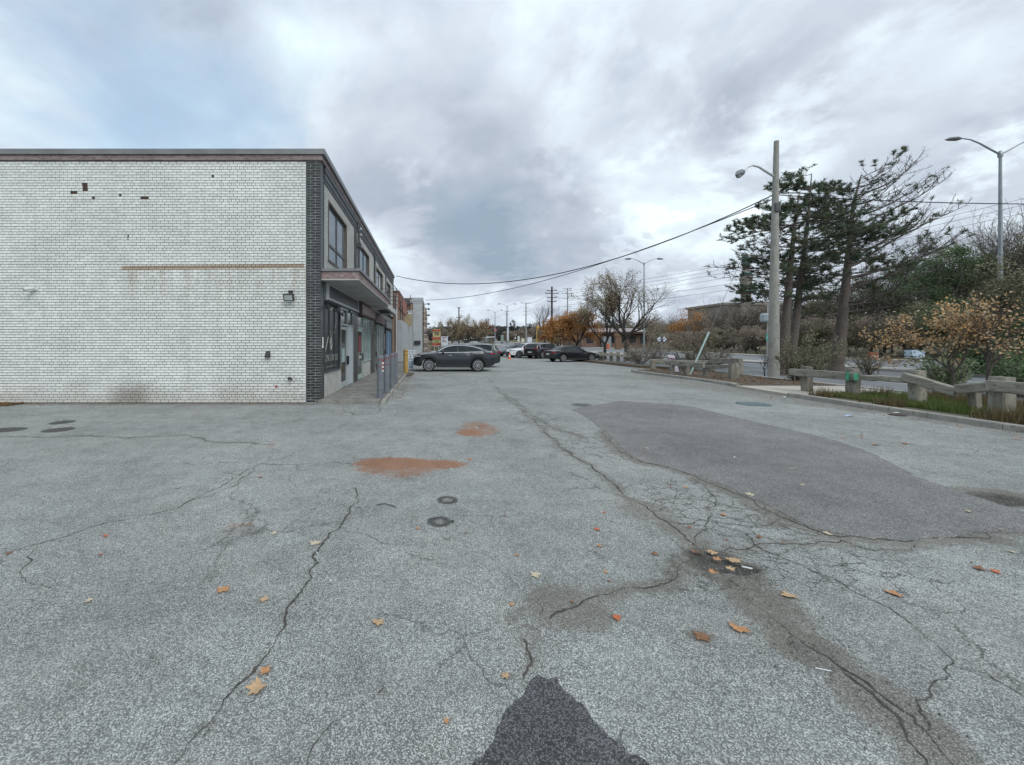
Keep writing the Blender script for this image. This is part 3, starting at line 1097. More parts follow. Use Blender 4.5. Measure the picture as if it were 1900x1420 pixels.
# roof cap and bands
mb = MB(); mb.box(-17.5, FX + .13, D0 - .09, END + .05, HT - .12, HT + .03); mb.build('roof_cap', M_cap, bld)
mb = MB(); mb.box(-17.45, FX + .06, D0 - .05, END, HT - .27, HT - .125)
mb.build('brown_band', M_brown, bld)
for zz, dd in ((6.64, .05), (6.46, .035), (6.35, .02)):
    mb = MB(); mb.box(FX - .1, FX + dd, 11.56, END - .02, zz, zz + (.15 if zz < 6.6 else .17)); mb.build('cornice_strip', M_slate, bld)
# dividers
for y in UNITS:
    if y < 12: mb = MB(); mb.box(FX - .1, FX + .012, 11.5, 11.56, .12, 6.33)
    else: mb = MB(); mb.box(FX - .1, FX + .05, y, y + .32, 3.8, 6.33)
    mb.build('divider', M_slate, bld)
# upper windows
M_frame_dk = pmat('dark_window_frame', (.04, .045, .05), (.07, .075, .08), 4, .5)
M_jamb = pmat('brown_reveal', (.09, .075, .065), (.13, .11, .095), 4, .8)
for i, (a, b) in enumerate(UPWIN):
    mb = MB()
    mb.box(FX - .15, FX + .012, a, a + .06, UZ0, UZ1); mb.box(FX - .15, FX + .012, b - .06, b, UZ0, UZ1)
    mb.box(FX - .15, FX + .012, a + .06, b - .06, UZ1 - .06, UZ1); mb.box(FX - .15, FX + .03, a - .03, b + .03, UZ0 - .06, UZ0)
    wo = mb.build('window', [M_jamb], bld)
    mb = MB(); mid = a + (b - a) * .5
    mb.box(FX - .10, FX - .05, mid - .04, mid + .04, UZ0, UZ1 - .06); mb.box(FX - .10, FX - .05, a + .06, b - .06, 4.70, 4.78)
    f = mb.build('mullion', M_frame_dk, bld)
    f.parent = wo
    for (u, v) in ((a + .06, mid - .04), (mid + .04, b - .06)):
        for (z0, z1) in ((UZ0, 4.70), (4.78, UZ1 - .06)):
            mb = MB(); mb.box(FX - .085, FX - .075, u, v, z0, z1)
            p = mb.build('pane', M_glass_up, bld); p.parent = wo

# shop fronts
M_frame_w = pmat('pale_door_frame', (.42, .46, .46), (.36, .40, .40), 4, .5)
M_panel = pmat('black_window_film', (.022, .026, .03), (.035, .04, .044), 2, .35)
M_door_w = pmat('white_steel_door', (.50, .54, .57), (.44, .48, .51), 3, .5)


def shopwin(a, b, z0, z1, mfr, mgl, mulls=(), name='shop_window'):
    mb = MB()
    mb.box(FX - .1, FX + .02, a, a + .05, z0, z1); mb.box(FX - .1, FX + .02, b - .05, b, z0, z1)
    mb.box(FX - .1, FX + .02, a + .05, b - .05, z1 - .05, z1); mb.box(FX - .1, FX + .045, a + .05, b - .05, z0, z0 + .05)
    wo = mb.build(name, mfr, bld)
    cuts = [a + .05] + list(mulls) + [b - .05]
    for u, v in zip(cuts[:-1], cuts[1:]):
        mb = MB(); mb.box(FX - .05, FX - .03, u + .012, v - .012, z0 + .05, z1 - .05)
        p = mb.build('pane', mgl, bld); p.parent = wo
    for c in mulls:
        mb = MB(); mb.box(FX - .06, FX - .005, c - .012, c + .012, z0 + .05, z1 - .05); q = mb.build('glazing_bar', mfr, bld); q.parent = wo
    return wo


def door(a, b, z1, mfr, mpanel, glazed=True, handle_z=1.05):
    mb = MB()
    if glazed:
        mb.box(FX - .05, FX - .01, a, a + .09, .12, z1); mb.box(FX - .05, FX - .01, b - .09, b, .12, z1)
        mb.box(FX - .05, FX - .01, a + .09, b - .09, .12, .32); mb.box(FX - .05, FX - .01, a + .09, b - .09, z1 - .11, z1)
    else:
        mb.box(FX - .05, FX - .005, a, b, .12, z1)
    d = mb.build('door', mfr, bld)
    if glazed:
        mb = MB(); mb.box(FX - .04, FX - .03, a + .09, b - .09, .32, z1 - .11); p = mb.build('pane', mpanel, bld); p.parent = d
    mb = MB(); mb.box(FX - .01, FX + .05, b - .07 if glazed else a + .06, b - .045 if glazed else a + .1, handle_z - .16, handle_z + .16); p = mb.build('handle', M_black, bld); p.parent = d
    return d


# recess wall behind everything on the ground floor
mb = MB(); mb.box(FX - .12, FX - .101, 11.56, END, .1, 3.5); mb.build('back_panel', pmat('shop_back', (.05, .05, .05), (.07, .07, .07), 2, .9), bld)
shopwin(11.62, 13.62, .82, 2.78, M_slate, M_panel, (12.25, 12.9))
door(13.72, 14.74, 2.27, M_frame_w, M_glass_dark)
door(14.80, 15.82, 2.30, M_door_w, None, False)
for (a, b) in ((13.66, 13.72), (14.74, 14.80), (15.82, 15.90)):
    mb = MB(); mb.box(FX - .1, FX + .015, a, b, .1, 2.86); mb.build('door_post', M_frame_w, bld)
mb = MB(); mb.box(FX - .1, FX + .012, 13.66, 15.9, 2.86, 2.92); mb.box(FX - .1, FX + .010, 13.72, 15.82, 2.31, 2.37); mb.build('transom_bar', M_frame_w, bld)
for (a, b) in ((13.72, 14.74), (14.80, 15.82)):
    mb = MB(); mb.box(FX - .06, FX - .04, a, b, 2.37, 2.86); mb.build('transom_pane', M_glass_dark, bld)
mb = MB(); mb.box(FX - .03, FX - .015, 14.0, 14.45, 1.0, 1.5); mb.build('door_notice', pmat('notice', (.35, .45, .45)), bld)
# black brick piers between the shops
for (a, b) in ((15.9, 16.75), (20.45, 21.3)):
    mb = MB(); mb.box(FX - .1, FX + .015, a, b, .1, 3.5); mb.build('pier', M_mortar_l, bld)
    pk = MB()
    k = 0; z = .12
    while z < 3.0:
        y = a + (0 if k % 2 else -BL / 2)
        while y < b:
            y0, y1 = max(a - .01, y), min(b + .01, y + BL - J)
            if y1 - y0 > .03: pk.box(FX - .05, FX + .03, y0, y1, z, z + RH - J)
            y += BL
        z += RH; k += 1
    o = pk.build('pier_brickwork', M_brick_k, bld); o['kind'] = 'stuff'
M_frame_g = pmat('mint_frame', (.38, .50, .46), (.33, .44, .41), 4, .5)
M_glass_pale = pmat('pale_shop_glass', (.16, .19, .21), (.26, .29, .31), 1.6, .15, spec=.7)
door(16.85, 18.1, 2.3, M_frame_g, M_glass_dark)
mb = MB(); mb.box(FX - .1, FX + .012, 16.8, 18.15, 2.31, 2.37); mb.build('transom_bar', M_frame_g, bld)
mb = MB(); mb.box(FX - .06, FX - .04, 16.85, 18.1, 2.37, 2.86); mb.build('transom_pane', M_glass_pale, bld)
shopwin(18.25, 20.35, .82, 2.86, M_frame_g, M_glass_pale, (18.95, 19.65))
mb = MB(); mb.box(FX - .03, FX - .02, 17.25, 17.75, 1.3, 2.0); mb.build('poster', pmat('red_poster', (.30, .05, .07), (.2, .04, .06), 9), bld, )
lettering('OPEN', .20, frame((FX - .01, 17.5, 1.05), (0, 1, 0), (0, 0, 1)), M_white, bld)
door(21.45, 22.6, 2.3, pmat('grey_green_frame', (.20, .25, .24)), M_glass_dark)
shopwin(22.7, 25.6, .5, 2.75, MATS['grey_green_frame'], M_glass_pale, (23.7, 24.7))
door(26.2, 27.4, 2.3, M_frame_dk, M_glass_dark)
shopwin(27.6, 31.2, .4, 2.6, M_frame_dk, pmat('blue_poster_glass', (.07, .22, .42), (.12, .30, .5), 2, .2), (28.8, 30.0))  # mottled blue poster colour in the panes
for y in (21.32, 25.7, 31.3):
    mb = MB(); mb.box(FX - .1, FX + .04, y, y + .45, .1, 3.5); mb.build('pier', pmat('brown_pier', (.10, .085, .08), (.14, .12, .11), 4, .8), bld)

# window film lettering and emblem on the first shop
M_gold = pmat('pale_gold_vinyl', (.40, .41, .36), (.32, .33, .29), 5, .5)
lettering('ZNG GOLD', .29, frame((FX - .026, 12.60, 1.22), (0, 1, 0), (0, 0, 1)), M_gold, bld, spacing=1.05, ext=.002)
mb = MB(); mb.box(FX - .03, FX - .026, 11.95, 13.2, .955, .97)
for (y0, z0, y1, z1) in ((11.80, 1.42, 12.15, 1.88), (12.85, 2.0, 13.2, 2.45)):
    mb.tube([(FX - .026, y0, z0), (FX - .026, y1, z1)], .012, 4)
for t in range(14):      # a ring with a spray of strokes under it
    a = 2 * math.pi * t / 14
    mb.tube([(FX - .026, 12.5 + .13 * math.cos(a), 1.98 + .10 * math.sin(a)), (FX - .026, 12.5 + .13 * math.cos(a + .45), 1.98 + .10 * math.sin(a + .45))], .007, 4)
for t in range(7):
    a = -.5 + t / 6
    mb.tube([(FX - .026, 12.5 + a * .12, 1.86), (FX - .026, 12.5 + a * .34, 1.66), (FX - .026, 12.5 + a * .1, 1.48)], .006, 4)
mb.build('window_emblem', M_gold, bld)

# canopy
CXo = -2.05
can = MB(); can.box(FX - .05, CXo, 11.30, 19.3, 3.50, 3.72)
M_canopy_side = pmat('faded_red_fascia', (.18, .12, .12), (.27, .21, .205), 3, .8, c3=(.33, .30, .29), stretch=(1, 1, 2))
c = can.build('canopy', M_canopy_side, bld)
mb = MB(); mb.box(FX - .05, CXo + .05, 11.26, 19.35, 3.725, 3.80); q = mb.build('canopy_cap', M_cap, bld); q.parent = c
mb = MB(); mb.box(FX - .04, CXo + .01, 11.28, 19.31, 3.47, 3.498); q = mb.build('soffit', M_soffit, bld); q.parent = c
c2 = MB(); c2.box(FX - .05, CXo - .05, 19.42, 23.8, 3.38, 3.62); c = c2.build('canopy', pmat('white_fascia', (.40, .42, .42), (.5, .5, .5), 3, .7), bld); c['label'] = 'lower white rear section of the canopy'
mb = MB(); mb.box(FX - .04, CXo - .06, 19.44, 23.78, 3.35, 3.378); q = mb.build('soffit', M_soffit, bld); q.parent = c
for (y, x) in ((19.5, -2.3), (20.6, -2.35)):
    mb = MB(); mb.box(x - .3, x + .3, y, y + .06, 3.22, 3.30); mb.tube([(x, y + .03, 3.3), (x, y + .03, 3.47)], .02, 6); mb.build('canopy_light', M_black, bld)
for (y, z0, z1) in ((16.55, 3.8, 6.7), (16.75, 3.8, 6.2), (21.5, 3.8, 6.6)):
    mb = MB(); mb.tube([(FX + .09, y, z0), (FX + .09, y, z1), (FX + .22, y + .1, z1 + .12)], .03, 6); mb.build('service_conduit', M_frame_dk, bld)
for z in (5.9, 6.15, 6.4):
    mb = MB(); mb.lathe([(.02, -.05), (.05, -.02), (.05, .02), (.02, .05)], (FX + .2, 16.5, z), 8); mb.build('insulator', M_alu, bld)
mb = MB(); mb.box(FX + .02, FX + .2, 16.5, 16.8, 5.65, 5.82); mb.build('junction_box', M_frame_dk, bld)

# signs over the shops
def sign_box(name, label, a, b, z0, z1, mpan, mfr, proud=.10):
    r = thing(name, label, 'sign', (FX, a, z0))
    mb = MB(); mb.box(FX + .02, FX + proud, a, b, z0, z1); mb.build('panel', mpan, r)
    mb = MB(); t = .045; p = proud + .015
    mb.box(FX + .03, FX + p, a - .02, a + t, z0 - .02, z1 + .02); mb.box(FX + .03, FX + p, b - t, b + .02, z0 - .02, z1 + .02)
    mb.box(FX + .03, FX + p, a + t, b - t, z0 - .02, z0 + t); mb.box(FX + .03, FX + p, a + t, b - t, z1 - t, z1 + .02)
    mb.build('sign_frame', mfr, r)
    return r


mb = MB(); mb.box(FX - .1, FX + .018, 11.56, 31.3, 2.93, 3.5); mb.build('sign_band', pmat('band_green_grey', (.12, .14, .135), (.16, .18, .17), 3, .8), bld)
s = sign_box('sign_board', 'long unlit black sign box with white frame above the first shop', 11.70, 16.55, 2.98, 3.44, pmat('black_sign', (.03, .034, .038), (.05, .055, .06), 4, .4, stretch=(1, 5, .6)), M_alu)
s2 = sign_box('sign_board', 'faded pinkish sign box over the mint framed second shop', 17.0, 21.2, 2.9, 3.40, pmat('pink_sign', (.40, .33, .34), (.26, .19, .20), 3, .7, stretch=(1, 4, .5)), pmat('sign_edge_brown', (.13, .09, .08)), .16)
mb = MB()
for k, (y, h) in enumerate([(17.5, .26), (17.85, .22), (18.2, .27), (18.6, .20), (19.2, .3), (19.5, .27), (20.1, .2), (20.4, .22)]):
    mb.box(FX + .161, FX + .166, y, y + .16, 3.02, 3.02 + h)
mb.build('faded_letters', pmat('pale_letters', (.48, .44, .44)), s2)
s3 = sign_box('sign_board', 'small red and black sign box under the far canopy', 21.8, 25.6, 2.85, 3.32, pmat('red_sign', (.12, .035, .04), (.06, .05, .05), 2, .6, stretch=(1, 2, 1)), M_frame_dk)
s4 = sign_box('sign_board', 'dull grey sign box above the blue poster window', 26.8, 31.0, 2.7, 3.25, pmat('grey_sign', (.14, .16, .16), (.19, .2, .2), 3, .7), M_frame_dk)

# fixtures
def wall_light(name, label, x, y, z, nrm, s=1.0, cat='light'):
    r = thing(name, label, cat, (x, y, z))
    n = Vector(nrm)
    side = Vector((0, 0, 1)).cross(n).normalized()
    mb = MB(); mb.mbox(frame(Vector((x, y, z + .10 * s)) + n * .03, side, (0, 0, 1)), .10 * s, .12 * s, .06); mb.tube([Vector((x, y, z + .08 * s)) + n * .04, Vector((x, y, z)) + n * .12 * s], .015, 6)
    mb.build('bracket', M_black, r)
    up = (Vector((0, 0, 1)) * .9 + n * .45).normalized()
    M = frame(Vector((x, y, z - .03 * s)) + n * .16 * s, side, up)
    mb = MB(); mb.mbox(M, .26 * s, .18 * s, .07 * s); mb.build('lamp_housing', M_frame_dk, r)
    M2 = M.copy(); M2.translation = M.translation + side.cross(up).normalized() * .038 * s
    mb = MB(); mb.mbox(M2, .20 * s, .13 * s, .012); mb.build('lamp_glass', pmat('lamp_glass', (.45, .5, .5), rough=.2), r)
    return r


p = P(540, 551, D0 - .01)
wall_light('flood_light', 'square black flood light fixed high on the white brick end wall', p.x, D0 - .01, p.z, (0, -1, 0), 1.1)
wall_light('flood_light', 'small black lamp above the left edge of the black window film', FX + .03, 11.75, 2.72, (1, 0, 0), .75)
wall_light('flood_light', 'small black lamp above the white steel door', FX + .03, 14.95, 2.78, (1, 0, 0), .75)
p = P(65, 537, D0)
r = thing('security_camera', 'white security camera at the left of the end wall', 'camera', (p.x, D0, p.z))
mb = MB(); mb.lathe([(.055, -.03), (.055, .0)], (p.x + .05, D0 - .005, p.z + .02), 12, 'y'); mb.build('mount', M_white, r)
mb = MB(); mb.tube([(p.x + .03, D0 - .06, p.z + .03), (p.x - .10, D0 - .22, p.z - .03)], [.05, .055], 12); mb.build('camera_body', M_white, r, smooth=False)
mb = MB(); mb.tube([(p.x - .10, D0 - .221, p.z - .03), (p.x - .106, D0 - .228, p.z - .033)], .035, 12); mb.build('lens', M_black, r)
p = P(498, 658, D0)
r = thing('vent', 'rectangular black vent hood low on the end wall', 'vent', (p.x, D0, p.z))
mb = MB(); mb.add([(p.x - .06, D0 - .005, p.z + .09), (p.x + .06, D0 - .005, p.z + .09), (p.x - .06, D0 - .13, p.z - .04), (p.x + .06, D0 - .13, p.z - .04), (p.x - .06, D0 - .005, p.z - .08), (p.x + .06, D0 - .005, p.z - .08), (p.x - .06, D0 - .11, p.z - .08), (p.x + .06, D0 - .11, p.z - .08)],
       [(0, 2, 3, 1), (0, 4, 6, 2), (1, 3, 7, 5), (2, 6, 7, 3), (4, 5, 7, 6), (0, 1, 5, 4)]); mb.build('hood', M_black, r)
mb = MB(); mb.box(p.x - .05, p.x + .05, D0 - .135, D0 - .12, p.z - .06, p.z - .045); mb.build('flap', M_frame_dk, r)
p = P(541, 703, D0)
mb = MB(); mb.tube([(p.x - .05, D0 - .01, p.z + .02), (p.x - .05, D0 - .09, p.z + .02), (p.x + .04, D0 - .10, p.z)], .035, 10)
set_props(mb.build('pipe_stub', M_black), 'short black pipe stub near the foot of the end wall', 'pipe')
p = P(513, 717, D0)
mb = MB(); mb.lathe([(.035, -.02), (.03, .0), (.01, .005)][::-1], (p.x, D0 - .01, p.z), 8, 'y')
set_props(mb.build('red_cap', pmat('red_cap', (.35, .06, .06))), 'tiny red cap on the end wall near the ground', 'cap')
p = P(596, 636, 11.3)
mb = MB(); mb.box(FX + .02, FX + .028, 11.26, 11.42, 1.55, 1.62); mb.box(FX + .02, FX + .028, 11.3, 11.42, 1.62, 1.86)
set_props(mb.build('notice_sticker', M_white), 'white and red sticker on the black brick corner', 'sticker')

# shop pavement
M_walk = pmat('pavement_concrete', (.17, .165, .155), (.24, .235, .22), 1.6, .9, .3, 50, c3=(.12, .115, .105), detail=6)
mb = MB()
mb.box(FX - .05, -1.42, 11.02, 31.9, -.05, .10)
set_props(mb.build('pavement', M_walk), 'raised concrete pavement along the shop fronts', kind='structure')
kerb_line('kerb', [(-1.405, y) for y in np.arange(11.0, 20.6, 1.2)], 'worn kerb at the edge of the shop pavement', w=.14, z=.10)
mb = MB(); mb.prism([(-1.42, 19.5), (-1.05, 20.2), (-.95, 21.6), (-1.42, 22.2)], -.02, .06)
set_props(mb.build('soil_bed', M_mulch), 'strip of dark soil and leaves by the yellow post', kind='structure')

# ------------------------------------------------------------------ bollards
M_bol = pmat('bollard_grey', (.115, .13, .15), (.15, .165, .185), 3, .55, .1, 60, c3=(.10, .11, .125))
M_red = pmat('red_band', (.28, .05, .06), (.2, .05, .05), 10, .6)


def bollard(px, D, label, tape=True, mat=None, h=1.33, r_=.10, group=None):
    X = (px - CX) * D / F
    t = thing('bollard', label, 'bollard', (X, D, 0), 0, group)
    mb = MB(); mb.lathe([(r_ * 1.02, 0), (r_, .05), (r_, h - .06), (r_ * .95, h - .03), (r_ * .7, h - .008), (.01, h)], (X, D, 0), 20)
    mb.build('post', mat or M_bol, t, smooth=True)
    for z in (h - .14, h - .33) if tape else (h - .12,):
        mb = MB(); mb.lathe([(r_ + .001, 0), (r_ + .004, .003), (r_ + .004, .022), (r_ + .001, .025)], (X, D, z), 20)
        mb.build('band', M_red if mat is None else M_frame_dk, t)
    mb = MB(); mb.lathe([(r_ * 2.0, -.01), (r_ * 1.8, .03), (r_, .035)], (X, D, 0), 10); mb.build('footing', M_kerb, t)
    return t


b1 = bollard(706, 11.6, 'nearest grey bollard, with a red and white sticker', group='grey bollards along the pavement edge')
mb = MB(); bx = (706 - CX) * 11.6 / F
for k in range(6):
    a0, a1 = -1.0, -.35
    z0 = .86 + k * .055
    mb.mi = k % 2
    n = 4
    vs = [(bx + .1045 * math.cos(a0 + (a1 - a0) * i / n), 11.6 + .1045 * math.sin(a0 + (a1 - a0) * i / n), z) for z in (z0, z0 + .055) for i in range(n + 1)]
    mb.add(vs, [(i, i + 1, n + 2 + i, n + 1 + i) for i in range(n)])
mb.build('sticker', [M_white, M_red], b1)
bollard(717.5, 12.65, 'second grey bollard from the camera, behind the stickered one', group='grey bollards along the pavement edge')
bollard(727, 13.95, 'third grey bollard from the camera', group='grey bollards along the pavement edge', tape=False)
bollard(733.5, 15.5, 'farthest of the four grey bollards', group='grey bollards along the pavement edge', tape=False)
bollard(753, 21.7, 'mustard yellow post by the white board sign', mat=pmat('mustard_paint', (.42, .27, .08), (.34, .22, .07), 5, .6), h=1.34, r_=.13)

# a-frame board by the yellow post
M_board = pmat('board_white', (.55, .62, .68), (.48, .55, .62), 6, .5)
t = thing('sidewalk_sign', 'white jewellers board sign standing beside the yellow post', 'sign', (-1.25, 24.6, 0))
mb = MB(); bx0, bx1 = (753 - CX) * 24.6 / F, (768.5 - CX) * 24.6 / F
mb.add([(bx0 + .05, 24.7, .05), (bx1 - .08, 24.7, 0.0), (bx1 + .05, 24.95, 1.20), (bx0, 24.95, 1.25), (bx0 + .05, 24.74, .05), (bx1 - .08, 24.74, 0.0), (bx1 + .05, 24.99, 1.20), (bx0, 24.99, 1.25)],
       [(0, 1, 2, 3), (7, 6, 5, 4), (0, 4, 5, 1), (1, 5, 6, 2), (2, 6, 7, 3), (3, 7, 4, 0)])
mb.build('board', M_board, t)
mb = MB(); mb.tube([(bx0 + .1, 25.3, 0), (bx0 + .1, 25.0, 1.2)], .015, 5); mb.tube([(bx1 - .1, 25.3, 0), (bx1 - .1, 25.0, 1.2)], .015, 5); mb.build('rear_legs', M_alu, t)
M_ink = pmat('dark_ink', (.02, .025, .05))
cxm = (bx0 + bx1) / 2
tilt = (0, .25, 1.2)
def onb(h): return (cxm + .01, 24.69 + .25 * h / 1.2, h)
lettering('K GOUR', .13, frame(onb(1.12), (1, 0, -.03), tilt), M_ink, t)
lettering('JEWELLERS', .105, frame(onb(.98), (1, 0, -.03), tilt), pmat('maroon_ink', (.10, .03, .04)), t)
mb = MB(); q = frame(onb(.84), (1, 0, 0), tilt)
def tri(M, pts, mbx): mbx.add([M @ Vector((x, y, .004)) for x, y in pts], [tuple(range(len(pts)))])
tri(q, [(-.06, -.02), (.06, -.02), (0, .06)], mb); tri(q, [(-.02, -.07), (.02, -.07), (.02, -.02), (-.02, -.02)], mb); mb.build('arrow', M_ink, t)
lettering('OPEN', .13, frame(onb(.66), (1, 0, -.03), tilt), M_ink, t)
mb = MB()
for h in (.52, .44, .36, .24, .16): 
    q = frame(onb(h), (1, 0, 0), tilt); wd = .16 if h > .3 else .1
    tri(q, [(-wd, -.02), (wd, -.02), (wd, .02), (-wd, .02)], mb)
mb.build('small_print', pmat('blue_ink', (.12, .22, .42)), t)

# black railing on the far canopy
M_rail = M_black
t = thing('balcony_railing', 'black metal balcony railing at the far end of the upper floor', 'railing', (-2.6, 23.5, 3.8))
for x in (-2.95, -2.5, -2.05):
    mb = MB(); mb.tube([(x, 23.4, 3.62), (x, 23.4, 4.85)], .022, 6); mb.build('upright', M_rail, t)
for y in (25.5, 27.5):
    mb = MB(); mb.tube([(-2.0, y, 3.8), (-2.0, y, 4.85)], .022, 6); mb.build('upright', M_rail, t)
for z in (3.95, 4.18, 4.42, 4.65, 4.85):
    mb = MB(); mb.tube([(-3.0, 23.4, z), (-2.02, 23.4, z), (-2.02, 27.5, z)], .016, 5); mb.build('rail', M_rail, t)
mb = MB(); mb.tube([(-3.1, 23.3, 6.2), (-2.02, 23.4, 4.85)], .018, 5); mb.build('stay', M_rail, t)

# ------------------------------------------------------------------ low brick shop beyond
M_redbrick = pmat('tan_brick', (.24, .155, .115), (.30, .21, .16), 5, .9, .4, 30, stretch=(1, 1, 3))
M_orange = pmat('orange_sign', (.33, .13, .09), (.25, .10, .08), 2.5, .7)
LX, LY0, LY1, LH = -2.66, 32.75, 43.8, 5.9
t = thing('low_brick_shop', 'low brick shop with orange sign band beyond the white building', 'building', (LX, LY0, 0))
mb = MB(); mb.box(-12, LX - .07, LY0, LY1, 0, LH - .1); mb.build('wall', M_redbrick, t)
mb = MB(); mb.box(LX - .3, LX + .03, LY0 + .02, LY1 - .05, LH - 1.35, LH - .02); mb.build('sign_band', M_orange, t)
mb = MB(); mb.box(-12, LX + .05, LY0 - .05, LY1, LH, LH + .08); mb.build('roof_cap', M_cap, t)
mb = MB()
for z in np.arange(3.65, LH - 1.4, .09): mb.box(LX - .07, LX - .05, LY0 + .03, LY1 - .1, float(z), float(z) + .075)
o = mb.build('brick_courses', M_redbrick, t); o['kind'] = 'stuff'
mb = MB(); mb.box(LX - .07, LX + .26, LY0 + .02, LY1 - .2, .1, 3.55); mb.build('shutter', pmat('shutter_grey', (.30, .33, .35), (.35, .38, .40), 2, .6), t)
for y in np.arange(LY0 + .6, LY1 - .5, 1.3):
    mb = MB(); mb.box(LX + .255, LX + .285, float(y), float(y) + .05, .12, 3.5); mb.build('shutter_rib', M_alu, t)
mb = MB(); mb.tube([(-2.85, 32.68, .1), (-2.85, 32.68, 5.6)], .09, 8); mb.build('downpipe', M_alu, t)
mb = MB(); mb.tube([(LX + .1, LY0 + .5, 3.6), (LX + .1, LY0 + .5, 5.2)], .03, 6); mb.tube([(LX + .1, LY0 + 3, 3.7), (LX + .1, LY0 + 3, 5.0)], .03, 6); mb.build('sign_pipes', M_black, t)

# ------------------------------------------------------------------ grey building with stone front
M_stucco = pmat('grey_stucco', (.35, .38, .40), (.40, .43, .45), 1.2, .85, .2, 40, c3=(.31, .34, .355))
GY = 44.0
K = GY / 32.0
t = thing('grey_building', 'grey rendered shop building with stone clad street front', 'building', (-.75 * K, GY, 0))


def kb(x0, x1, y0, y1, z0, z1, name, mat):
    """sizes were read off as if the wall stood 32 m away; K brings them to the true distance"""
    zz = lambda z: EYE + (z - EYE) * K if z > 0 else z
    mb = MB(); mb.box(x0 * K, x1 * K, y0, y1, zz(z0), zz(z1))
    return mb.build(name, mat, t)


Z_ = lambda z: EYE + (z - EYE) * K
kb(-12, -.75, GY, 62, -.2, 5.10, 'wall', M_stucco)
kb(-1.45, -.70, GY - .12, 62, 0, 4.9, 'pilaster', M_stucco)
kb(-2.5, -.62, GY - .2, 62, 5.02, 5.14, 'cornice', M_stucco); kb(-2.45, -.66, GY - .15, 62, 4.88, 5.02, 'cornice', M_stucco); kb(-1.5, -.64, GY - .22, 62, 5.14, 5.30, 'cornice', M_stucco)
kb(-2.45, -1.5, GY - .05, GY + .3, 5.14, 5.28, 'red_coping', pmat('red_coping', (.26, .10, .08), (.20, .10, .08), 4, .8))
kb(-2.45, -1.46, GY - .03, GY - .002, 4.35, 4.86, 'brick_patch', M_redbrick)
kb(-2.1, -1.46, GY - .025, GY - .004, .2, 4.05, 'recessed_panel', pmat('stucco_light', (.37, .40, .415), (.40, .43, .45), 1.2, .85))
kb(-2.1, -1.5, GY - .05, GY - .03, 4.0, 4.08, 'ledge', M_white)
kb(-1.35, -.85, GY - .30, GY - .13, 1.55, 1.85, 'mail_box', M_black)
kb(-1.98, -1.80, GY - .2, GY - .03, 1.6, 2.2, 'meter_box', pmat('meter_grey', (.2, .22, .22)))
mb = MB(); mb.tube([(-1.9 * K, GY - .1, Z_(2.2)), (-1.9 * K, GY - .1, Z_(4.4))], .04, 6); mb.tube([(-1.7 * K, GY - .1, Z_(4.3)), (-1.65 * K, GY - .15, Z_(5.5))], .04, 6); mb.build('conduit', M_frame_dk, t)
mb = MB(); mb.lathe([(.25, -.1), (.40, -.08), (.42, 0), (.38, .08), (.1, .1)], (-1.95 * K, GY - .3, Z_(4.95)), 14, 'y'); mb.build('exhaust_fan', M_frame_dk, t)
# stones of the street front
M_stone = pmat('field_stone', (.36, .30, .26), (.24, .21, .19), 1.5, .9, .6, 25, island=.5, c3=(.42, .38, .34))
mb = MB(); mb.box(-.75 * K, -.52 * K, GY + .2, 62, 0, Z_(4.6)); mb.build('stone_backing', M_mortar, t)
st = MB(); rs = random.Random(8)
z = 0.0
while z < Z_(4.5):
    hgt = rs.uniform(.16, .32)
    y = GY + .15
    while y < 56:
        L = rs.uniform(.25, .6)
        d = rs.uniform(.05, .20) + (.16 if z < Z_(2.4) else 0)
        st.box(-.6 * K, -.52 * K + d, y, y + L - .03, z, z + hgt - .03)
        y += L
    z += hgt
st_o = st.build('stone_cladding', M_stone, t); st_o['kind'] = 'stuff'
mb = MB(); mb.box(-.55 * K, -.18 * K, GY + .1, 60, Z_(2.42), Z_(2.54)); mb.build('stone_ledge', M_frame_dk, t)
for z in (3.2, 3.9, 4.4, 4.8):
    mb = MB(); mb.tube([(-.6 * K, GY + .3, Z_(z)), (-.25 * K, GY + .3, Z_(z) + .05)], .04, 6)
    mb.lathe([(.04, -.11), (.12, -.07), (.12, .07), (.04, .11)], (-.2 * K, GY + .3, Z_(z) + .02), 8)
    mb.build('wall_lantern', M_black, t)
r = thing('projecting_sign', 'small tan sign board hanging beside the grey building wall', 'sign', (-2.4, 42, 4.0))
mb = MB(); mb.mbox(frame((-1.90 * 1.31, 42.0, EYE + (3.42 - EYE) * 1.36), (.75, .66, 0), (0, 0, 1)), 1.05, 1.25, .12); mb.build('panel', pmat('tan_sign', (.30, .24, .14), (.22, .18, .12), 3, .7), r)
mb = MB(); mb.tube([(-2.9, 42.3, 5.0), (-1.9, 42.3, 5.05)], .04, 6); mb.tube([(-2.85, 41.8, 3.6), (-2.85, 41.8, 5.4)], .06, 6); mb.build('bracket', M_alu, r)
# ------------------------------------------------------------------ cars
def car_paint(name, c, metal=.5, rough=.28):
    return pmat(name, c, tuple(v * 1.15 for v in c), 1.5, rough, metal=metal, coat=.8)


M_tyre = pmat('tyre', (.018, .018, .019), (.03, .03, .03), 20, .8)
M_rim = pmat('rim_alloy', (.42, .43, .44), rough=.3, metal=.8)
M_rim_dk = pmat('rim_dark', (.05, .052, .055), rough=.4, metal=.5)
M_chrome = pmat('chrome_trim', (.75, .76, .77), rough=.15, metal=1.0)
M_carglass = pmat('car_glass', (.012, .017, .018), rough=.04, spec=.35)
M_liner = pmat('arch_liner', (.012, .012, .012), rough=.9)
M_tail = pmat('tail_lamp', (.28, .015, .025), rough=.2)
M_head = pmat('head_lamp', (.45, .48, .5), rough=.1, metal=.3)
M_plate = pmat('plate', (.55, .56, .58), rough=.5)


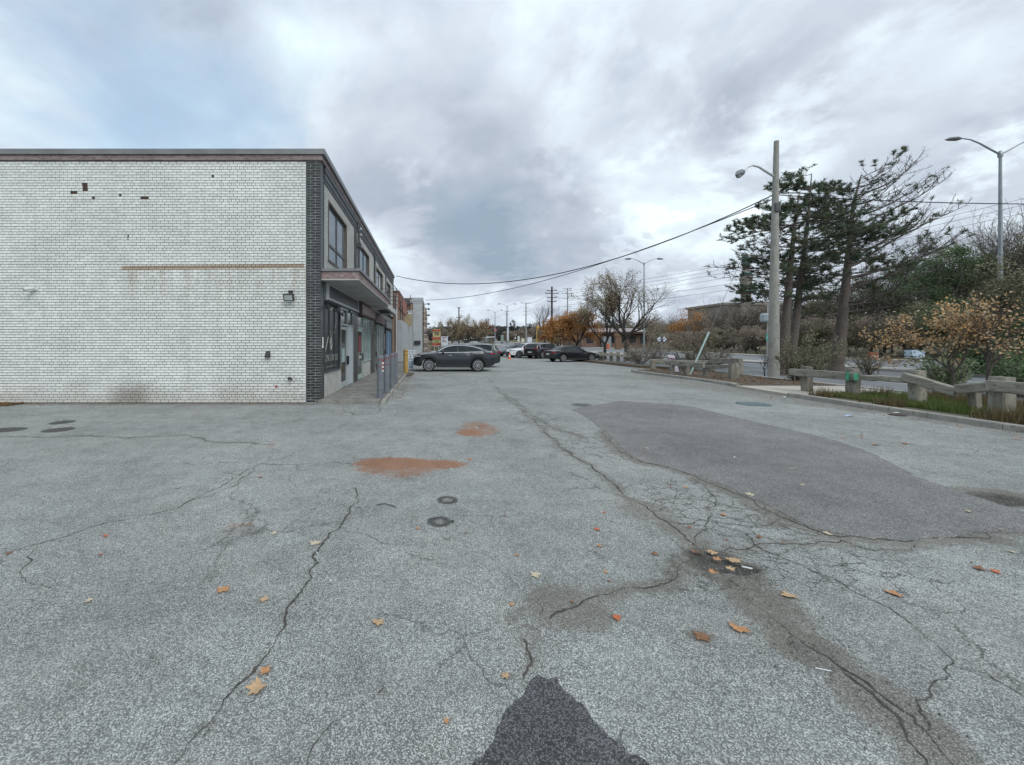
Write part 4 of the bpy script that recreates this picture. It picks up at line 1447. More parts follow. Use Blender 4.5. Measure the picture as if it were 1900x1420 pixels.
def interp(tab, x):
    xs = [t[0] for t in tab]
    return [float(np.interp(x, xs, [t[i] for t in tab])) for i in range(1, len(tab[0]))]


def make_car(name, label, cat, spec, loc, rz, paint):
    """spec: L, W, wheels (x positions, r), prof rows: x, bottom, belt, roof, half width at belt, half width at roof.  x runs from the tail (0) to the nose (L)."""
    root = thing(name, label, cat, loc, rz)
    L, tab, wx, wr = spec['L'], spec['prof'], spec['wx'], spec['wr']
    xs = set(np.round(np.linspace(0, L, 40), 3)) | {t[0] for t in tab}
    for w in wx:
        for a in np.linspace(0, math.pi, 15):
            xs.add(round(float(w + (wr + .05) * math.cos(a)), 3))
    xs = sorted(x for x in xs if 0 <= x <= L)
    tabx = [t[0] for t in tab]
    def sm(i):
        y = [t[i] for t in tab]
        return y
    def par(x):
        # smooth interpolation (monotone cubic-like by averaging)
        r = [0] * 5
        for dx, wgt in ((-.05, .25), (0, .5), (.05, .25)):
            q = interp(tab, min(max(x + dx, 0), L))
            r = [a + wgt * b for a, b in zip(r, q)]
        return r
    NR_ = 12
    def section(x):
        z0, zb, zr, wb, wf = par(x)
        za = z0
        for w in wx:
            d = abs(x - w)
            if d < wr + .05: za = max(za, wr + math.sqrt(max(0, (wr + .05) ** 2 - d * d)) - .0)
        za = min(za, zb - .12)
        gl = max(0.0, zr - zb)          # greenhouse height
        wmx = wb + .035
        mid = za + (zb - za) * .45
        pts = [(0, za), (wmx - .10, za), (wmx - .015, za + .02), (wmx, mid), (wmx - .005, za + (zb - za) * .78), (wb, zb),
               (wb + (wf - wb) * .5, zb + (gl - .05) * .5 if gl > .1 else zb + .02 * .5),
               (wf, zr - .055 if gl > .1 else zb + gl * .5), (wf * .93, zr - .018 if gl > .1 else zb + gl * .75), (wf * .65, zr), (wf * .3, zr + .012), (0, zr + .016)]
        return pts
    rows = [section(x) for x in xs]
    V_, F_, M_ = [], [], []
    n = NR_
    for x, pts in zip(xs, rows):
        for (y, z) in pts: V_.append((x, y, z))
        for (y, z) in pts[1:-1][::-1]: V_.append((x, -y, z))
    m = 2 * n - 2
    for i in range(len(xs) - 1):
        for k in range(m):
            k2 = (k + 1) % m
            F_.append([i * m + k, i * m + k2, (i + 1) * m + k2, (i + 1) * m + k])
            M_.append(1 if k in (0, m - 1) else 0)
    F_.append(list(range(m))); M_.append(0)
    F_.append([(len(xs) - 1) * m + k for k in range(m)][::-1]); M_.append(0)
    me = bpy.data.meshes.new('body'); me.from_pydata(V_, [], F_); me.materials.append(paint); me.materials.append(M_liner)
    me.polygons.foreach_set('material_index', M_); me.polygons.foreach_set('use_smooth', [True] * len(F_)); me.update()
    if hasattr(me, 'set_sharp_from_angle'): me.set_sharp_from_angle(angle=R(38))
    link('body', me, root)

    def patch(name, grid, mat, off=.006):
        """grid[i][j] points"""
        a, b = len(grid), len(grid[0])
        vs = [p for r_ in grid for p in r_]
        fs = [[i * b + j, i * b + j + 1, (i + 1) * b + j + 1, (i + 1) * b + j] for i in range(a - 1) for j in range(b - 1)]
        me = bpy.data.meshes.new(name); me.from_pydata(vs, [], fs); me.materials.append(mat)
        me.polygons.foreach_set('use_smooth', [True] * len(fs)); me.update()
        return link(name, me, root)
    # side windows follow the body surface
    for s in (1, -1):
        x0, x1 = spec['win']
        pr = spec.get('pillars', [])
        cuts = [x0] + pr + [x1]
        outline_lo, outline_hi = [], []
        for a, b in zip(cuts[:-1], cuts[1:]):
            grid = []
            for x in np.linspace(a + .03, b - .03, 12):
                z0, zb, zr, wb, wf = par(x)
                lo, hi = zb + .03, max(zb + .035, zr - .085)
                row = []
                for t in (0, .5, 1):
                    z = lo + (hi - lo) * t
                    f = (z - zb) / max(.05, (zr - .055 - zb))
                    y = wb + (wf - wb) * min(1, f)
                    row.append((x, s * (y + .008), z))
                grid.append(row)
            patch('side_window', grid, M_carglass)
            outline_lo += [g[0] for g in grid]; outline_hi += [g[2] for g in grid]
        mbx = MB()
        mbx.tube([Vector(p) + Vector((0, s * .004, 0)) for p in outline_hi], .024, 4)
        mbx.tube([Vector(p) + Vector((0, s * .004, 0)) for p in outline_lo], .020, 4)
        for p, q in ((outline_lo[0], outline_hi[0]), (outline_lo[-1], outline_hi[-1])):
            mbx.tube([p, q], .020, 4)
        mbx.build('window_trim', M_chrome if spec.get('chrome', True) else M_black, root, world=False)
        # mirror
        mx = spec['mirror']; z0, zb, zr, wb, wf = par(mx)
        mbx = MB(); mbx.lathe([(.02, -.10), (.07, -.07), (.085, 0), (.07, .08), (.02, .10)], (mx, s * (wb + .12), zb + .10), 8, 'y')
        mbx.box(mx - .02, mx + .04, s * (wb - .02), s * (wb + .08), zb + .04, zb + .08)
        mbx.build('mirror', paint, root, smooth=True, world=False)
        # handles, door gaps, sill
        mbx = MB()
        for hx in spec['handles']:
            z0, zb, zr, wb, wf = par(hx)
            mbx.box(hx - .09, hx + .09, s * (wb + .02), s * (wb + .055), zb - .14, zb - .11)
        mbx.build('door_handles', M_chrome if spec.get('chrome', True) else paint, root, world=False)
        mbx = MB()
        for gx_ in spec['gaps']:
            z0, zb, zr, wb, wf = par(gx_)
            mbx.box(gx_ - .004, gx_ + .004, s * (wb + .0), s * (wb + .0375), z0 + .16, zb - .02)
        mbx.build('door_gaps', M_liner, root, world=False)
        mbx = MB(); z0, zb, zr, wb, wf = par(L / 2)
        mbx.box(wx[0] + wr + .08, wx[1] - wr - .08, s * (wb - .05), s * (wb + .05), z0 - .02, z0 + .09)
        mbx.build('sill', M_black, root, world=False)
    # front and rear screens
    for nm, (a, b) in (('rear_window', spec['rear_glass']), ('windscreen', spec['front_glass'])):
        grid = []
        for x in np.linspace(a, b, 9):
            z0, zb, zr, wb, wf = par(x)
            gl = zr - zb
            row = []
            for t in np.linspace(-.9, .9, 9):
                y = t * wf
                at = abs(t)
                z = zr + .016 - .016 * (at / .65) if at < .65 else (zr - .018 * (at - .65) / .28)
                row.append((x + (.012 if nm == 'windscreen' else -.012), y, z + .010))
            grid.append(row)
        patch(nm, grid, M_carglass)
    # lights and plates
    for s in (1, -1):
        z0, zb, zr, wb, wf = par(.12)
        tz = spec['tail'][0]; th = spec['tail'][1]; tl = spec['tail'][2]
        mbx = MB()
        grid = []
        for x in np.linspace(-.012, tl, 6):
            q = par(max(x, 0)); yy = q[3] + .035 + .008
            grid.append([(x, s * yy, tz - th / 2 * (1 - .5 * x / tl)), (x, s * yy, tz + th / 2 * (1 - .3 * x / tl))])
        q = par(0)
        grid.insert(0, [(-.012, s * (q[3] - .28), tz - th * .3), (-.012, s * (q[3] - .28), tz + th * .4)])
        patch('tail_light', grid, M_tail)
        hz, hh, hl = spec['head']
        grid = []
        for x in np.linspace(L - hl, L + .012, 6):
            q = par(min(x, L)); yy = q[3] + .035 + .008
            f = (x - (L - hl)) / hl
            grid.append([(x, s * yy, hz - hh / 2 * f), (x, s * yy, hz + hh / 2 * (.3 + .7 * f))])
        q = par(L)
        grid.append([(L + .012, s * (q[3] - .35), hz - hh * .3), (L + .012, s * (q[3] - .35), hz + hh * .3)])
        patch('headlight', grid, M_head)
    mbx = MB(); mbx.box(-.02, -.005, -.26, .26, .62, .76); mbx.build('number_plate', M_plate, root, world=False)
    mbx = MB(); mbx.box(-.03, .1, -W_(par, 0) + .1, W_(par, 0) - .1, par(0)[0], par(0)[0] + .16); mbx.build('rear_bumper_trim', M_black, root, world=False)
    mbx = MB(); mbx.box(L - .1, L + .02, -.55, .55, .42, .68); mbx.build('grille', M_black, root, world=False)
    # wheels
    for w in wx:
        for s in (1, -1):
            q = par(w); yc = s * (q[3] - .075)
            e = bpy.data.objects.new('wheel', None); COL.objects.link(e); e.parent = root; e.location = (w, yc, wr)
            # tyre is the wheel body
            mbx = MB(); tw = .11
            mbx.lathe([(wr * .70, -tw), (wr * .93, -tw), (wr, -tw * .7), (wr, tw * .7), (wr * .93, tw), (wr * .70, tw)], (0, 0, 0), 28, 'y')
            mbx.build('tyre', M_tyre, e, world=False)
            mbx = MB(); o_ = s * (tw + .004)
            prof = [(wr * .70, 0), (wr * .72, .012), (wr * .62, .012), (wr * .60, -.03)]
            prof = [(r_, o_ + s * h) for r_, h in prof]
            mbx.lathe(prof if s > 0 else prof, (0, 0, 0), 24, 'y')
            k = spec['spokes']
            mrim = MB()
            for j in range(k):
                a = 2 * math.pi * j / k + .2
                c, d = math.cos(a), math.sin(a)
                wsp = spec.get('spw', .035)
                pts = [(wr * .10, -wsp * .6), (wr * .10, wsp * .6), (wr * .67, wsp), (wr * .67, -wsp)]
                vs = []
                for yy in (o_ - s * .02, o_ + s * .012):
                    for (u, v) in pts: vs.append((u * c - v * d, yy, u * d + v * c))
                mrim.add(vs, [(0, 1, 2, 3), (7, 6, 5, 4), (0, 4, 5, 1), (1, 5, 6, 2), (2, 6, 7, 3), (3, 7, 4, 0)])
            mrim.lathe([(wr * .14, o_ - s * .02), (wr * .13, o_ + s * .02), (.01, o_ + s * .022)], (0, 0, 0), 12, 'y')
            mrim.lathe([(wr * .735, o_ - s * .01), (wr * .735, o_ + s * .010), (wr * .66, o_ + s * .012), (wr * .65, o_ - s * .01)], (0, 0, 0), 28, 'y')
            mrim.build('rim', M_rim, e, world=False)
            mbx = MB(); mbx.lathe([(wr * .68, o_ - s * .06), (wr * .68, o_ - s * .05), (.01, o_ - s * .05)], (0, 0, 0), 20, 'y'); mbx.build('brake_disc', M_rim_dk, e, world=False)
    return root


def W_(par, x): return par(x)[3]


coupe_suv = dict(L=4.73, wx=(.98, 3.85), wr=.37, spokes=10, win=(.70, 3.30), pillars=[2.15], mirror=3.02, handles=(1.55, 2.6), gaps=(1.25, 2.15, 3.25), chrome=True,
    rear_glass=(.40, 1.15), front_glass=(2.75, 3.40), tail=(1.06, .09, .30), head=(.90, .13, .45), spw=.022,
    prof=[(0, .44, .98, 1.03, .80, .62), (.06, .36, 1.09, 1.14, .86, .68), (.30, .31, 1.13, 1.23, .90, .68), (.70, .30, 1.14, 1.37, .93, .67), (1.2, .30, 1.12, 1.53, .94, .65),
          (1.8, .30, 1.10, 1.61, .95, .64), (2.3, .30, 1.09, 1.62, .95, .64), (2.75, .30, 1.08, 1.55, .94, .64), (3.1, .30, 1.08, 1.39, .94, .68), (3.44, .30, 1.08, 1.17, .93, .75), (3.9, .30, 1.05, 1.12, .92, .75),
          (4.35, .31, .97, 1.06, .89, .71), (4.62, .34, .88, .97, .82, .65), (4.73, .40, .76, .84, .73, .59)])
wagon_suv = dict(L=4.85, wx=(.95, 3.85), wr=.37, spokes=10, win=(.55, 3.35), pillars=[1.4, 2.35], mirror=3.12, handles=(1.7, 2.7), gaps=(1.35, 2.35, 3.3), chrome=True,
    rear_glass=(.10, .40), front_glass=(2.95, 3.5), tail=(1.05, .14, .18), head=(.85, .16, .45),
    prof=[(0, .42, .98, 1.02, .80, .70), (.06, .32, 1.04, 1.12, .88, .72), (.22, .28, 1.08, 1.42, .91, .78), (.42, .26, 1.08, 1.60, .93, .80), (1.2, .26, 1.07, 1.67, .94, .82),
          (2.3, .26, 1.05, 1.67, .95, .82), (2.9, .26, 1.03, 1.60, .94, .80), (3.2, .26, 1.02, 1.40, .94, .70), (3.52, .26, 1.01, 1.10, .93, .76), (4.0, .27, .97, 1.06, .92, .76),
          (4.5, .30, .88, .98, .87, .70), (4.78, .34, .72, .82, .78, .62), (4.85, .40, .62, .70, .68, .55)])
sedan = dict(L=4.80, wx=(.98, 3.80), wr=.34, spokes=5, spw=.05, win=(.85, 3.35), pillars=[2.2], mirror=2.98, handles=(1.65, 2.65), gaps=(1.3, 2.2, 3.2), chrome=False,
    rear_glass=(.62, 1.35), front_glass=(2.7, 3.4), tail=(.86, .11, .28), head=(.68, .13, .5),
    prof=[(0, .38, .90, .95, .74, .66), (.07, .30, .95, 1.00, .82, .68), (.35, .24, .96, 1.03, .88, .68), (.6, .22, .96, 1.07, .90, .66), (1.0, .22, .95, 1.26, .91, .60), (1.4, .22, .93, 1.40, .92, .57),
          (2.0, .22, .91, 1.44, .92, .57), (2.55, .22, .89, 1.41, .92, .58), (3.0, .22, .87, 1.20, .91, .64), (3.42, .22, .86, .96, .90, .74), (3.9, .23, .82, .91, .89, .72),
          (4.4, .26, .72, .80, .84, .66), (4.72, .30, .60, .68, .74, .56), (4.80, .36, .54, .60, .64, .50)])
white_spec = dict(wagon_suv); white_spec.update(chrome=False, spokes=6, spw=.045)


def place_car(name, label, cat, spec, px_c, D, rz, paint):
    X = (px_c - CX) * D / F
    c, s = math.cos(rz), math.sin(rz)
    L = spec['L']
    # origin sits at the tail; shift so that the car's centre is at X, D
    loc = (X - c * L / 2, D - s * L / 2, float(T(D)))
    return make_car(name, label, cat, spec, loc, rz, paint)


place_car('parked_car', 'dark grey coupe styled suv parked nose in beside the shops, its side to the camera', 'car', coupe_suv, 841, 24.2, R(180), car_paint('graphite_paint', (.022, .026, .032), .5, .22))
place_car('parked_car', 'dark grey suv parked behind the coupe styled one, only its roof and tail showing', 'car', wagon_suv, 861, 28.2, R(179), car_paint('dark_slate_paint', (.028, .033, .037)))
place_car('parked_car', 'white suv parked facing the shops behind the orange cone', 'car', white_spec, 979, 45.2, R(192), car_paint('white_car_paint', (.55, .57, .60), 0.0, .3))
place_car('parked_car', 'black suv with silver window trim parked between the white suv and the black sedan', 'car', wagon_suv, 1012, 43.6, R(33), car_paint('black_suv_paint', (.018, .018, .022)))
place_car('parked_car', 'black saloon car parked by the guard rail under the orange tree', 'car', sedan, 1061, 36.0, R(14), car_paint('black_sedan_paint', (.012, .014, .018)))
place_car('parked_car', 'dark car whose nose shows left of the white suv', 'car', sedan, 955, 49.5, R(200), car_paint('charcoal_paint', (.03, .035, .04)))

# traffic cone
def cone(px, D, label, s=1.0):
    b = base(px, D); t = thing('traffic_cone', label, 'cone', b)
    M_or = pmat('cone_orange', (.70, .12, .03), (.6, .10, .03), 5, .5)
    mb = MB(); mb.box(b.x - .18 * s, b.x + .18 * s, b.y - .18 * s, b.y + .18 * s, b.z, b.z + .035); mb.build('cone_base', M_or, t)
    mb = MB(); mb.lathe([(.14 * s, .035), (.12 * s, .18 * s), (.10 * s, .25 * s)], b, 14); mb.lathe([(.078 * s, .40 * s), (.03 * s, .70 * s), (.012, .705 * s)], b, 14); mb.build('cone_body', M_or, t)
    mb = MB(); mb.lathe([(.10 * s, .25 * s), (.078 * s, .40 * s)], b, 14); mb.build('white_band', M_white, t)
    return t
cone(945.5, 41.0, 'orange traffic cone with white band before the white suv', 1.0)

# ------------------------------------------------------------------ timber guard rails
M_wood = pmat('weathered_timber', (.19, .18, .15), (.30, .285, .24), 2.2, .9, .9, 35, c3=(.11, .115, .09), stretch=(3, 3, 1), detail=6, obj_rand=.15)
M_woodh = pmat('weathered_rail', (.21, .20, .165), (.34, .325, .28), 2.2, .9, .9, 35, c3=(.12, .125, .10), stretch=(3, 1, 4), detail=6, obj_rand=.15)
M_green = pmat('green_spray_paint', (.05, .30, .19), (.08, .36, .22), 9, .7)


def wobbly_beam(a, b, w, h, rng, n=7, mb=None):
    """squared timber from a to b with worn edges"""
    mb = mb or MB()
    a, b = Vector(a), Vector(b)
    d = (b - a).normalized()
    side = d.cross(Vector((0, 0, 1)))
    if side.length < .1: side = Vector((1, 0, 0))
    side.normalize(); up = side.cross(d).normalized()
    i0 = len(mb.v)
    ch = .2
    for i in range(n + 1):
        t = i / n
        c = a + (b - a) * t + side * rng.uniform(-.006, .006) + up * rng.uniform(-.006, .006)
        for (u, v) in ((-1, -1 + ch), (-1 + ch, -1), (1 - ch, -1), (1, -1 + ch), (1, 1 - ch), (1 - ch, 1), (-1 + ch, 1), (-1, 1 - ch)):
            k = .94 if i in (0, n) else 1.0
            mb.v.append(tuple(c + side * (u * w / 2 * k + rng.uniform(-.005, .005)) + up * (v * h / 2 * k + rng.uniform(-.005, .005))))
    for i in range(n):
        for k in range(8):
            k2 = (k + 1) % 8
            mb.f.append([i0 + i * 8 + k, i0 + i * 8 + k2, i0 + (i + 1) * 8 + k2, i0 + (i + 1) * 8 + k]); mb.m.append(0)
    mb.f.append([i0 + k for k in range(8)][::-1]); mb.m.append(0)
    mb.f.append([i0 + n * 8 + k for k in range(8)]); mb.m.append(0)
    return mb


rf = random.Random(21)


def post_at(root, px, D, top, w=.24, lean=(0, 0), z0=-.05):
    b = base(px, D)
    a = Vector((b.x, b.y, b.z + z0)); c = Vector((b.x + lean[0], b.y + lean[1], b.z + top))
    wobbly_beam(a, c, w, w, rf, 5).build('post', M_wood, root, smooth=False)
    return b


def rail_between(root, a, b, w=.14, h=.22):
    return wobbly_beam(a, b, w, h, rf, 6).build('rail', M_woodh, root)


t = thing('guard_rail', 'weathered timber guard rail on heavy posts with a broken sagging middle, along the kerb', 'guard rail', (12.5, 13.2, 0))
P1 = post_at(t, 1497, 13.35, .90); P2 = post_at(t, 1583, 11.9, .93, .25); P3 = post_at(t, 1702, 10.35, .98, .25); P4 = post_at(t, 1858, 8.75, .95, .28)
P5 = post_at(t, 2075, 7.0, .95, .26)
o_ = .19
rail_between(t, (P1.x - o_ - .05, P1.y + .35, .70), (P2.x - o_ + .02, P2.y - .25, .70), .13, .23)
rail_between(t, (P2.x - .02, P2.y - .25, .69), (P3.x - .02, P3.y + .2, .70), .12, .15)
V1 = P(1783, 738, 9.45)
rail_between(t, (P3.x - o_, P3.y + .15, .82), (V1.x - .1, V1.y, .52), .13, .22)
rail_between(t, (V1.x - .1, V1.y - .02, .60), (P4.x - .12, P4.y + .12, .72), .13, .22)
rail_between(t, (P4.x - .20, P4.y + .05, .76), (P5.x - .2, P5.y, .74), .13, .25)
mb = MB(); q = Vector((P2.x - o_ - .072, P2.y - .13, .70))
mb.mbox(Matrix.Translation((P2.x - .27, P2.y - .10, .70)), .014, .09, .24); mb.mbox(Matrix.Translation((P2.x - .195, P2.y - .262, .70)), .13, .014, .2)
mb.build('green_paint_mark', M_green, t)
b = base(1783, 9.2)
mb = wobbly_beam((V1.x + .15, 9.3, 0), (V1.x + .1, 9.3, .55), .16, .16, rf, 4); mb.build('post', M_wood, t)

t = thing('guard_rail', 'dark weathered timber barrier across the mulch island behind the leaning pipe', 'guard rail', (13.2, 18.5, 0))
Q = []
for px, D, top in ((1247, 20.3, .62), (1274, 19.7, .6), (1309, 18.8, .6), (1358, 17.3, .78), (1366, 17.9, .80)):
    Q.append(post_at(t, px, D, top, .2 if px != 1309 else .16))
def pz(px, D, z): b_ = base(px, D); return (b_.x, b_.y, z)
rail_between(t, pz(1236, 20.6, .68), pz(1306, 18.7, .63), .16, .26)
rail_between(t, pz(1307, 18.9, .55), pz(1368, 17.2, .68), .13, .16)
t = thing('guard_rail', 'rear timber barrier of the mulch island, nearest the road', 'guard rail', (14, 23.5, 0))
for px, D, top in ((1212, 24.0, .62), (1262, 24.0, .55), (1320, 23.0, .6), (1372, 21.6, .85)):
    post_at(t, px, D, top, .26)
rail_between(t, pz(1206, 24.2, .58), pz(1262, 23.9, .52), .2, .24)
rail_between(t, pz(1262, 23.8, .55), pz(1322, 22.9, .58), .16, .2)
rail_between(t, pz(1320, 22.8, .66), pz(1374, 21.4, .72), .2, .3)
t = thing('guard_rail', 'far timber guard rail under the pale leaved trees beside the black saloon', 'guard rail', (15.5, 36, 0))
for px in (1113, 1118, 1134, 1147, 1160, 1172):
    post_at(t, px, 36.5 - (px - 1113) * .02, .85, .22)
rail_between(t, pz(1111, 36.2, .62), pz(1148, 35.6, .62), .15, .28); rail_between(t, pz(1148, 35.6, .55), pz(1180, 35.0, .5), .15, .26)

# boards, pipe, grate, small things on the island
M_pinksign = pmat('board_pinkish', (.55, .50, .56), (.48, .44, .50), 5, .5)
t = thing('sidewalk_sign', 'small white board sign with dark frame standing behind the island barrier', 'sign', pz(1252, 21.0, 0))
a = P(1236.5, 656.5, 21.2); b_ = P(1252, 658, 21.0); c_ = P(1262, 691, 20.7); d_ = P(1245.5, 690, 20.9)
mb = MB(); mb.add([a, b_, c_, d_] + [p_ + Vector((0, .02, 0)) for p_ in (a, b_, c_, d_)], [(3, 2, 1, 0), (4, 5, 6, 7), (0, 1, 5, 4), (1, 2, 6, 5), (2, 3, 7, 6), (3, 0, 4, 7)]); mb.build('board', M_pinksign, t)
mb = MB(); off = Vector((0, -.012, 0))
for u, v in ((a, b_), (b_, c_), (c_, d_), (d_, a)): mb.tube([u + off, v + off], .018, 4)
mb.tube([b_, P(1270, 692, 21.5)], .02, 4); mb.build('board_frame', M_black, t)
ux = (b_ - a).normalized(); uy = (a - d_).normalized()
cc = a * .36 + b_ * .36 + c_ * .14 + d_ * .14
for txt, sz, h in (('PERI', .17, 0),):
    M_ = frame(cc + Vector((0, -.02, h)), ux, uy)
    lettering(txt, sz, M_, pmat('plum_ink', (.14, .03, .07)), t, off=.004)
mb = MB(); M_ = frame(cc + Vector((0, -.018, -.13)), ux, uy); tri(M_, [(-.16, -.012), (.16, -.012), (.16, .012), (-.16, .012)], mb); mb.build('underline', MATS['plum_ink'], t)

pole_x, pole_y = (1437.5 - CX) * 19.0 / F, 19.0
POLE_TOP = 11.3
gb = Vector(pz(1280, 20.0, 0.08))
top = Vector((pole_x - .1, pole_y, 9.0))
dirv = (top - gb)
t = thing('guy_wire', 'leaning pale mint guy wire guard tube running up to the concrete pole', 'guy wire', gb)
mb = MB(); mb.tube([gb, gb + dirv * .24], .045, 10); mb.build('guard_tube', pmat('mint_plastic', (.42, .56, .54), (.38, .50, .48), 4, .4), t, smooth=True)
mb = MB(); mb.tube([gb + dirv * .235, top], .010, 5); mb.build('wire', pmat('steel_wire', (.25, .25, .25), metal=.5), t)

# storm drain
gx0, gy0 = G(1397, 750)
t = thing('storm_drain', 'round iron storm drain grate set in the lot near the kerb', 'drain', (gx0, gy0, 0))
M_iron = pmat('drain_iron', (.04, .09, .10), (.07, .12, .12), 8, .6, metal=.3)
mb = MB(); mb.lathe([(.40, -.02), (.40, .006), (.35, .008), (.35, -.02)], (gx0, gy0, 0), 28)
mb.build('ring', M_iron, t)
mb = MB(); mb.lathe([(.35, -.02), (.35, .003)], (gx0, gy0, 0), 24); mb.build('pit', M_liner, t)
for k in range(-4, 5):
    h = math.sqrt(max(0, .34 ** 2 - (k * .075) ** 2))
    mb = MB(); mb.box(gx0 + k * .075 - .018, gx0 + k * .075 + .018, gy0 - h, gy0 + h, .004, .010); mb.build('bar', pmat('bar_iron', (.22, .30, .30), (.16, .22, .23), 8, .5), t)

# ------------------------------------------------------------------ poles and lamps
M_cpole = pmat('concrete_pole', (.25, .25, .225), (.31, .305, .28), 2, .85, .2, 40, c3=(.20, .20, .18), stretch=(2, 2, .6))
t = thing('lamp_pole', 'tall concrete pole with single cobra lamp beside the pines', 'lamp post', (pole_x, pole_y, 0))
mb = MB(); mb.tube([(pole_x - .06, pole_y, -.1), (pole_x - .03, pole_y, 4), (pole_x + .02, pole_y, 8), (pole_x + .08, pole_y, POLE_TOP)], [.235, .195, .14, .10], 12); mb.build('pole', M_cpole, t, smooth=True)
ap = P(1441, 330, 19.0); hp = P(1380, 318, 19.0)
mb = MB(); mb.tube([ap, P(1425, 321, 19), P(1408, 310, 19), P(1396, 307, 19), P(1388, 310, 19), hp], [.06, .05, .045, .04, .04, .04], 8); mb.build('arm', M_alu, t)
mb = MB(); hd = P(1366, 326, 18.9)
mb.tube([hp, hp + (hd - hp) * .25, hp + (hd - hp) * .65, hd], [.07, .15, .17, .05], 10); mb.build('lamp_head', pmat('lamp_grey', (.12, .14, .15), (.2, .22, .23), 4, .5), t, smooth=True)
mb = MB(); m_ = hp + (hd - hp) * .65; mb.lathe([(.03, -.19), (.10, -.16), (.12, -.08)], m_, 10); mb.build('lens', pmat('lens_pale', (.3, .32, .3), rough=.3), t)
mb = MB(); mb.mbox(Matrix.Translation((pole_x, pole_y - .16, 8.1)), .22, .1, .4); mb.build('pole_bracket', M_frame_dk, t)


def double_lamp(px, D, ytop, label, arm=2.4, rad=.12):
    b = base(px, D); zt = EYE + (HY - ytop) * D / F
    t = thing('street_lamp', label, 'street lamp', b, 0, 'double armed street lamps on the median')
    mp = pmat('lamp_steel', (.22, .25, .27), (.28, .31, .33), 3, .45, metal=.4)
    mb = MB(); mb.tube([b, (b.x, b.y, zt)], [rad, rad * .5], 8); mb.build('pole', mp, t, smooth=True)
    mb = MB(); mb.lathe([(rad * .8, -.15), (rad * .9, 0), (rad * .5, .2)], (b.x, b.y, zt), 8); mb.build('pole_cap', mp, t)
    for s in (-1, 1):
        pts = [(b.x + s * u * arm, b.y, zt + v * arm) for u, v in ((0, 0), (.25, .13), (.5, .27), (.72, .36), (.9, .39), (1.0, .39))]
        mb = MB(); mb.tube(pts, [.05, .045, .04, .035, .03, .03], 6); mb.build('arm', mp, t)
        mb = MB(); e = pts[-1]
        mb.tube([(e[0] - s * .1, e[1], e[2]), (e[0] + s * .15, e[1], e[2] - .01), (e[0] + s * .55, e[1], e[2] - .03), (e[0] + s * .78, e[1], e[2] - .07)], [.05, .12, .10, .03], 8); mb.build('lamp_head', pmat('lamp_head_dark', (.06, .07, .075), (.1, .11, .12), 4, .5), t)
    return t


double_lamp(1856, 22.4, 287, 'nearest double armed street lamp, at the right edge of the view', 2.3)
double_lamp(1195, 52.0, 490, 'double armed street lamp rising behind the half bare tree', 1.75)
double_lamp(941, 112, 569, 'far double armed street lamp left of the orange tree', 1.9, .16)
double_lamp(918.5, 138, 580, 'farthest double armed street lamp, above the bus shelter', 2.0, .18)

M_wpole = pmat('dark_wood_pole', (.035, .03, .027), (.06, .05, .045), 3, .9)


def utility_pole(px, D, ytop, label, arms=(), mat=None, rad=.16, ins=True):
    b = base(px, D); zt = EYE + (HY - ytop) * D / F
    t = thing('utility_pole', label, 'utility pole', b)
    mb = MB(); mb.tube([b, (b.x, b.y, zt)], [rad, rad * .65], 8); mb.build('pole', mat or M_wpole, t)
    for (dz, half) in arms:
        mb = MB(); mb.box(b.x - half, b.x + half, b.y - .06, b.y + .06, zt - dz - .07, zt - dz + .07)
        for s in (-1, 1): mb.lathe([(.06, 0), (.1, .12), (.05, .25)], (b.x + s * half, b.y, zt - dz), 6)
        mb.build('crossarm', mat or M_wpole, t)
    return t, b, zt


utility_pole(1024, 88, 532, 'dark wooden utility pole with cross arms behind the orange tree', ((.9, 1.0), (1.5, 1.4), (2.4, 1.0), (3.3, .9)), rad=.28)
utility_pole(1053, 118, 535, 'pale slender power pole right of the dark wooden one', ((.2, 1.1), (1.6, 1.6), (3.1, 1.3), (5.5, 1.0)), pmat('pale_pole', (.24, .25, .26)), .22)
utility_pole(976, 150, 562, 'pale power pole with wide top arm above the white suv', ((.1, 1.9), (2.0, .9), (3.2, .9), (4.6, .9)), MATS['pale_pole'], .28)
utility_pole(940.5, 175, 577, 'dark power pole beside the far street lamp', ((.2, .9), (1.6, .7)), rad=.3)
utility_pole(851.5, 95, 571, 'dark wooden pole rising behind the broad brown tree', ((.1, .3), (2.4, .5)), rad=.2)
utility_pole(902.5, 190, 592, 'faraway power pole above the bus shelter', ((.1, 1.2),), MATS['pale_pole'], .28)
utility_pole(806, 180, 604, 'faint faraway pole above the yellow price board', (), MATS['pale_pole'], .3)
t_, b_, z_ = utility_pole(1427, 46, 560, 'pale concrete pole just left of the big concrete lamp pole', (), pmat('pole_cream', (.38, .37, .33), (.44, .43, .39), 3, .8), .25)
mb = MB(); q = P(1420, 590, 45.7)
mb.lathe([(.35, -.5), (.5, -.35), (.5, .35), (.35, .5)], q, 10); mb.build('transformer', pmat('transformer_grey', (.30, .34, .36)), t_)
t = thing('street_name_sign', 'small green street sign on the pale pole', 'sign', P(1424, 626, 45.6))
mb = MB(); a = P(1421.5, 620, 45.6); c_ = P(1432, 632, 45.6); mb.box(a.x, c_.x, 45.55, 45.62, c_.z, a.z); mb.build('panel', pmat('sign_green', (.03, .25, .20), (.04, .30, .24), 3, .5), t)
mb = MB(); mb.box(a.x, c_.x, 45.54, 45.55, (a.z + c_.z) / 2 - .03, (a.z + c_.z) / 2 + .03); mb.build('white_line', M_white, t)


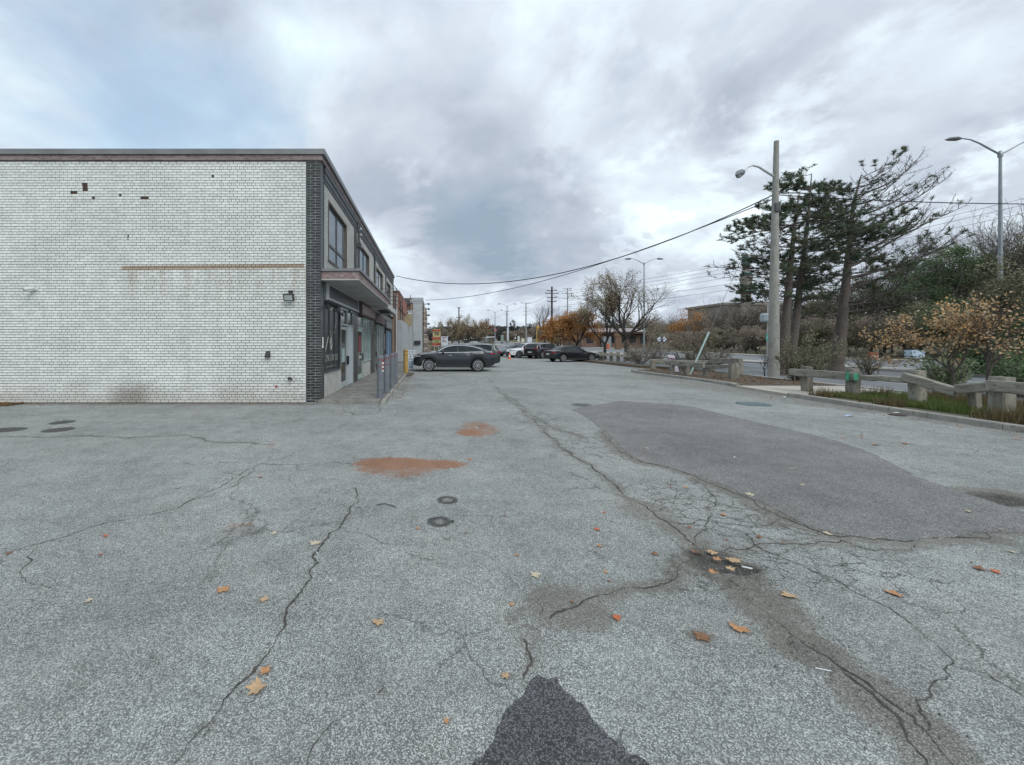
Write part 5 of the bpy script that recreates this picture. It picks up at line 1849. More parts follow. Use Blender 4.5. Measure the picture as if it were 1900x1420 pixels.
def wire(a, b, sag, r_, label, name='overhead_wire', group=None, n=28):
    a, b = Vector(a), Vector(b)
    pts = [a + (b - a) * (i / n) - Vector((0, 0, sag * 4 * (i / n) * (1 - i / n))) for i in range(n + 1)]
    mb = MB(); mb.tube(pts, r_, 4)
    return set_props(mb.build(name, pmat('wire_black', (.015, .016, .018))), label, 'wire', group)


PA = Vector((pole_x - .05, pole_y, 8.75))
wire((FX + .3, 32.0, 7.05), PA, 2.05, .026, 'upper black service wire from the shop roof to the concrete pole')
wire(P(790, 557, 44), (pole_x - .05, pole_y, 8.55), 1.15, .022, 'lower black service wire from the grey building to the concrete pole')
wire(PA, P(2400, 368, 17.5), .35, .022, 'black wire running right from the concrete pole past the street lamp')
wire((pole_x, pole_y, 8.9), P(1620, 352, 60), .3, .02, 'thin wire running back from the pole through the pine tops')
ws = [((1053, 540, 118), (2300, 268, 52)), ((1053, 545, 118), (2300, 283, 52)), ((1053, 552, 118), (2300, 306, 52)), ((1053, 558, 118), (2300, 326, 52)), ((1053, 566, 118), (2300, 352, 52)), ((1053, 574, 118), (2300, 372, 52))]
for i, (a, b) in enumerate(ws):
    wire(P(*a), P(*b), 2.0 if i < 2 else 1.6, .028, ['highest', 'second highest', 'third highest', 'fourth highest', 'second lowest', 'lowest'][i] + ' of the thin power lines crossing behind the pines', group='power lines behind the pines')
for i, (a, b) in enumerate([((976, 563, 150), (1024, 540, 88)), ((941, 577, 175), (976, 565, 150)), ((1024, 533, 88), (1053, 536, 118)), ((1024, 545, 88), (1053, 548, 118)), ((902, 593, 190), (941, 578, 175))]):
    wire(P(*a), P(*b), .9, .03, ['line from the pale wide armed pole to the dark wooden pole', 'line from the lamp side power pole to the wide armed pole', 'upper short line between the dark and pale far poles', 'lower short line between the dark and pale far poles', 'farthest line, above the bus shelter'][i], group='lines between the far poles')

# hanging splice on the building wire
# ------------------------------------------------------------------ far signs and small buildings
def panel_sign(name, label, px0, py0, px1, py1, D, mat, legs=True, cat='sign'):
    a, c_ = P(px0, py0, D), P(px1, py1, D)
    t = thing(name, label, cat, base((px0 + px1) / 2, D))
    mb = MB(); mb.box(a.x, c_.x, D, D + .12, c_.z, a.z); mb.build('panel', mat, t)
    if legs:
        mb = MB(); g = float(T(D))
        mb.box(a.x + .02, a.x + .12, D + .02, D + .1, g, a.z + .1); mb.box(c_.x - .12, c_.x - .02, D + .02, D + .1, g, a.z + .1); mb.build('posts', M_frame_dk, t)
    return t, a, c_


M_yel = pmat('sign_yellow', (.46, .42, .20), (.38, .36, .18), 2, .6)
M_redp = pmat('sign_red', (.42, .07, .05), (.34, .06, .05), 2, .6)
t, a, c_ = panel_sign('price_sign', 'yellow and red roadside price board reading 75 cents above the car roof', 803, 611, 817.5, 641, 58, M_yel)
D = 58
mb = MB(); u, v = P(801, 626, D - .02), P(818, 630, D); mb.box(u.x, v.x, D - .05, D - .005, v.z, u.z); u, v = P(803, 612, D), P(817.5, 615, D); mb.box(u.x, v.x, D - .05, D - .005, v.z, u.z)
u, v = P(802, 637, D), P(818, 642, D); mb.box(u.x, v.x, D - .05, D - .005, v.z, u.z); mb.build('red_band', M_redp, t)
q = P(810, 620, D - .03)
lettering('75', .62, frame(q, (1, 0, 0), (0, 0, 1)), M_ink, t, off=.02); q = P(814.8, 618.5, D - .03)
lettering('c', .4, frame(q, (1, 0, 0), (0, 0, 1)), M_ink, t)
mb = MB(); u, v = P(805, 632, D), P(815, 633, D); mb.box(u.x, v.x, D - .03, D - .01, v.z, u.z); u, v = P(805, 634.5, D), P(814, 635.3, D); mb.box(u.x, v.x, D - .03, D - .01, v.z, u.z); mb.build('small_print', pmat('olive_ink', (.12, .14, .05)), t)
t, a, c_ = panel_sign('board_sign', 'white poster board with pink strokes beside the yellow price board', 818.5, 624.5, 831, 641, 57, M_board)
D = 57
mb = MB()
for (x0, y0, x1, y1) in ((820, 633.5, 824, 631), (823, 634.5, 827, 632), (826, 635.5, 828, 634)): mb.tube([P(x0, y0, D - .02), P(x1, y1, D - .02)], .05, 4)
u, v = P(820.5, 626, D), P(829, 627.5, D); mb.box(u.x, v.x, D - .03, D - .01, v.z, u.z); mb.build('pink_print', pmat('pink_ink', (.40, .12, .2)), t)
mb = MB(); mb.lathe([(.02, -.01), (.13, 0)], P(823, 630, D - .02), 8, 'y'); mb.build('green_print', pmat('green_ink', (.15, .4, .32)), t)

# low red-brown wall / planter line seen between stone front and cars
t = thing('low_fence', 'low grey rail fence beyond the stone front', 'fence', (-.5, 40, 0))
for x in np.arange(-.2, 2.4, .55):
    mb = MB(); mb.box(float(x), float(x) + .06, 52.0, 52.06, 0.1, 1.35); mb.build('fence_post', M_alu, t)
mb = MB(); mb.box(-.4, 2.3, 52.01, 52.05, 1.25, 1.31); mb.box(-.4, 2.3, 52.01, 52.05, .6, .66); mb.build('fence_rail', M_alu, t)

# bus shelter
b = base(907, 118)
t = thing('bus_shelter', 'small glazed bus shelter with pale curved roof on the far side of the road', 'bus shelter', b)
w_ = 1.5
mb = MB(); mb.box(b.x - w_, b.x - .1, b.y, b.y + .05, b.z + .15, b.z + 2.1); mb.build('glass_wall', pmat('shelter_glass', (.10, .16, .16), (.16, .2, .2), 2, .2), t)
mb = MB(); mb.box(b.x + .1, b.x + w_, b.y, b.y + .05, b.z + .15, b.z + 2.2); mb.build('poster_case', M_frame_dk, t)
mb = MB()
for x in (-w_, 0, w_): mb.box(b.x + x - .05, b.x + x + .05, b.y - .06, b.y + .12, b.z, b.z + 2.3)
mb.build('frame', M_frame_dk, t)
mb = MB(); mb.tube([(b.x - w_ - .2, b.y, b.z + 2.25), (b.x - .3, b.y, b.z + 2.45), (b.x + w_ + .2, b.y, b.z + 2.5)], [.12, .16, .12], 8); mb.build('roof', M_white, t)
# dark bin box by the white suv
b = base(964, 56)
t = thing('bin_enclosure', 'dark slatted rubbish enclosure behind the nose of the white suv', 'bin', b)
mb = MB(); mb.box(b.x - .55, b.x + .6, b.y, b.y + .9, b.z, b.z + 1.42); mb.build('box', M_frame_dk, t)
mb = MB(); mb.box(b.x - .6, b.x + .65, b.y - .05, b.y + .95, b.z + 1.43, b.z + 1.5); mb.build('lid', pmat('lid_grey', (.1, .1, .1)), t)
# low restaurant across the road
BX0, BX1, BD = (1085 - CX) * 95 / F, (1215 - CX) * 95 / F, 97.0
gz = float(T(97))
t = thing('low_building', 'long low building with brown roof across the road behind the trees', 'building', (BX0, BD, gz))
mb = MB(); mb.box(BX0, BX1, BD, BD + 14, gz - .3, gz + 3.3); mb.build('wall', pmat('mixed_red_brick', (.13, .075, .06), (.17, .12, .10), 2, .9), t)
mb = MB(); mb.box(BX0 - .8, BX1 + .8, BD - 1.1, BD + 15, gz + 3.3, gz + 3.75); mb.build('fascia', pmat('brown_fascia', (.06, .03, .028), (.08, .045, .04), 2, .7), t)
mb = MB(); mb.add([(BX0 - .8, BD - 1.1, gz + 3.76), (BX1 + .8, BD - 1.1, gz + 3.76), (BX1 + .8, BD + 15, gz + 3.76), (BX0 - .8, BD + 15, gz + 3.76), (BX0 + 1, BD + 7, gz + 4.9), (BX1 - 1, BD + 7, gz + 4.9)],
                  [(0, 1, 5, 4), (1, 2, 5), (2, 3, 4, 5), (3, 0, 4)]); mb.build('roof', pmat('pale_brown_roof', (.23, .19, .19), (.30, .25, .25), 1, .9), t)
for x in np.arange(BX0 + 1.2, BX1 - 1.5, 2.6):
    mb = MB(); mb.box(float(x), float(x) + 1.6, BD - .05, BD - .01, gz + 1.0, gz + 2.7); mb.build('window', M_glass_dark, t)
mb = MB(); mb.box((1118 - CX) * 96 / F, (1132 - CX) * 96 / F, 95.4, 96.8, gz, gz + 2.6); mb.build('porch', pmat('porch_grey', (.22, .24, .25)), t)
for (px, D, h, w_, lab) in ((1128, 84, 1.1, .25, 'orange barrel on the far roadside under the pale leaved tree'), (1148, 80, 3.2, .6, 'brown timber post box beside the half bare tree trunk')):
    b = base(px, D)
    mb = MB()
    if h < 2: mb.lathe([(w_, 0), (w_ * .95, h * .3), (w_ * .85, h * .32), (w_ * .85, h * .9), (w_ * .6, h)], b, 12)
    else: mb.box(b.x - w_, b.x + w_, b.y, b.y + .5, b.z, b.z + h * .8); mb.box(b.x - w_ * 1.2, b.x + w_ * 1.2, b.y - .1, b.y + .6, b.z + h * .8, b.z + h)
    set_props(mb.build('barrel' if h < 2 else 'timber_post', MATS.get('cone_orange') if h < 2 else pmat('orange_timber', (.17, .10, .06), (.13, .08, .05), 3, .8)), lab, 'barrel' if h < 2 else 'post')
# small white and green things down the road
for (px0, py0, px1, py1, D, col, lab, nm, ct) in (
        (979, 626, 987, 636, 200, (.6, .64, .72), 'small pale blue white shed far down the road', 'shed', 'shed'),
        (961, 624, 964, 636, 210, (.6, .62, .6), 'white gate post far down the road', 'gate_post', 'post'),
        (968, 628, 973, 637, 205, (.62, .6, .5), 'small cream sign far down the road', 'small_sign', 'sign'),
        (1030, 628, 1040, 633, 150, (.02, .10, .08), 'dark green roadside box below the orange tree', 'utility_box', 'box'),
        (930, 623, 934, 635, 160, (.20, .28, .24), 'small grey green sign left of the far lamp', 'small_sign', 'sign')):
    a, c_ = P(px0, py0, D), P(px1, py1, D)
    g = min(float(T(D)), c_.z)
    t = thing(nm, lab, ct, (a.x, D, g))
    mb = MB(); mb.box(a.x, c_.x, D, D + 1.2, c_.z, a.z); mb.build('body', pmat('far_' + nm + str(px0), col), t)
    mb = MB(); mb.box(a.x + .1, c_.x - .1, D + .2, D + 1.0, g - .2, c_.z - .002); mb.build('base', M_frame_dk, t)
    mb = MB(); mb.box(a.x - .1, c_.x + .1, D - .1, D + 1.3, a.z + .002, a.z + .15); mb.build('top', M_alu, t)
# banners on far poles
for (px, y0, y1, D, c, lab) in ((942, 608, 632, 111.5, (.45, .47, .50), 'pale banner low on the far street lamp'), (998, 605, 612, 108, (.5, .32, .08), 'orange yellow flag on a pale post near the orange tree'), (919, 611, 615, 137, (.5, .12, .1), 'small red sign on the farthest street lamp')):
    a, c_ = P(px - 1.6, y0, D), P(px + 1.8, y1, D)
    mb = MB(); mb.box(a.x, c_.x, D - .25, D - .2, c_.z, a.z)
    if px == 998: b = base(px - 2, D); mb.tube([b, (b.x, b.y, a.z + .1)], .12, 6)
    set_props(mb.build('banner', pmat('banner' + str(px), c)), lab, 'banner')
# diamond sign on a thin post
b = base(1227.5, 50)
t = thing('road_sign', 'pair of diamond shaped white arrow signs on a thin post by the road', 'sign', b)
c_ = P(1227.5, 630, 50)
mb = MB(); mb.tube([b, (b.x, b.y, c_.z + .5)], .04, 6); mb.build('post', M_alu, t)
mb = MB()
for s in (-1, 1): 
    q = c_ + Vector((s * .32, -.05, 0)); mb.add([q + Vector((x, 0, z)) for x, z in ((-.28, 0), (0, -.35), (.28, 0), (0, .35))] + [q + Vector((x, .02, z)) for x, z in ((-.28, 0), (0, -.35), (.28, 0), (0, .35))], [(0, 1, 2, 3), (7, 6, 5, 4), (0, 4, 5, 1), (1, 5, 6, 2), (2, 6, 7, 3), (3, 7, 4, 0)])
mb.build('panel', M_board, t)
mb = MB(); mb.box(b.x - .05, b.x + .05, 49.9, 49.94, c_.z - .35, c_.z + .4); mb.box(b.x - .35, b.x + .35, 49.9, 49.94, c_.z - .03, c_.z + .03); mb.build('arrow', M_ink, t)
# orange barrel and blue boxes on the far footpath, right
b = base(1619, 39.5)
t = thing('barrel', 'reddish orange barrier box on the far footpath behind the pines', 'barrel', b)
mb = MB(); mb.box(b.x - .35, b.x + .35, b.y - .2, b.y + .2, b.z, b.z + .75); mb.build('body', pmat('red_orange', (.40, .09, .04), (.3, .08, .04), 4, .7), t)
mb = MB(); mb.box(b.x - .37, b.x + .37, b.y - .22, b.y - .205, b.z + .3, b.z + .45); mb.build('band', pmat('band_pale', (.4, .3, .25)), t)
b = base(1697, 37.5)
t = thing('utility_box', 'pale blue utility box on the far footpath left of the orange maple', 'box', b)
mb = MB(); mb.box(b.x - .6, b.x + .6, b.y - .3, b.y + .3, b.z + .25, b.z + 1.0); mb.build('body', pmat('pale_blue', (.30, .42, .55), (.36, .46, .56), 3, .6), t)
mb = MB(); mb.box(b.x - .4, b.x + .4, b.y - .2, b.y + .2, b.z, b.z + .25); mb.build('plinth', M_conc, t)

# temple on the horizon
M_tem = pmat('temple_stone', (.22, .20, .175), (.27, .25, .215), .4, .9, c3=(.19, .175, .155))
M_temd = pmat('temple_green', (.05, .13, .12), (.08, .17, .16), .5, .6)
D = 140; g = float(T(D))
t = thing('temple', 'cream temple with a tall tower and green dome far behind the trees', 'temple', base(1383, D))
def TP(px, py): return P(px, py, D)
a, c_ = TP(1344, 566), TP(1470, 640)
mb = MB(); mb.box(a.x, c_.x, D, D + 20, g, a.z); mb.build('hall', M_tem, t)
mb = MB(); mb.box(a.x - .6, c_.x + .6, D - .6, D + 21, a.z + .02, a.z + .8); mb.build('parapet', pmat('temple_trim', (.25, .24, .22)), t)
tc_ = P(1384, 560, D - 2.5)
def zz_(py): return TP(1384, py).z
mb = MB(); mb.lathe([(1.9, g), (1.9, zz_(575)), (1.5, zz_(572)), (1.5, zz_(548)), (2.1, zz_(546)), (2.1, zz_(540)), (1.4, zz_(538)), (1.9, zz_(520)), (1.2, zz_(508)), (.9, zz_(500))], (tc_.x, D - 2.5, 0), 12)
mb.build('tower', M_tem, t)
mb = MB(); mb.lathe([(2.8, zz_(546)), (3.0, zz_(543)), (2.6, zz_(540))], (tc_.x, D - 2.5, 0), 14); mb.lathe([(1.5, zz_(515)), (1.9, zz_(511)), (1.2, zz_(508))], (tc_.x, D - 2.5, 0), 12); mb.build('balcony', M_temd, t)
mb = MB(); mb.lathe([(.8, zz_(500)), (1.25, zz_(496)), (1.35, zz_(489)), (1.0, zz_(483)), (.2, zz_(478)), (.03, zz_(472))], (tc_.x, D - 2.5, 0), 14); mb.build('dome', M_temd, t, smooth=True)
for k in range(6):
    mb = MB(); x = a.x + 3 + k * 3.6; mb.box(x, x + 1.4, D - .08, D - .02, zz_(600), zz_(580)); mb.build('window', M_glass_dark, t)
mb = MB()
mb.lathe([(1.2, g), (1.2, zz_(470))], (TP(1432, 560).x, D - 1, 0), 10); mb.lathe([(1.5, zz_(472)), (1.6, zz_(468)), (.3, zz_(462))], (TP(1432, 560).x, D - 1, 0), 10)
mb.build('second_tower', M_tem, t)

# ------------------------------------------------------------------ fallen leaves and litter
LEAF_COL = {'o': pmat('leaf_orange', (.36, .17, .07), (.46, .25, .12), 60, .7, .3, 200), 't': pmat('leaf_tan', (.38, .25, .14), (.48, .34, .20), 60, .7, .3, 200),
            'b': pmat('leaf_brown', (.16, .08, .045), (.24, .12, .06), 60, .8, .3, 200), 'r': pmat('leaf_rust', (.45, .12, .04), (.34, .10, .04), 60, .7), 'p': pmat('leaf_pale', (.48, .42, .31), (.38, .33, .24), 60, .8)}


def leaf_mesh(seed):
    """lobed maple leaf, 1 unit across, slightly curled"""
    rg = random.Random(seed)
    tips = [(-90, .12, .26), (-22, .46, .30), (14, .42, .33), (46, .52, .34), (90, .56, .34), (134, .52, .33), (166, .42, .30), (202, .46, .26)]
    pts = []
    n = len(tips)
    for i, (a, r_, val) in enumerate(tips):
        a2 = tips[(i + 1) % n][0] + (360 if i == n - 1 else 0)
        rr_ = r_ * rg.uniform(.8, 1.12)
        pts.append((a - 8, rr_ * .80)); pts.append((a, rr_)); pts.append((a + 8, rr_ * .80))
        pts.append(((a + a2) / 2, val * rg.uniform(.8, 1.15)))
    curl = rg.uniform(.15, .8); cd = rg.uniform(0, math.pi)
    vs = [(0, 0, .012)]
    for a, r_ in pts:
        x, y = r_ * math.cos(R(a)), r_ * math.sin(R(a))
        u = x * math.cos(cd) + y * math.sin(cd)
        vs.append((x, y, .012 + curl * u * u + rg.uniform(0, .05) * r_))
    m = len(pts)
    fs = [(0, 1 + i, 1 + (i + 1) % m) for i in range(m)]
    # stalk
    b = len(vs)
    vs += [(-.008, 0, .02), (.008, 0, .02), (.03, -.62, .03), (.015, -.62, .03)]
    fs.append((b, b + 1, b + 2, b + 3))
    return vs, fs


_leafmesh = {}
NAMED = {}
def leaf(px, py, size_px, col, label=None, group='small autumn leaves scattered over the asphalt', rot=None, z=None):
    rg = random.Random(int(px * 7 + py * 13))
    x, y = G(px, py)
    s = size_px * y / F * 1.05
    seed = rg.randrange(9)
    key = (seed, col)
    if key not in _leafmesh:
        vs, fs = leaf_mesh(seed); me = bpy.data.meshes.new('leaf'); me.from_pydata(vs, [], fs); me.materials.append(LEAF_COL[col]); _leafmesh[key] = me
    o = link('fallen_leaf', _leafmesh[key])
    zz = .006 if z is None else z
    o.location = (x, y, zz)
    o.scale = (s * rg.uniform(.85, 1.1), s * rg.uniform(.85, 1.1), s)
    o.rotation_euler = (rg.uniform(-.08, .12), rg.uniform(-.1, .1), rot if rot is not None else rg.uniform(0, 6.28))
    if not label:
        MK = [(480, 1276, 'the largest tan maple leaf'), (702, 1155, 'the lone tan leaf at lower left'), (745, 862, 'the larger rust stain'), (890, 798, 'the smaller rust stain'), (822, 948, 'the two dark ring marks'), (1340, 1045, 'the leafy pothole'),
              (1050, 1130, 'the muddy hollow'), (1500, 1205, 'the dark mud smear'), (1000, 1300, 'the black patch'), (60, 1010, 'the kinked crack at far left'), (1300, 850, 'the left end of the smooth patch'), (1600, 930, 'the right end of the smooth patch'), (1397, 750, 'the storm drain'),
              (1665, 771, 'the dark plastic lid'), (1840, 925, 'the right hand pothole'), (1655, 1101, 'the lone orange leaf at right'), (840, 690, 'the parked coupe'), (1060, 672, 'the black saloon')]
        m = min(MK, key=lambda q: (q[0] - px) ** 2 + 3 * (q[1] - py) ** 2)
        rel = ('left of' if px < m[0] else 'right of') if abs(px - m[0]) > 2 * abs(py - m[1]) else ('just beyond' if py < m[1] else 'this side of')
        cn = {'o': 'orange', 't': 'tan', 'b': 'dark brown', 'r': 'rust red', 'p': 'pale'}[col]
        lab = f'small {cn} fallen leaf {rel} {m[2]}'
        k = NAMED.get(lab, 0); NAMED[lab] = k + 1
        label_ = lab if k == 0 else lab.replace('small', ['another small', 'a third small', 'a fourth small', 'a fifth small'][min(k - 1, 3)])
    else: label_ = label
    cname = {'o': 'orange', 't': 'tan', 'b': 'dark brown', 'r': 'rust red', 'p': 'pale'}[col]
    set_props(o, label_, 'leaf', group)
    return o


leaf(480, 1276, 46, 't', 'largest tan maple leaf, lying on the long crack at lower left', rot=2.6)
leaf(489, 1249, 24, 'o', 'narrow curled leaf just above the largest tan leaf')
leaf(702, 1155, 28, 't', 'tan leaf lying alone between the two lower left cracks')
leaf(414, 1097, 27, 'o', 'orange tan leaf left of the long crack, the upper of the left pair')
leaf(491, 1115, 20, 't', 'tan leaf close left of the long crack, right of the orange tan leaf')
leaf(586, 1010, 24, 'p', 'pale cream leaf at the head of the long left crack')
leaf(937, 1254, 20, 't', 'tan leaf just above left of the black patch tip')
leaf(1146, 1149, 24, 'r', 'rust red leaf right of the muddy hollow')
leaf(1370, 1167, 34, 'o', 'long orange leaf beside the muddy crack, upper right of the dark smear')
leaf(1459, 1105, 30, 't', 'broad tan leaf on the dirt below the pothole')
leaf(1655, 1101, 28, 'o', 'orange leaf alone on the right half of the asphalt')
leaf(1358, 1040, 32, 't', 'largest tan leaf lying in the pothole', z=.0)
leaf(1355, 1056, 22, 't', 'cream tan leaf below the largest one in the pothole', z=.0)
leaf(1331, 1036, 17, 'o', 'small orange leaf in the middle of the pothole', z=-.01)
leaf(1325, 1059, 24, 'o', 'long leaf at the lower left rim of the pothole', z=-.01)
leaf(1322, 1024, 24, 't', 'narrow leaf at the upper rim of the pothole', z=-.01)
leaf(1292, 1022, 24, 'b', 'brown leaf in the upper left end of the pothole', z=-.01)
leaf(996, 1069, 22, 'p', 'pale star shaped leaf above the muddy hollow')
leaf(1107, 984, 14, 'r', 'small rust leaf with a white scrap beside it')
leaf(1391, 919, 18, 'p', 'pale leaf on the crazed strip by the smooth patch')
leaf(1340, 956, 15, 'o', 'small round orange leaf among the fine cracks')
leaf(776, 982, 12, 'o', 'small bright orange leaf left of the lower scuffed ring')
leaf(1536, 991, 18, 'p', 'pale leaf on the lower rim of the smooth patch')
leaf(1407, 997, 14, 'b', 'dark brown leaf between the pothole and the smooth patch')
leaf(1298, 1183, 34, 'b', 'dark crumpled leaf litter clump below the orange leaf')
for px, py, s, c in [(196, 996, 10, 'r'), (188, 1030, 8, 'r'), (15, 1028, 14, 'b'), (510, 990, 14, 'p'), (163, 1116, 18, 'p'), (949, 1124, 12, 'o'), (960, 1031, 12, 'o'),
                     (1113, 1014, 12, 'o'), (1124, 1063, 10, 'o'), (1217, 1029, 15, 'b'), (1120, 952, 9, 'r'), (1272, 906, 10, 'o'), (1246, 905, 7, 'r'), (483, 886, 8, 'r'), (871, 854, 10, 'r'),
                     (921, 805, 8, 'b'), (1879, 1026, 12, 'p'), (1620, 1000, 12, 'p'), (1798, 951, 14, 'p'), (1366, 851, 7, 'p'), (1469, 870, 9, 'p'), (1487, 900, 9, 'p'), (1199, 833, 9, 'p'),
                     (1625, 826, 12, 'o'), (1678, 824, 11, 'r'), (1563, 813, 9, 'o'), (1598, 812, 8, 'o'), (1888, 815, 12, 'o'), (1785, 793, 10, 'o'), (1820, 1057, 22, 'b'), (1850, 1063, 18, 'r'),
                     (829, 1341, 13, 'o'), (1857, 983, 10, 'p'), (935, 958, 8, 'b'), (766, 960, 6, 'b'), (865, 990, 6, 'b'), (1018, 707, 8, 'p'), (1452, 1010, 8, 'b'), (1280, 980, 10, 'b'),
                     (1350, 1003, 9, 'b'), (1130, 1080, 8, 'b'), (1062, 1118, 10, 'b'), (1740, 775, 9, 'r'), (1850, 790, 9, 'o'), (1660, 768, 8, 'p'), (1560, 748, 8, 'r'), (1500, 738, 7, 'o'), (1600, 757, 9, 'r'), (1700, 772, 8, 'r'), (1250, 745, 6, 'b'), (1200, 722, 5, 'b'), (1330, 722, 6, 'r')]:
    leaf(px, py, s, c)
def lit(px, py, name, label, cat, fn, mat):
    x, y = G(px, py); mb = MB(); fn(mb, x, y); return set_props(mb.build(name, mat), label, cat)
M_lw = pmat('litter_white', (.62, .66, .68), (.5, .55, .6), 20, .6)
def wrapper(mb, x, y, s=.05):
    mb.add([(x - s, y - s * .4, .008), (x, y - s * .5, .03), (x + s, y - s * .2, .01), (x - s * .9, y + s * .4, .012), (x, y + s * .5, .035), (x + s * .8, y + s * .5, .008)], [(0, 1, 4, 3), (1, 2, 5, 4)])
lit(1385, 1056, 'cigarette_butt', 'white cigarette butt at the right rim of the pothole', 'cigarette', lambda m, x, y: m.tube([(x - .025, y + .012, .012), (x + .03, y - .018, .012)], .006, 8), M_lw)
lit(613, 1084, 'wrapper', 'tiny white and teal wrapper right of the long crack', 'litter', lambda m, x, y: wrapper(m, x, y, .015), M_lw)
lit(588, 1032, 'wrapper', 'scrap of white paper below the pale cream leaf', 'litter', lambda m, x, y: wrapper(m, x, y, .014), M_lw)
lit(1576, 773, 'wrapper', 'crumpled pale blue wrapper near the kerb', 'litter', lambda m, x, y: wrapper(m, x, y, .10), pmat('litter_blue', (.35, .45, .62)))
lit(1665, 771, 'plastic_lid', 'dark plastic lid with a white scrap near the kerb', 'litter', lambda m, x, y: m.lathe([(.14, 0.002), (.15, .015), (.11, .03), (.02, .035)], (x, y, 0), 14), pmat('litter_dark', (.06, .035, .035)))
lit(1663, 769, 'wrapper', 'white scrap lying on the dark plastic lid', 'litter', lambda m, x, y: m.add([(x - .06, y - .03, .042), (x + .05, y - .04, .046), (x + .06, y + .03, .05), (x - .04, y + .04, .044)], [(0, 1, 2, 3)]), M_lw)
lit(1458, 738, 'wrapper', 'white paper scraps on the lot beside the walkway', 'litter', lambda m, x, y: wrapper(m, x, y, .08), M_lw)
lit(1364, 851, 'wrapper', 'tiny white scrap on the smooth patch', 'litter', lambda m, x, y: wrapper(m, x, y, .02), M_lw)
lit(885, 795, 'wrapper', 'tiny white scrap on the farther rust stain', 'litter', lambda m, x, y: wrapper(m, x, y, .03), M_lw)
lit(992, 700, 'wrapper', 'white scrap on the lot before the black saloon', 'litter', lambda m, x, y: wrapper(m, x, y, .07), M_lw)
lit(1527, 1246, 'twig', 'short pale twig on the muddy crack at lower right', 'twig', lambda m, x, y: m.tube([(x - .03, y + .01, .01), (x + .03, y - .012, .012)], .003, 5), M_lw)
lit(718, 940, 'twig', 'thin dark curved twig left of the scuffed rings', 'twig', lambda m, x, y: m.tube([(x - .11, y + .02, .008), (x - .03, y + .04, .015), (x + .05, y, .012), (x + .10, y - .05, .008)], .004, 5), M_black)
lit(840, 969, 'pebble', 'dark pebble beside the lower scuffed ring', 'pebble', lambda m, x, y: m.lathe([(.012, 0), (.02, .008), (.012, .018), (.002, .02)], (x, y, 0), 7), M_black)
# loose stones and crumbs
mb = MB(); rg = np.random.default_rng(12)
for k in range(1500):
    if k < 450:
        px, py = rg.uniform(-50, 1950), 636 + 1258 / rg.uniform(1.7, 7)
    elif k < 900:
        c = CRACKS[rg.choice([0, 9, 11, 12, 13, 17])][2]; q = c[rg.integers(len(c))] + rg.normal(0, .09, 2); px, py = None, None
    elif k < 1150:
        px, py = rg.normal(1345, 45), rg.normal(1055, 22)
    elif k < 1300:
        px, py = rg.normal(1500, 60), rg.normal(1205, 40)
    else:
        px, py = rg.normal(1845, 60), rg.normal(925, 12)
    x, y = (q if px is None else G(px, py))
    s = rg.uniform(.0025, .0085)
    z0 = -.03 if 900 <= k < 1150 else 0
    mb.add([(x - s, y - s * .7, z0), (x + s, y - s * .5, z0), (x + s * .3, y + s, z0), (x + rg.uniform(-s, s) * .3, y, z0 + s * 1.3)], [(0, 1, 3), (1, 2, 3), (2, 0, 3)])
set_props(mb.build('loose_gravel', pmat('gravel', (.07, .068, .06), (.21, .205, .19), 25, .9, island=.4)), 'loose crumbs of stone scattered along the cracks', kind='stuff')
# ------------------------------------------------------------------ trees and plants
def tubes_np(segs, sides=4):
    """segs: array (n,8): p0(3) p1(3) r0 r1 -> verts, quads"""
    S = np.asarray(segs, float)
    p0, p1, r0, r1 = S[:, :3], S[:, 3:6], S[:, 6], S[:, 7]
    d = p1 - p0; d /= np.linalg.norm(d, axis=1)[:, None] + 1e-9
    up = np.where(np.abs(d[:, 2:3]) < .9, np.array([[0, 0, 1.]]), np.array([[1., 0, 0]]))
    u = np.cross(d, up); u /= np.linalg.norm(u, axis=1)[:, None] + 1e-9
    w = np.cross(u, d)
    n = len(S)
    V = np.empty((n, 2, sides, 3))
    for k in range(sides):
        a = 2 * math.pi * k / sides
        o = u * math.cos(a) + w * math.sin(a)
        V[:, 0, k] = p0 + o * r0[:, None]; V[:, 1, k] = p1 + o * r1[:, None]
    b = (np.arange(n) * 2 * sides)[:, None]
    q = []
    for k in range(sides):
        k2 = (k + 1) % sides
        q.append(np.concatenate([b + k, b + k2, b + sides + k2, b + sides + k], 1))
    return V.reshape(-1, 3), np.concatenate(q)


def leaves_np(C, size, rng, flat=0.0, aspect=.6, droop=0.0):
    """a quad leaf (rhombus) at each centre"""
    n = len(C)
    a = rng.normal(size=(n, 3)); a[:, 2] *= (1 - flat); a[:, 2] -= droop
    a /= np.linalg.norm(a, axis=1)[:, None]
    b = rng.normal(size=(n, 3)); b[:, 2] *= (1 - flat)
    b -= a * (a * b).sum(1)[:, None]; b /= np.linalg.norm(b, axis=1)[:, None] + 1e-9
    s = (size * rng.uniform(.6, 1.35, n))[:, None]
    V = np.stack([C - a * s * .5, C + b * s * aspect * .5, C + a * s * .5, C - b * s * aspect * .5], 1)
    V[:, 1] += rng.normal(0, .05, (n, 3)) * s
    return V.reshape(-1, 3), np.arange(4 * n).reshape(n, 4)


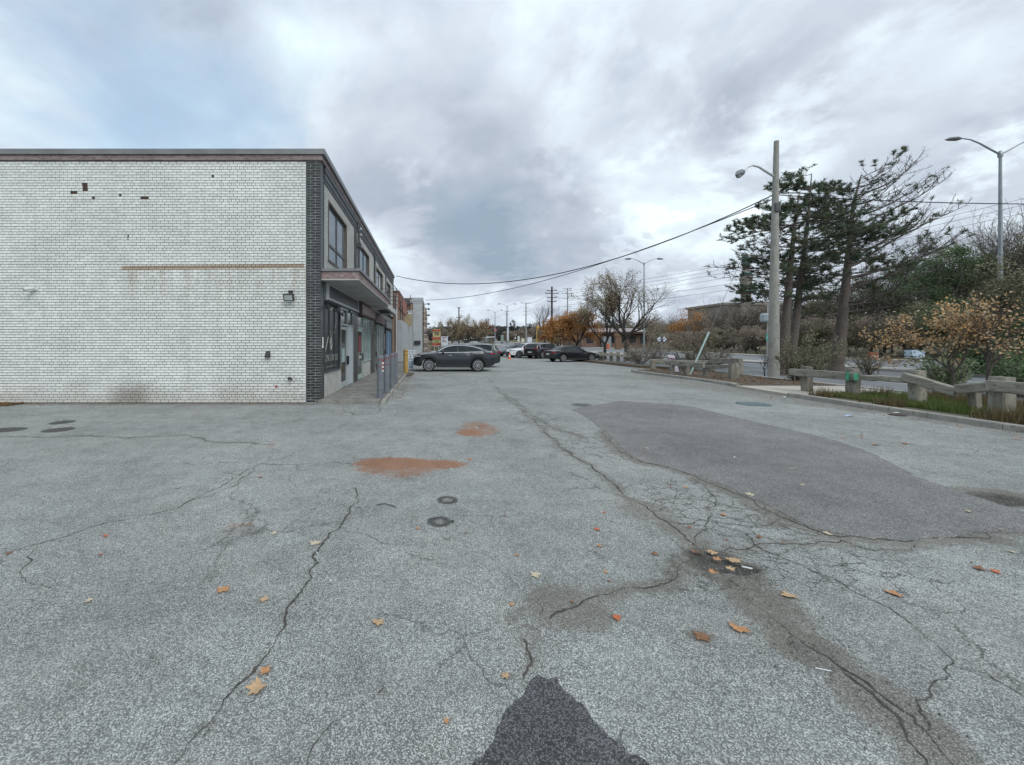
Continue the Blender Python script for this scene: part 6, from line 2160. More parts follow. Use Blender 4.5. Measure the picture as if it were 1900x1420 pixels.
class Tree:
    def __init__(s, rng):
        s.rng = rng; s.thick = []; s.thin = []; s.tips = []; s.nodes = []

    def grow(s, p, d, L, r, lev, maxlev, spread=.6, up=.15, nchild=3, keep=.68, wob=.18, minr=.004):
        rng = s.rng
        n = 4 if lev < 2 else 3
        p = np.array(p, float); d = np.array(d, float)
        r1 = r
        for i in range(n):
            d = d + rng.normal(0, wob, 3) * (.5 if lev == 0 else 1); d[2] += up * (0 if lev == 0 else .35)
            d /= np.linalg.norm(d)
            q = p + d * L / n
            rn = max(minr, r * (1 - (.45 if lev < maxlev else .75) * (i + 1) / n))
            (s.thick if r > .03 else s.thin).append((*p, *q, r1, rn))
            p, r1 = q, rn
            s.nodes.append((p.copy(), lev))
            if lev < maxlev and i >= (1 if lev else 2) or (lev < maxlev and lev > 0 and i == 0 and rng.random() < .5):
                k = 1 if i < n - 1 else nchild
                for _ in range(k):
                    a = rng.normal(size=3); a -= d * a.dot(d); a /= np.linalg.norm(a) + 1e-9
                    nd = d * math.cos(spread) + a * math.sin(spread) * rng.uniform(.6, 1.15)
                    nd[2] += up * .5
                    nd /= np.linalg.norm(nd)
                    s.grow(p, nd, L * keep * rng.uniform(.75, 1.15), max(minr, rn * rng.uniform(.55, .8)), lev + 1, maxlev, spread, up, nchild, keep, wob, minr)
        if lev >= maxlev - 1: s.tips.append(p.copy())


def emit_tree(name, label, b, tr, barkmat, leafC=None, leafmat=None, leaf_size=.1, rng=None, group=None, cat='tree', flat=.2, thin_sides=3, extra=None, aspect=.6):
    t = thing(name, label, cat, b, 0, group)
    off = np.array([b[0], b[1], b[2]])
    if tr is not None and tr.thick:
        V, q = tubes_np(tr.thick, 6); link('trunk', mesh_np('trunk', V - off, [q], barkmat, True), t)
    if tr is not None and tr.thin:
        V, q = tubes_np(tr.thin, thin_sides); link('twigs', mesh_np('twigs', V - off, [q], barkmat), t)
    if leafC is not None and len(leafC):
        V, q = leaves_np(np.asarray(leafC), leaf_size, rng, flat, aspect); link('crown', mesh_np('crown', V - off, [q], leafmat), t)
    return t


M_bark = pmat('grey_bark', (.075, .065, .055), (.13, .115, .10), 9, .95, .8, 40, stretch=(3, 3, 1))
M_bark_d = pmat('dark_bark', (.035, .03, .028), (.065, .055, .05), 9, .95, .7, 40, stretch=(3, 3, 1))
M_bark_p = pmat('pine_bark', (.085, .07, .06), (.155, .13, .115), 7, .95, .9, 30, c3=(.05, .042, .038), stretch=(3, 3, 1.2))
M_dead = pmat('dead_pine_twig', (.065, .052, .048), (.12, .10, .09), 5, .9)
F_needle = foliage_mat('pine_needles', [(.075, .105, .08), (.11, .145, .105), (.15, .185, .125), (.20, .22, .15)], trans=.4, scale=1.6)
F_needle_y = foliage_mat('tired_needles', [(.05, .055, .025), (.09, .085, .04), (.13, .105, .05), (.16, .12, .06)], trans=.15, scale=1.6)
F_pale = foliage_mat('pale_leaves', [(.20, .16, .10), (.30, .25, .17), (.38, .32, .20), (.22, .15, .09)], scale=.7)
F_orange = foliage_mat('orange_leaves', [(.27, .13, .055), (.40, .20, .08), (.48, .26, .11), (.38, .25, .12)], scale=.5)
F_maple = foliage_mat('golden_maple', [(.44, .33, .21), (.54, .37, .20), (.62, .37, .16), (.52, .43, .32), (.62, .47, .30)], scale=1.5)
F_brown = foliage_mat('brown_thicket', [(.20, .17, .14), (.28, .24, .20), (.37, .32, .265), (.23, .19, .15)], trans=.4, scale=.4)
F_olive = foliage_mat('olive_thicket', [(.11, .12, .075), (.18, .185, .115), (.25, .24, .165), (.34, .31, .23), (.13, .14, .085)], trans=.4, scale=.45)
F_green = foliage_mat('evergreen_thicket', [(.075, .125, .075), (.12, .18, .10), (.18, .24, .13), (.26, .28, .17)], trans=.4, scale=.6)
F_tan = foliage_mat('tan_thicket', [(.23, .20, .165), (.31, .27, .225), (.40, .35, .29), (.26, .215, .17)], trans=.4, scale=.4)
F_dark = foliage_mat('dark_far', [(.055, .065, .062), (.08, .085, .08), (.11, .108, .10)], scale=.05)


# ---- the two old pines
def tufts_np(C, rng, length=.17, k=11):
    """bottle-brush tufts: k thin needles (triangles) around each centre"""
    n = len(C)
    C = np.repeat(C, k, axis=0)
    d = rng.normal(size=(n * k, 3)); d[:, 2] = np.abs(d[:, 2]) * .9 - .15; d /= np.linalg.norm(d, axis=1)[:, None]
    s = rng.normal(size=(n * k, 3)); s -= d * (s * d).sum(1)[:, None]; s /= np.linalg.norm(s, axis=1)[:, None] + 1e-9
    L = (length * rng.uniform(.7, 1.3, n * k))[:, None]
    w = .026
    V = np.stack([C - s * w * .6, C + s * w * .6, C + d * L + s * w * .25], 1)
    return V.reshape(-1, 3), np.arange(3 * n * k).reshape(-1, 3)


def pine(label, foot, path, r0, branch_fn, seed, scale_leaf=1.0):
    """path: trunk polyline; branch_fn(z_frac) -> list of (azimuth, length, rise, needle share)"""
    rng = np.random.default_rng(seed)
    t = thing('pine_tree', label, 'tree', foot)
    off = np.array(foot)
    thick, thin, need, needy = [], [], [], []
    for tp in path:
        pts = np.array(tp['pts'], float); n = len(pts)
        # smooth the trunk
        fine = []
        for a, b in zip(pts[:-1], pts[1:]):
            for k in range(4): fine.append(a + (b - a) * k / 4)
        fine.append(pts[-1]); fine = np.array(fine)
        zr = np.linspace(0, 1, len(fine))
        rad = tp['r'] * (1 - .93 * zr ** .9)
        rad[0] *= 1.25
        for i in range(len(fine) - 1): thick.append((*fine[i], *fine[i + 1], rad[i], rad[i + 1]))
        for (zf, az, L, rise, nd) in branch_fn(tp, rng):
            k = min(len(fine) - 2, int(zf * (len(fine) - 1))); f = zf * (len(fine) - 1) - k
            p = fine[k] * (1 - f) + fine[k + 1] * f
            d = np.array([math.cos(az), math.sin(az), rise[0]]); d /= np.linalg.norm(d)
            r_ = max(.02, L * .0135)
            nseg = max(4, int(L / .38)); side_az = az
            for i in range(nseg):
                u = (i + 1) / nseg
                d[2] = d[2] * .7 + (rise[0] * (1 - u) + rise[1] * u) * .3 + rng.normal(0, .05)
                d[:2] += rng.normal(0, .10, 2); d /= np.linalg.norm(d)
                q = p + d * L / nseg; r2 = max(.006, r_ * (1 - .85 * u))
                (thick if r2 > .03 else thin).append((*p, *q, max(.006, r_ * (1 - .85 * (i / nseg))), r2))
                p = q
                if u > .18:
                    for s_ in (-1, 1):
                        if rng.random() < .85:
                            l2 = L * (.42 * (1 - u) + .12) * rng.uniform(.6, 1.2)
                            sd = np.array([d[0] * .6 - s_ * d[1] * .8, d[1] * .6 + s_ * d[0] * .8, d[2] + rng.uniform(-.05, .35)]); sd /= np.linalg.norm(sd)
                            m = max(3, int(l2 / .24)); pp = p.copy()
                            for j in range(m):
                                sd = sd + rng.normal(0, .12, 3); sd[2] += .07; sd /= np.linalg.norm(sd)
                                qq = pp + sd * l2 / m
                                thin.append((*pp, *qq, .016 * (1 - .6 * j / m), .016 * (1 - .6 * (j + 1) / m)))
                                pp = qq
                                # twiglets
                                for _ in range(2):
                                    if rng.random() < .8:
                                        td = sd + rng.normal(0, .6, 3); td[2] += .25; td /= np.linalg.norm(td)
                                        e = pp + td * rng.uniform(.12, .30)
                                        thin.append((*pp, *e, .009, .005))
                                        if rng.random() < nd * (1.0 if j > m * .2 else .35):
                                            for h in (.35, .6, .85, 1.08): (needy if rng.random() < tp.get('yellow', .12) else need).append(pp + (e - pp) * h)
                                if rng.random() < nd: need.append(pp.copy())
    V, q = tubes_np(thick, 8); link('trunk', mesh_np('trunk', V - off, [q], M_bark_p, True), t)
    V, q = tubes_np(thin, 3); link('branches', mesh_np('branches', V - off, [q], M_dead), t)
    for C, m, nm in ((need, F_needle, 'needles'), (needy, F_needle_y, 'tired_needles')):
        if len(C):
            V, q = tufts_np(np.array(C), rng, .17 * scale_leaf, 9); link(nm, mesh_np(nm, V - off, [q], m), t)
    return t


def br_first(tp, rng):
    out = []
    lean = tp['lean']
    for k in range(tp['n']):
        zf = rng.uniform(.34, 1.0)
        az = rng.uniform(0, 2 * math.pi)
        left = -math.cos(az)      # +1 when pointing left
        top = zf > .86
        L = rng.uniform(.9, 1.9) if top else rng.uniform(1.4, 2.7) * (1.18 if left > .3 else .9) * (1.25 if zf < .75 else .95)
        rise = (rng.uniform(.05, .4), rng.uniform(.25, .6)) if top else (rng.uniform(-.15, .15), rng.uniform(0, .35))
        nd = 1.0 if zf > .78 else (.55 if zf > .58 else (.35 if left < .2 else .15))
        nd *= rng.uniform(.5, 1.25)
        out.append((zf, az, L, rise, nd))
    for zf in (.36, .40, .46, .52, .56):
        out.append((zf, math.pi + rng.uniform(-.9, .9), rng.uniform(1.8, 2.8), (-.05, .15), .75))
    for zf in (.36, .42, .48, .54, .60):
        out.append((zf, rng.uniform(-.9, .9), rng.uniform(1.4, 2.2), (-.05, .15), .7))
    for zf, L in ((.44, 3.3), (.50, 3.6), (.55, 3.0), (.63, 3.2)):   # long bare left arms
        out.append((zf, math.pi + rng.uniform(-.5, .5), L, (.0, .15), .04))
    out.append((.70, math.pi + .2, 2.6, (.0, .3), .75)); out.append((.76, math.pi - .3, 2.2, (.05, .4), .9))
    return out


def bp(px, py, D): return tuple(P(px, py, D))
Dp = 21.0
f1 = base(1457, Dp)
pine('twin trunked pine with flat green top right behind the concrete pole', (f1.x, f1.y, 0), [
    dict(pts=[bp(1452, 706, Dp), bp(1458, 600, Dp), bp(1466, 500, Dp), bp(1474, 420, Dp), bp(1483, 360, Dp)], r=.26, n=16, lean=-1, yellow=.15),
    dict(pts=[bp(1462, 704, Dp + .5), bp(1476, 600, Dp + .5), bp(1488, 500, Dp + .5), bp(1500, 400, Dp + .5), bp(1506, 322, Dp + .5)], r=.24, n=22, lean=0, yellow=.12)], .26, br_first, 5)


def br_second(tp, rng):
    out = []
    for k in range(32):
        zf = rng.uniform(.34, .98)
        az = rng.uniform(0, 2 * math.pi)
        right = math.cos(az)
        L = rng.uniform(1.5, 3.4) * (1.2 if zf < .7 else .8)
        nd = (.62 if zf > .5 else .35) * (1.2 if right < 0.1 else .35) * rng.uniform(.2, 1.3)
        if zf > .9: nd *= .25
        out.append((zf, az, L, (rng.uniform(.05, .35), rng.uniform(.3, .8)), nd))
    # long dead arms sweeping up to the right
    for zf, L, a in ((.40, 6.6, .05), (.45, 6.9, -.25), (.50, 6.6, .2), (.56, 6.3, -.1), (.62, 5.8, .35), (.68, 5.4, 0.), (.74, 4.8, -.3), (.80, 4.4, .2), (.86, 4.0, -.1), (.92, 3.2, .3)):
        out.append((zf, a, L * 1.02, (.22, .50 + zf * .4), .04 if zf > .5 else .10))
    for zf, L, a in ((.38, 3.0, 3.3), (.42, 2.6, 2.6), (.46, 3.2, 3.0), (.50, 2.8, 3.7), (.40, 2.6, .3), (.47, 2.8, -.4), (.53, 2.8, .5), (.52, 2.4, 1.6), (.56, 2.6, 4.6), (.76, 2.6, 3.1), (.82, 2.2, 2.9), (.88, 1.8, 3.3), (.60, 3.2, 3.0), (.66, 3.0, 3.5), (.72, 2.6, 2.8), (.58, 2.4, 4.2), (.64, 2.5, 5.2), (.7, 2.2, 1.2)):
        out.append((zf, a, L, (.1, .2), .9))
    for zf, L, a in ((.30, 3.8, .1), (.27, 3.0, 3.0), (.33, 3.4, -.4)):
        out.append((zf, a, L, (.10, .20), .25))
    return out


f2 = base(1553, 23.3)
D2 = 23.3
pine('larger pine with half dead crown sweeping up to the right', (f2.x, f2.y, 0), [
    dict(pts=[bp(1550, 692, D2), bp(1560, 620, D2), bp(1568, 540, D2), bp(1577, 450, D2), bp(1583, 380, D2), bp(1598, 325, D2)], r=.34, n=40, lean=0, yellow=.18)], .3, br_second, 9)


# ---- broad-leaved trees along the lot
def broad(label, px, D, ytop, seed, leafmat=None, dens=0, leaf_size=.10, spread=.6, trunk_h=.22, r=.16, lev=5, wide=1.0, leaf_fn=None, group=None, bark=None, up=.12, name='bare_tree', nchild=3, aspect=.7, fork=3):
    rng = np.random.default_rng(seed)
    b = base(px, D); H = EYE + (HY - ytop) * D / F - b.z
    tr = Tree(rng)
    L0 = H * trunk_h
    # trunk
    p = np.array([b.x, b.y, b.z - .1]); d = np.array([rng.normal(0, .04), rng.normal(0, .04), 1.0]); d /= np.linalg.norm(d)
    for i in range(3):
        q = p + d * (L0 + .1) / 3
        tr.thick.append((*p, *q, r * (1.3 if i == 0 else 1 - .08 * i), r * (1 - .08 * (i + 1)))); p = q
    n0 = fork
    a0 = rng.uniform(0, 6.28)
    for k in range(n0):
        a = a0 + 2 * math.pi * k / n0 + rng.normal(0, .3)
        dd = np.array([math.cos(a) * spread * wide, math.sin(a) * spread * wide, 1.0]); dd /= np.linalg.norm(dd)
        tr.grow(p, dd, H * (.36) * rng.uniform(.85, 1.1), r * .62, 1, lev, spread * .85, up, nchild, .68, .14)
    # bring the height to what was measured
    zs = np.array([s_[5] for s_ in tr.thin + tr.thick]); k = (H) / (zs.max() - b.z)
    def sc(seg):
        seg = list(seg)
        for i0 in (0, 3):
            seg[i0] = b.x + (seg[i0] - b.x) * k; seg[i0 + 1] = b.y + (seg[i0 + 1] - b.y) * k; seg[i0 + 2] = b.z + (seg[i0 + 2] - b.z) * k
        return tuple(seg)
    tr.thick = [sc(s_) for s_ in tr.thick]; tr.thin = [sc(s_) for s_ in tr.thin]
    C = None
    if dens:
        S = np.array(tr.thin); C = S[:, 3:6]
        idx_ = rng.integers(0, len(C), dens); C = C[idx_] + rng.normal(0, leaf_size * 1.1, (dens, 3))
        if leaf_fn is not None: C = C[leaf_fn(C, b, H, rng)]
    return emit_tree(name, label, (b.x, b.y, b.z), tr, bark or M_bark_d, C, leafmat, leaf_size, rng, group, aspect=aspect)


def half(C, b, H, rng):      # leaves on the left and lower part only
    u = (C[:, 0] - b.x) / (H * .35); v = (C[:, 2] - b.z) / H
    return rng.random(len(C)) < np.clip(.75 - u * .7 - (v - .5) * 1.2, .04, 1)


broad('half bare tree with a pale leafy left side behind the far guard rail', 1163, 37.5, 494, 31, F_pale, 9000, .115, .62, .27, .22, 5, 1.15, half, fork=4)
broad('smaller pale leaved tree between the half bare one and the orange tree', 1122, 41.0, 540, 32, F_pale, 8000, .11, .6, .27, .17, 5, 1.1, None)
broad('bright orange leaved tree with drooping crown behind the black saloon', 1070, 46.0, 574, 33, F_orange, 9000, .15, .6, .30, .13, 4, 1.0, None, name='orange_tree', up=-.02, fork=5)
broad('dense orange tree just left of the other, over the black suv', 1037, 52.0, 580, 34, F_orange, 8000, .16, .5, .18, .14, 4, .75, None, name='orange_tree', up=-.02, fork=4)
broad('dark bare tree behind the dark wooden utility pole', 1012, 74.0, 560, 35, None, 0, .1, .55, .25, .22, 5, 1.1)
broad('bare tree peeping above the two orange trees', 1058, 80.0, 568, 36, None, 0, .1, .55, .25, .2, 5, 1.0)
broad('broad brown tree with spreading limbs behind the parked coupe', 864, 62.0, 583, 37, F_pale, 6000, .14, .75, .25, .24, 5, 1.7, None, name='brown_tree', fork=4)
broad('reddish tipped tree touching the broad brown one on its left', 838, 82.0, 590, 38, F_tan, 5000, .16, .65, .25, .16, 4, 1.4, None, name='brown_tree')
broad('rust coloured tree touching the broad brown one on its right', 888, 84.0, 592, 39, foliage_mat('rust_leaves', [(.16, .08, .05), (.22, .11, .06), (.14, .09, .06)]), 6000, .16, .65, .25, .16, 4, 1.4, None, name='brown_tree')
broad('little bare tree on the skyline left of the temple', 1330, 95, 541, 40, None, 0, .1, .5, .3, .16, 4, 1.0)
broad('bare tree standing before the temple hall', 1362, 72, 548, 44, None, 0, .1, .55, .25, .16, 5, 1.2)
broad('bare tree just right of the temple tower', 1402, 66, 552, 45, F_brown, 1200, .12, .55, .25, .15, 5, 1.2)
broad('thin bare sapling between the barrier and the concrete pole', 1419, 19.5, 652, 41, None, 0, .1, .55, .25, .028, 4, 1.1, name='sapling', nchild=2)


def gold(C, b, H, rng):
    u = (C[:, 0] - b.x) / (H * .35); v = (C[:, 2] - b.z) / H
    return (rng.random(len(C)) < np.clip(.95 - u * .25, .1, 1)) & (v > .28)


broad('small golden orange maple growing by the broken rail', 1765, 10.6, 548, 42, F_maple, 3300, .06, .70, .34, .045, 4, .85, gold, name='maple_sapling', bark=M_bark, aspect=.75, up=.0, fork=4)
broad('thin pale maple stem leaning behind the right hand post', 1835, 10.0, 545, 43, F_maple, 260, .06, .35, .35, .05, 4, .6, None, name='maple_sapling', bark=M_bark, aspect=.9, nchild=2)


# ---- shrubs
def shrub(label, px, D, w, h, mat, n, seed, size=.06, bare=False, group=None, name='shrub', stems=26):
    rng = np.random.default_rng(seed)
    b = base(px, D)
    tr = Tree(rng); C = []
    for k in range(stems):
        a = rng.uniform(0, 6.28); d = np.array([math.cos(a) * w / h * .9, math.sin(a) * w / h * .9, 1.0]); d /= np.linalg.norm(d)
        p = np.array([b.x, b.y, b.z]) + np.array([rng.normal(0, w * .12), rng.normal(0, w * .12), 0])
        L = h * rng.uniform(.6, 1.1)
        m = 6
        for i in range(m):
            d = d + rng.normal(0, .14, 3); d[2] += .05; d /= np.linalg.norm(d); q = p + d * L / m
            tr.thin.append((*p, *q, .014 * (1 - .12 * i), .014 * (1 - .12 * (i + 1)))); p = q
            for _ in range(3):
                e = p + (d + rng.normal(0, .6, 3)) * L * .13
                tr.thin.append((*p, *e, .006, .004)); C.append(p + (e - p) * rng.random()); C.append(e)
    C = np.array(C)
    if bare: C2 = None
    else:
        C2 = C[rng.integers(0, len(C), n)] + rng.normal(0, .06, (n, 3)); C2 = C2[C2[:, 2] > b.z + .03]
    return emit_tree(name, label, (b.x, b.y, b.z), tr, M_bark, C2, mat, size, rng, group, 'shrub')


shrub('leafy olive shrub at the foot of the pines, left of the first rail post', 1477, 17.0, .8, 1.75, F_olive, 3200, 51, .075)
shrub('scrubby bush between the two pine trunks', 1515, 21.5, 1.5, 1.9, F_olive, 3800, 52, .08)
shrub('low scrub right of the larger pine', 1612, 21.0, 1.0, 1.4, F_olive, 1500, 53, .07)
shrub('brown bush on the verge left of the barrier', 1186, 31.0, 1.4, 1.7, F_tan, 2200, 54, .085)
shrub('grey leaved bush behind the rear barrier', 1217, 33.0, 1.5, 1.8, F_tan, 1800, 55, .09)
shrub('wispy bush with yellowing leaves behind the board sign', 1282, 26.5, 1.7, 1.9, foliage_mat('yellowing', [(.14, .12, .06), (.22, .19, .12), (.30, .26, .19), (.10, .10, .05)]), 2200, 56, .085)
shrub('tangled bush behind the guy wire', 1322, 28.0, 1.9, 1.8, F_tan, 2600, 57, .09)
shrub('dense green brown shrub behind the maple sapling', 1752, 12.2, .75, 1.25, F_green, 2400, 58, .08)
shrub('dark evergreen shrub at the right edge behind the posts', 1900, 12.5, 1.0, 1.5, F_green, 3000, 59, .08)

# ---- thicket across the road: each crown a thing
def blob_tree(label, X, Y, w, h, mat, n, seed, leaf=.28, group=None, bare=.25, name='thicket_tree', z0=.12, bark=None):
    rng = np.random.default_rng(seed)
    z = float(T(Y)) + max(0, X - 50) * .05
    tr = Tree(rng)
    p = np.array([X, Y, z - .2]); d = np.array([rng.normal(0, .06), rng.normal(0, .06), 1.])
    twiggy = mat in (F_brown, F_tan, F_olive) and Y < 100
    tr.thick.append((*p, *(p + d * h * .2), .13, .10)); p = p + d * h * .2
    for k in range(7 if twiggy else 5):
        a = rng.uniform(0, 6.28); dd = np.array([math.cos(a) * .5 * w / h * 2, math.sin(a) * .5 * w / h * 2, 1.]); dd /= np.linalg.norm(dd)
        tr.grow(p + rng.normal(0, w * .06, 3) * np.array([1, 1, 0]), dd, h * (.27 if Y < 30 else .40 if twiggy else .36), .045 if Y < 30 else .07, 2, 5 if twiggy else 4, .5, .14, 2, .68, .16, .004 if Y < 30 else .012 if twiggy else .014)
    if twiggy: n = int(n * (.42 if mat is not F_olive else .7))
    # clumpy crown: leaves gathered on sub-blobs
    nb = 26
    c = rng.normal(size=(nb, 3)); c /= np.linalg.norm(c, axis=1)[:, None]; c *= rng.uniform(.35, .95, (nb, 1))
    c = c * np.array([w / 2, w / 2, h * .42]) + np.array([X, Y, z + h * (.5 + z0 * .3)])
    rad = rng.uniform(.10, .26, nb) * min(w, h)
    k = rng.integers(0, nb, n)
    v = rng.normal(size=(n, 3)); v /= np.linalg.norm(v, axis=1)[:, None]
    C = c[k] + v * (rad[k] * rng.random(n) ** .45)[:, None]
    C = C[C[:, 2] > z + .1]
    return emit_tree(name, label, (X, Y, z), tr, bark or M_bark, C, mat, leaf, rng, group)


rg = np.random.default_rng(77)
MARKS = [(1163, 'the half bare tree'), (1227, 'the diamond road signs'), (1282, 'the board sign bush'), (1330, 'the top of the guy wire'), (1384, 'the temple tower'), (1437, 'the tall concrete pole'), (1468, 'the twin trunked pine'),
         (1556, 'the larger pine trunk'), (1619, 'the reddish orange barrier box'), (1697, 'the pale blue utility box'), (1793, 'the golden maple'), (1856, 'the nearest street lamp')]
_used = {}


def where(px, row, what):
    m = min(MARKS, key=lambda q: abs(q[0] - px)); d = px - m[0]
    rel = 'directly behind' if abs(d) < 8 else ('just ' if abs(d) < 22 else 'some way ') + ('left of' if d < 0 else 'right of')
    if px > 1900: rel = 'right of'
    lab = f'{what}, {row}, {rel} {m[1]}'.replace('some way ', 'far ')
    k = _used.get(lab, 0); _used[lab] = k + 1
    return lab if k == 0 else lab.replace(row, row + (' farther out' if k == 1 else ' farthest out'))


GB = 'brown trees of the roadside thicket'; GO = 'olive trees of the roadside thicket'; GG = 'dark evergreens of the roadside thicket'
# (px, D, ytop, width m, kind)
thick = []
nrow = 0
for px, D, yt, w, k in [
    (1248, 92, 588, 9, 'b'), (1275, 84, 582, 8, 'o2'), (1300, 80, 590, 8, 'b'), (1325, 78, 588, 7, 't'), (1345, 74, 570, 7, 'b'), (1368, 70, 575, 6, 't'), (1392, 68, 578, 6, 'b'), (1415, 66, 572, 6, 't'),
    (1440, 64, 570, 6, 'b'), (1468, 62, 575, 6, 'ol'), (1492, 60, 560, 6, 'b'), (1518, 58, 545, 6, 'ol'), (1545, 56, 550, 6, 'ol'), (1572, 55, 540, 6, 'ol'), (1600, 53, 545, 6, 'b'), (1630, 51, 520, 6, 'ol'),
    (1662, 50, 505, 6, 'ol'), (1690, 48, 480, 6, 'g'), (1722, 47, 455, 5.5, 'g'), (1755, 46, 440, 5, 'g'), (1780, 47, 450, 5, 'g'), (1815, 45, 470, 6, 'ol'), (1845, 44, 455, 5, 'g'), (1875, 44, 430, 6, 'ol'), (1905, 43, 400, 6, 'ol'),
    (1945, 42, 390, 7, 'ol'), (1990, 41, 380, 7, 'b'), (2050, 40, 400, 7, 'ol'), (2120, 39, 380, 7, 'b'),
    # front row, lower
    (1260, 72, 618, 6, 't'), (1290, 69, 612, 6, 'b'), (1320, 67, 616, 5, 'ol'), (1348, 64, 612, 5, 'b'), (1378, 61, 610, 5, 't'), (1410, 58, 614, 5, 'b'), (1442, 56, 606, 5, 't'), (1476, 54, 600, 5, 'b'), (1505, 52, 598, 5, 'ol'),
    (1540, 50, 590, 5, 'b'), (1575, 49, 596, 5, 'ol'), (1608, 47.5, 592, 5, 'b'), (1640, 46.5, 590, 5, 'ol'), (1675, 45, 580, 5, 'b'), (1710, 44, 560, 5, 'ol'), (1745, 43, 556, 5, 'g'), (1785, 42, 560, 5, 'ol'),
    (1825, 41, 550, 5, 'g'), (1862, 40, 556, 5, 'ol'), (1900, 39.5, 540, 5, 'g'), (1945, 39, 540, 5, 'b'), (2000, 38.5, 545, 6, 'ol'), (1225, 86, 600, 7, 't'), (1210, 110, 596, 8, 'b')]:
    z = float(T(D)) + max(0, (px - CX) * D / F - 50) * .05
    h = (EYE + (HY - yt) * D / F - z) * ((1.08 if k == 'g' else 1.0) if px > 1640 else 1.12)
    mat, grp, lab = {'b': (F_brown, GB, 'brown thicket tree'), 't': (F_tan, 'tan trees of the roadside thicket', 'pale tan thicket tree'),
                     'ol': (F_olive, GO, 'olive thicket tree'), 'g': (F_green, GG, 'dark evergreen'),
                     'o2': (F_orange, None, 'orange topped tree standing out of the brown thicket')}[k]
    nrow += 1
    if k != 'o2': lab = where(px, 'back row' if nrow <= 29 else 'front row', lab)
    X = (px - CX) * D / F
    n = 6000 if D > 60 else 12500
    lf = (.22 if D > 60 else .17)
    blob_tree(lab, X, D + rg.uniform(-1, 1), w * 1.15, h, mat, n, int(px * 3 + D), lf, grp, bark=M_bark)
for px, D, yt, w, m_, lab in ((1848, 20.7, 470, 3.0, F_olive, 'olive tree on the median hiding the foot of the nearest street lamp'), (1897, 20.2, 402, 3.6, F_olive, 'tall olive tree on the median at the right edge of the view'),
                              (1872, 19.6, 585, 2.4, F_green, 'low dark green bush on the median below the two olive trees'), (1925, 19.0, 520, 3.0, F_green, 'dark green bush on the median cut by the right edge'),
                              (1815, 21.6, 560, 2.2, F_green, 'small green bush on the median left of the nearest street lamp')):
    blob_tree(lab, (px - CX) * D / F, D, w, (EYE + (HY - yt) * D / F), m_, 9000, int(px), .13, None, bark=M_bark, name='median_tree', z0=-.35)
blob_tree('small bright orange bush high in the brown thicket', (1285 - CX) * 80 / F, 80, 3.2, 6.2, F_orange, 900, 801, .22)
# bare crowns poking out of the thicket
for i, (px, D, yt) in enumerate([(1640, 52, 470), (1835, 44, 395), (1880, 45, 385), (1560, 58, 520), (1500, 62, 540), (1255, 88, 580)]):
    broad(where(px, 'above the thicket', 'bare twiggy crown'), px, D, yt, 90 + i, None, 0, .1, .5, .3, .14, 5, 1.0, None, 'bare crowns above the thicket', M_bark)

# far woods beyond the end of the road
FARM = [(806, 'the price board'), (831, 'the white poster board'), (864, 'the broad brown tree'), (903, 'the bus shelter'), (919, 'the farthest street lamp'), (941, 'the far street lamp'), (976, 'the wide armed power pole'),
        (1012, 'the dark bare tree'), (1036, 'the left orange tree'), (1070, 'the right orange tree'), (1122, 'the smaller pale tree'), (1163, 'the half bare tree'), (1195, 'the median lamp'), (1227, 'the diamond signs')]
for i, (px, D, yt, w, k) in enumerate([(952, 230, 592, 7, 'c'), (985, 240, 600, 14, 'd'), (1003, 220, 596, 13, 'b'), (1040, 210, 603, 14, 'd'), (1075, 200, 602, 14, 'b'), (972, 215, 607, 12, 'b'), (930, 250, 606, 14, 'd'), (1110, 180, 598, 14, 'b'),
                                       (912, 270, 610, 14, 'd'), (890, 280, 612, 14, 'b'), (868, 290, 610, 15, 'd'), (845, 290, 608, 15, 'd'), (820, 280, 606, 15, 'b'), (795, 260, 604, 14, 'd'), (1150, 150, 596, 12, 'd'), (1185, 140, 598, 12, 'b'), (1220, 125, 598, 11, 'b'),
                                       (945, 200, 612, 9, 'b'), (1020, 190, 612, 10, 'd'), (1095, 150, 612, 9, 'g'), (1205, 105, 612, 8, 'g')]):
    X = (px - CX) * D / F; z = float(T(D)); h = EYE + (HY - yt) * D / F - z
    if k == 'c':
        blob_tree('tall dark conifer standing above the far woods', X, D, 4.5, h, F_dark, 1500, 600 + i, .5)
        continue
    mat = {'d': F_dark, 'b': F_brown, 'g': F_green}[k]  # plain leaf colours; brown and green are shared with the thicket
    fm = min(FARM, key=lambda q: abs(q[0] - px)); dd_ = px - fm[0]
    lab = {'d': 'dark tree', 'b': 'brown tree', 'g': 'dark green tree'}[k] + (' farther back' if D > 205 else ' nearer') + ' in the far woods, ' + ('behind ' if abs(dd_) < 5 else 'left of ' if dd_ < 0 else 'right of ') + fm[1]
    if lab in _used: lab = lab.replace('in the far woods', 'deep in the far woods')
    _used[lab] = 1
    blob_tree(lab, X, D, w, h, mat, 2200, 600 + i, .55, {'d': 'dark trees of the far woods', 'b': 'brown trees of the far woods', 'g': 'green trees by the low building'}[k])

# distant tree line closing the horizon
rng = np.random.default_rng(5)
n = 26000
ang = rng.uniform(-1.15, 1.25, n)
Rr = rng.uniform(330, 360, n)
X = Rr * np.sin(ang); Y = Rr * np.cos(ang)
hh = (7 + 5 * fbm(ang * 14, ang * 0 + 3, 1.0, 44)) * 1.25
Z = 3.0 + rng.random(n) ** .8 * hh
Vq, q = leaves_np(np.stack([X, Y, Z], 1), 2.6, rng, .2, .8)
set_props(link('distant_woods', mesh_np('distant_woods', Vq, [q], F_dark)), 'distant wooded horizon', kind='stuff')

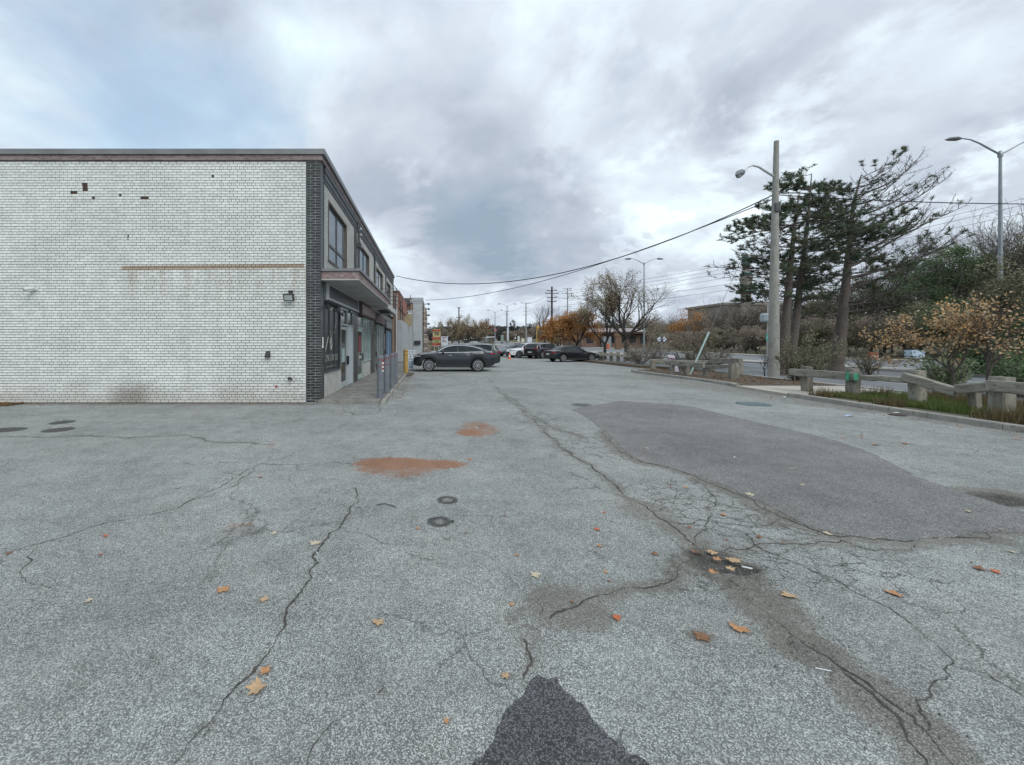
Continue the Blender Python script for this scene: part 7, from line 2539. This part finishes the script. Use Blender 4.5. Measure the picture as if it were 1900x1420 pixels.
# ---- grass and weeds on the verge
F_grass = foliage_mat('verge_grass', [(.07, .12, .03), (.11, .17, .045), (.15, .19, .07), (.21, .20, .10)], scale=1.2)
F_dry = foliage_mat('dry_weeds', [(.14, .11, .06), (.20, .16, .09), (.10, .09, .05)], scale=1.2)


def blades(name, xs, ys, z, h, mat, label, rng, w=.010):
    n = len(xs)
    b = np.stack([xs, ys, np.full(n, z)], 1)
    d = np.stack([rng.normal(0, .35, n), rng.normal(0, .35, n), np.ones(n)], 1); d /= np.linalg.norm(d, axis=1)[:, None]
    s = rng.normal(size=(n, 3)); s[:, 2] = 0; s /= np.linalg.norm(s, axis=1)[:, None]
    L = (h * rng.uniform(.4, 1.3, n))[:, None]
    V = np.stack([b - s * w, b + s * w, b + d * L], 1).reshape(-1, 3)
    return set_props(link(name, mesh_np(name, V, [np.arange(3 * n).reshape(n, 3)], mat)), label, kind='stuff')


rng = np.random.default_rng(6)
n = 46000
ys = rng.uniform(2, 12.2, n); xs = kx(0) + .75 + np.abs(rng.normal(0, 1.0, n)) * 1.2
dens = fbm(xs, ys, 1.3, 5)
m = (xs < 15.1) & (dens > .40) & (xs > 11.9)
blades('grass', xs[m], ys[m], .085, .16, F_grass, 'tufts of green grass behind the guard rail', rng)
n = 26000
ys = rng.uniform(2, 12.2, n); xs = rng.uniform(11.5, 15.2, n)
m = fbm(xs, ys, 1.1, 8) > .52
blades('weeds', xs[m], ys[m], .085, .30, F_dry, 'dry brown weeds behind the guard rail', rng)
# leaf litter on the islands and along kerb and wall
def litter_cloud(name, x0, x1, y0, y1, n, z, mat, label, size=.07):
    C = np.stack([rng.uniform(x0, x1, n), rng.uniform(y0, y1, n), z + rng.uniform(.004, .02, n)], 1)
    Vq, q = leaves_np(C, size, rng, .93, .8)
    return set_props(link(name, mesh_np(name, Vq, [q], mat)), label, kind='stuff')


F_lit = foliage_mat('litter_leaves', [(.10, .055, .03), (.18, .10, .05), (.28, .18, .09), (.14, .10, .07)], scale=2)
litter_cloud('leaf_litter', 12.0, 15.4, 15.2, 24.0, 2600, .105, F_lit, 'brown leaf litter on the mulch island')
litter_cloud('leaf_litter', 13.4, 15.2, 24.5, 58, 3500, .09, F_lit, 'brown leaf litter on the far verge', .1)
litter_cloud('leaf_litter', 10.3, 11.1, 4, 20, 500, .004, F_lit, 'leaf crumbs gathered on the lot along the kerb', .035)
litter_cloud('leaf_litter', -15.5, -3.6, 10.95, 11.2, 900, .006, F_lit, 'dead leaves and dirt along the foot of the brick wall', .03)
litter_cloud('leaf_litter', -13.0, -11.3, 10.6, 11.2, 1300, .01, F_lit, 'heap of dead leaves at the left foot of the wall', .05)
litter_cloud('leaf_litter', -1.4, -.9, 12, 22, 500, .01, F_lit, 'dead leaves by the bollards', .045)
n = 15000
ys = 60 + 140 * rng.random(n) ** 2; ys = np.clip(ys, 63.5, 200)
ctr = np.interp(ys, MED[:, 1], MED[:, 0])
xs = rng.uniform(-30, 1, n) * 1.0 + ctr - 15
Vq, q = leaves_np(np.stack([xs, ys, T(ys) + .0 + rng.uniform(-.03, .12, n)], 1), .35, rng, .3, .7)
set_props(link('rough_grass', mesh_np('rough_grass', Vq, [q], F_dry)), 'rough dry grass between the lot and the road', kind='stuff')
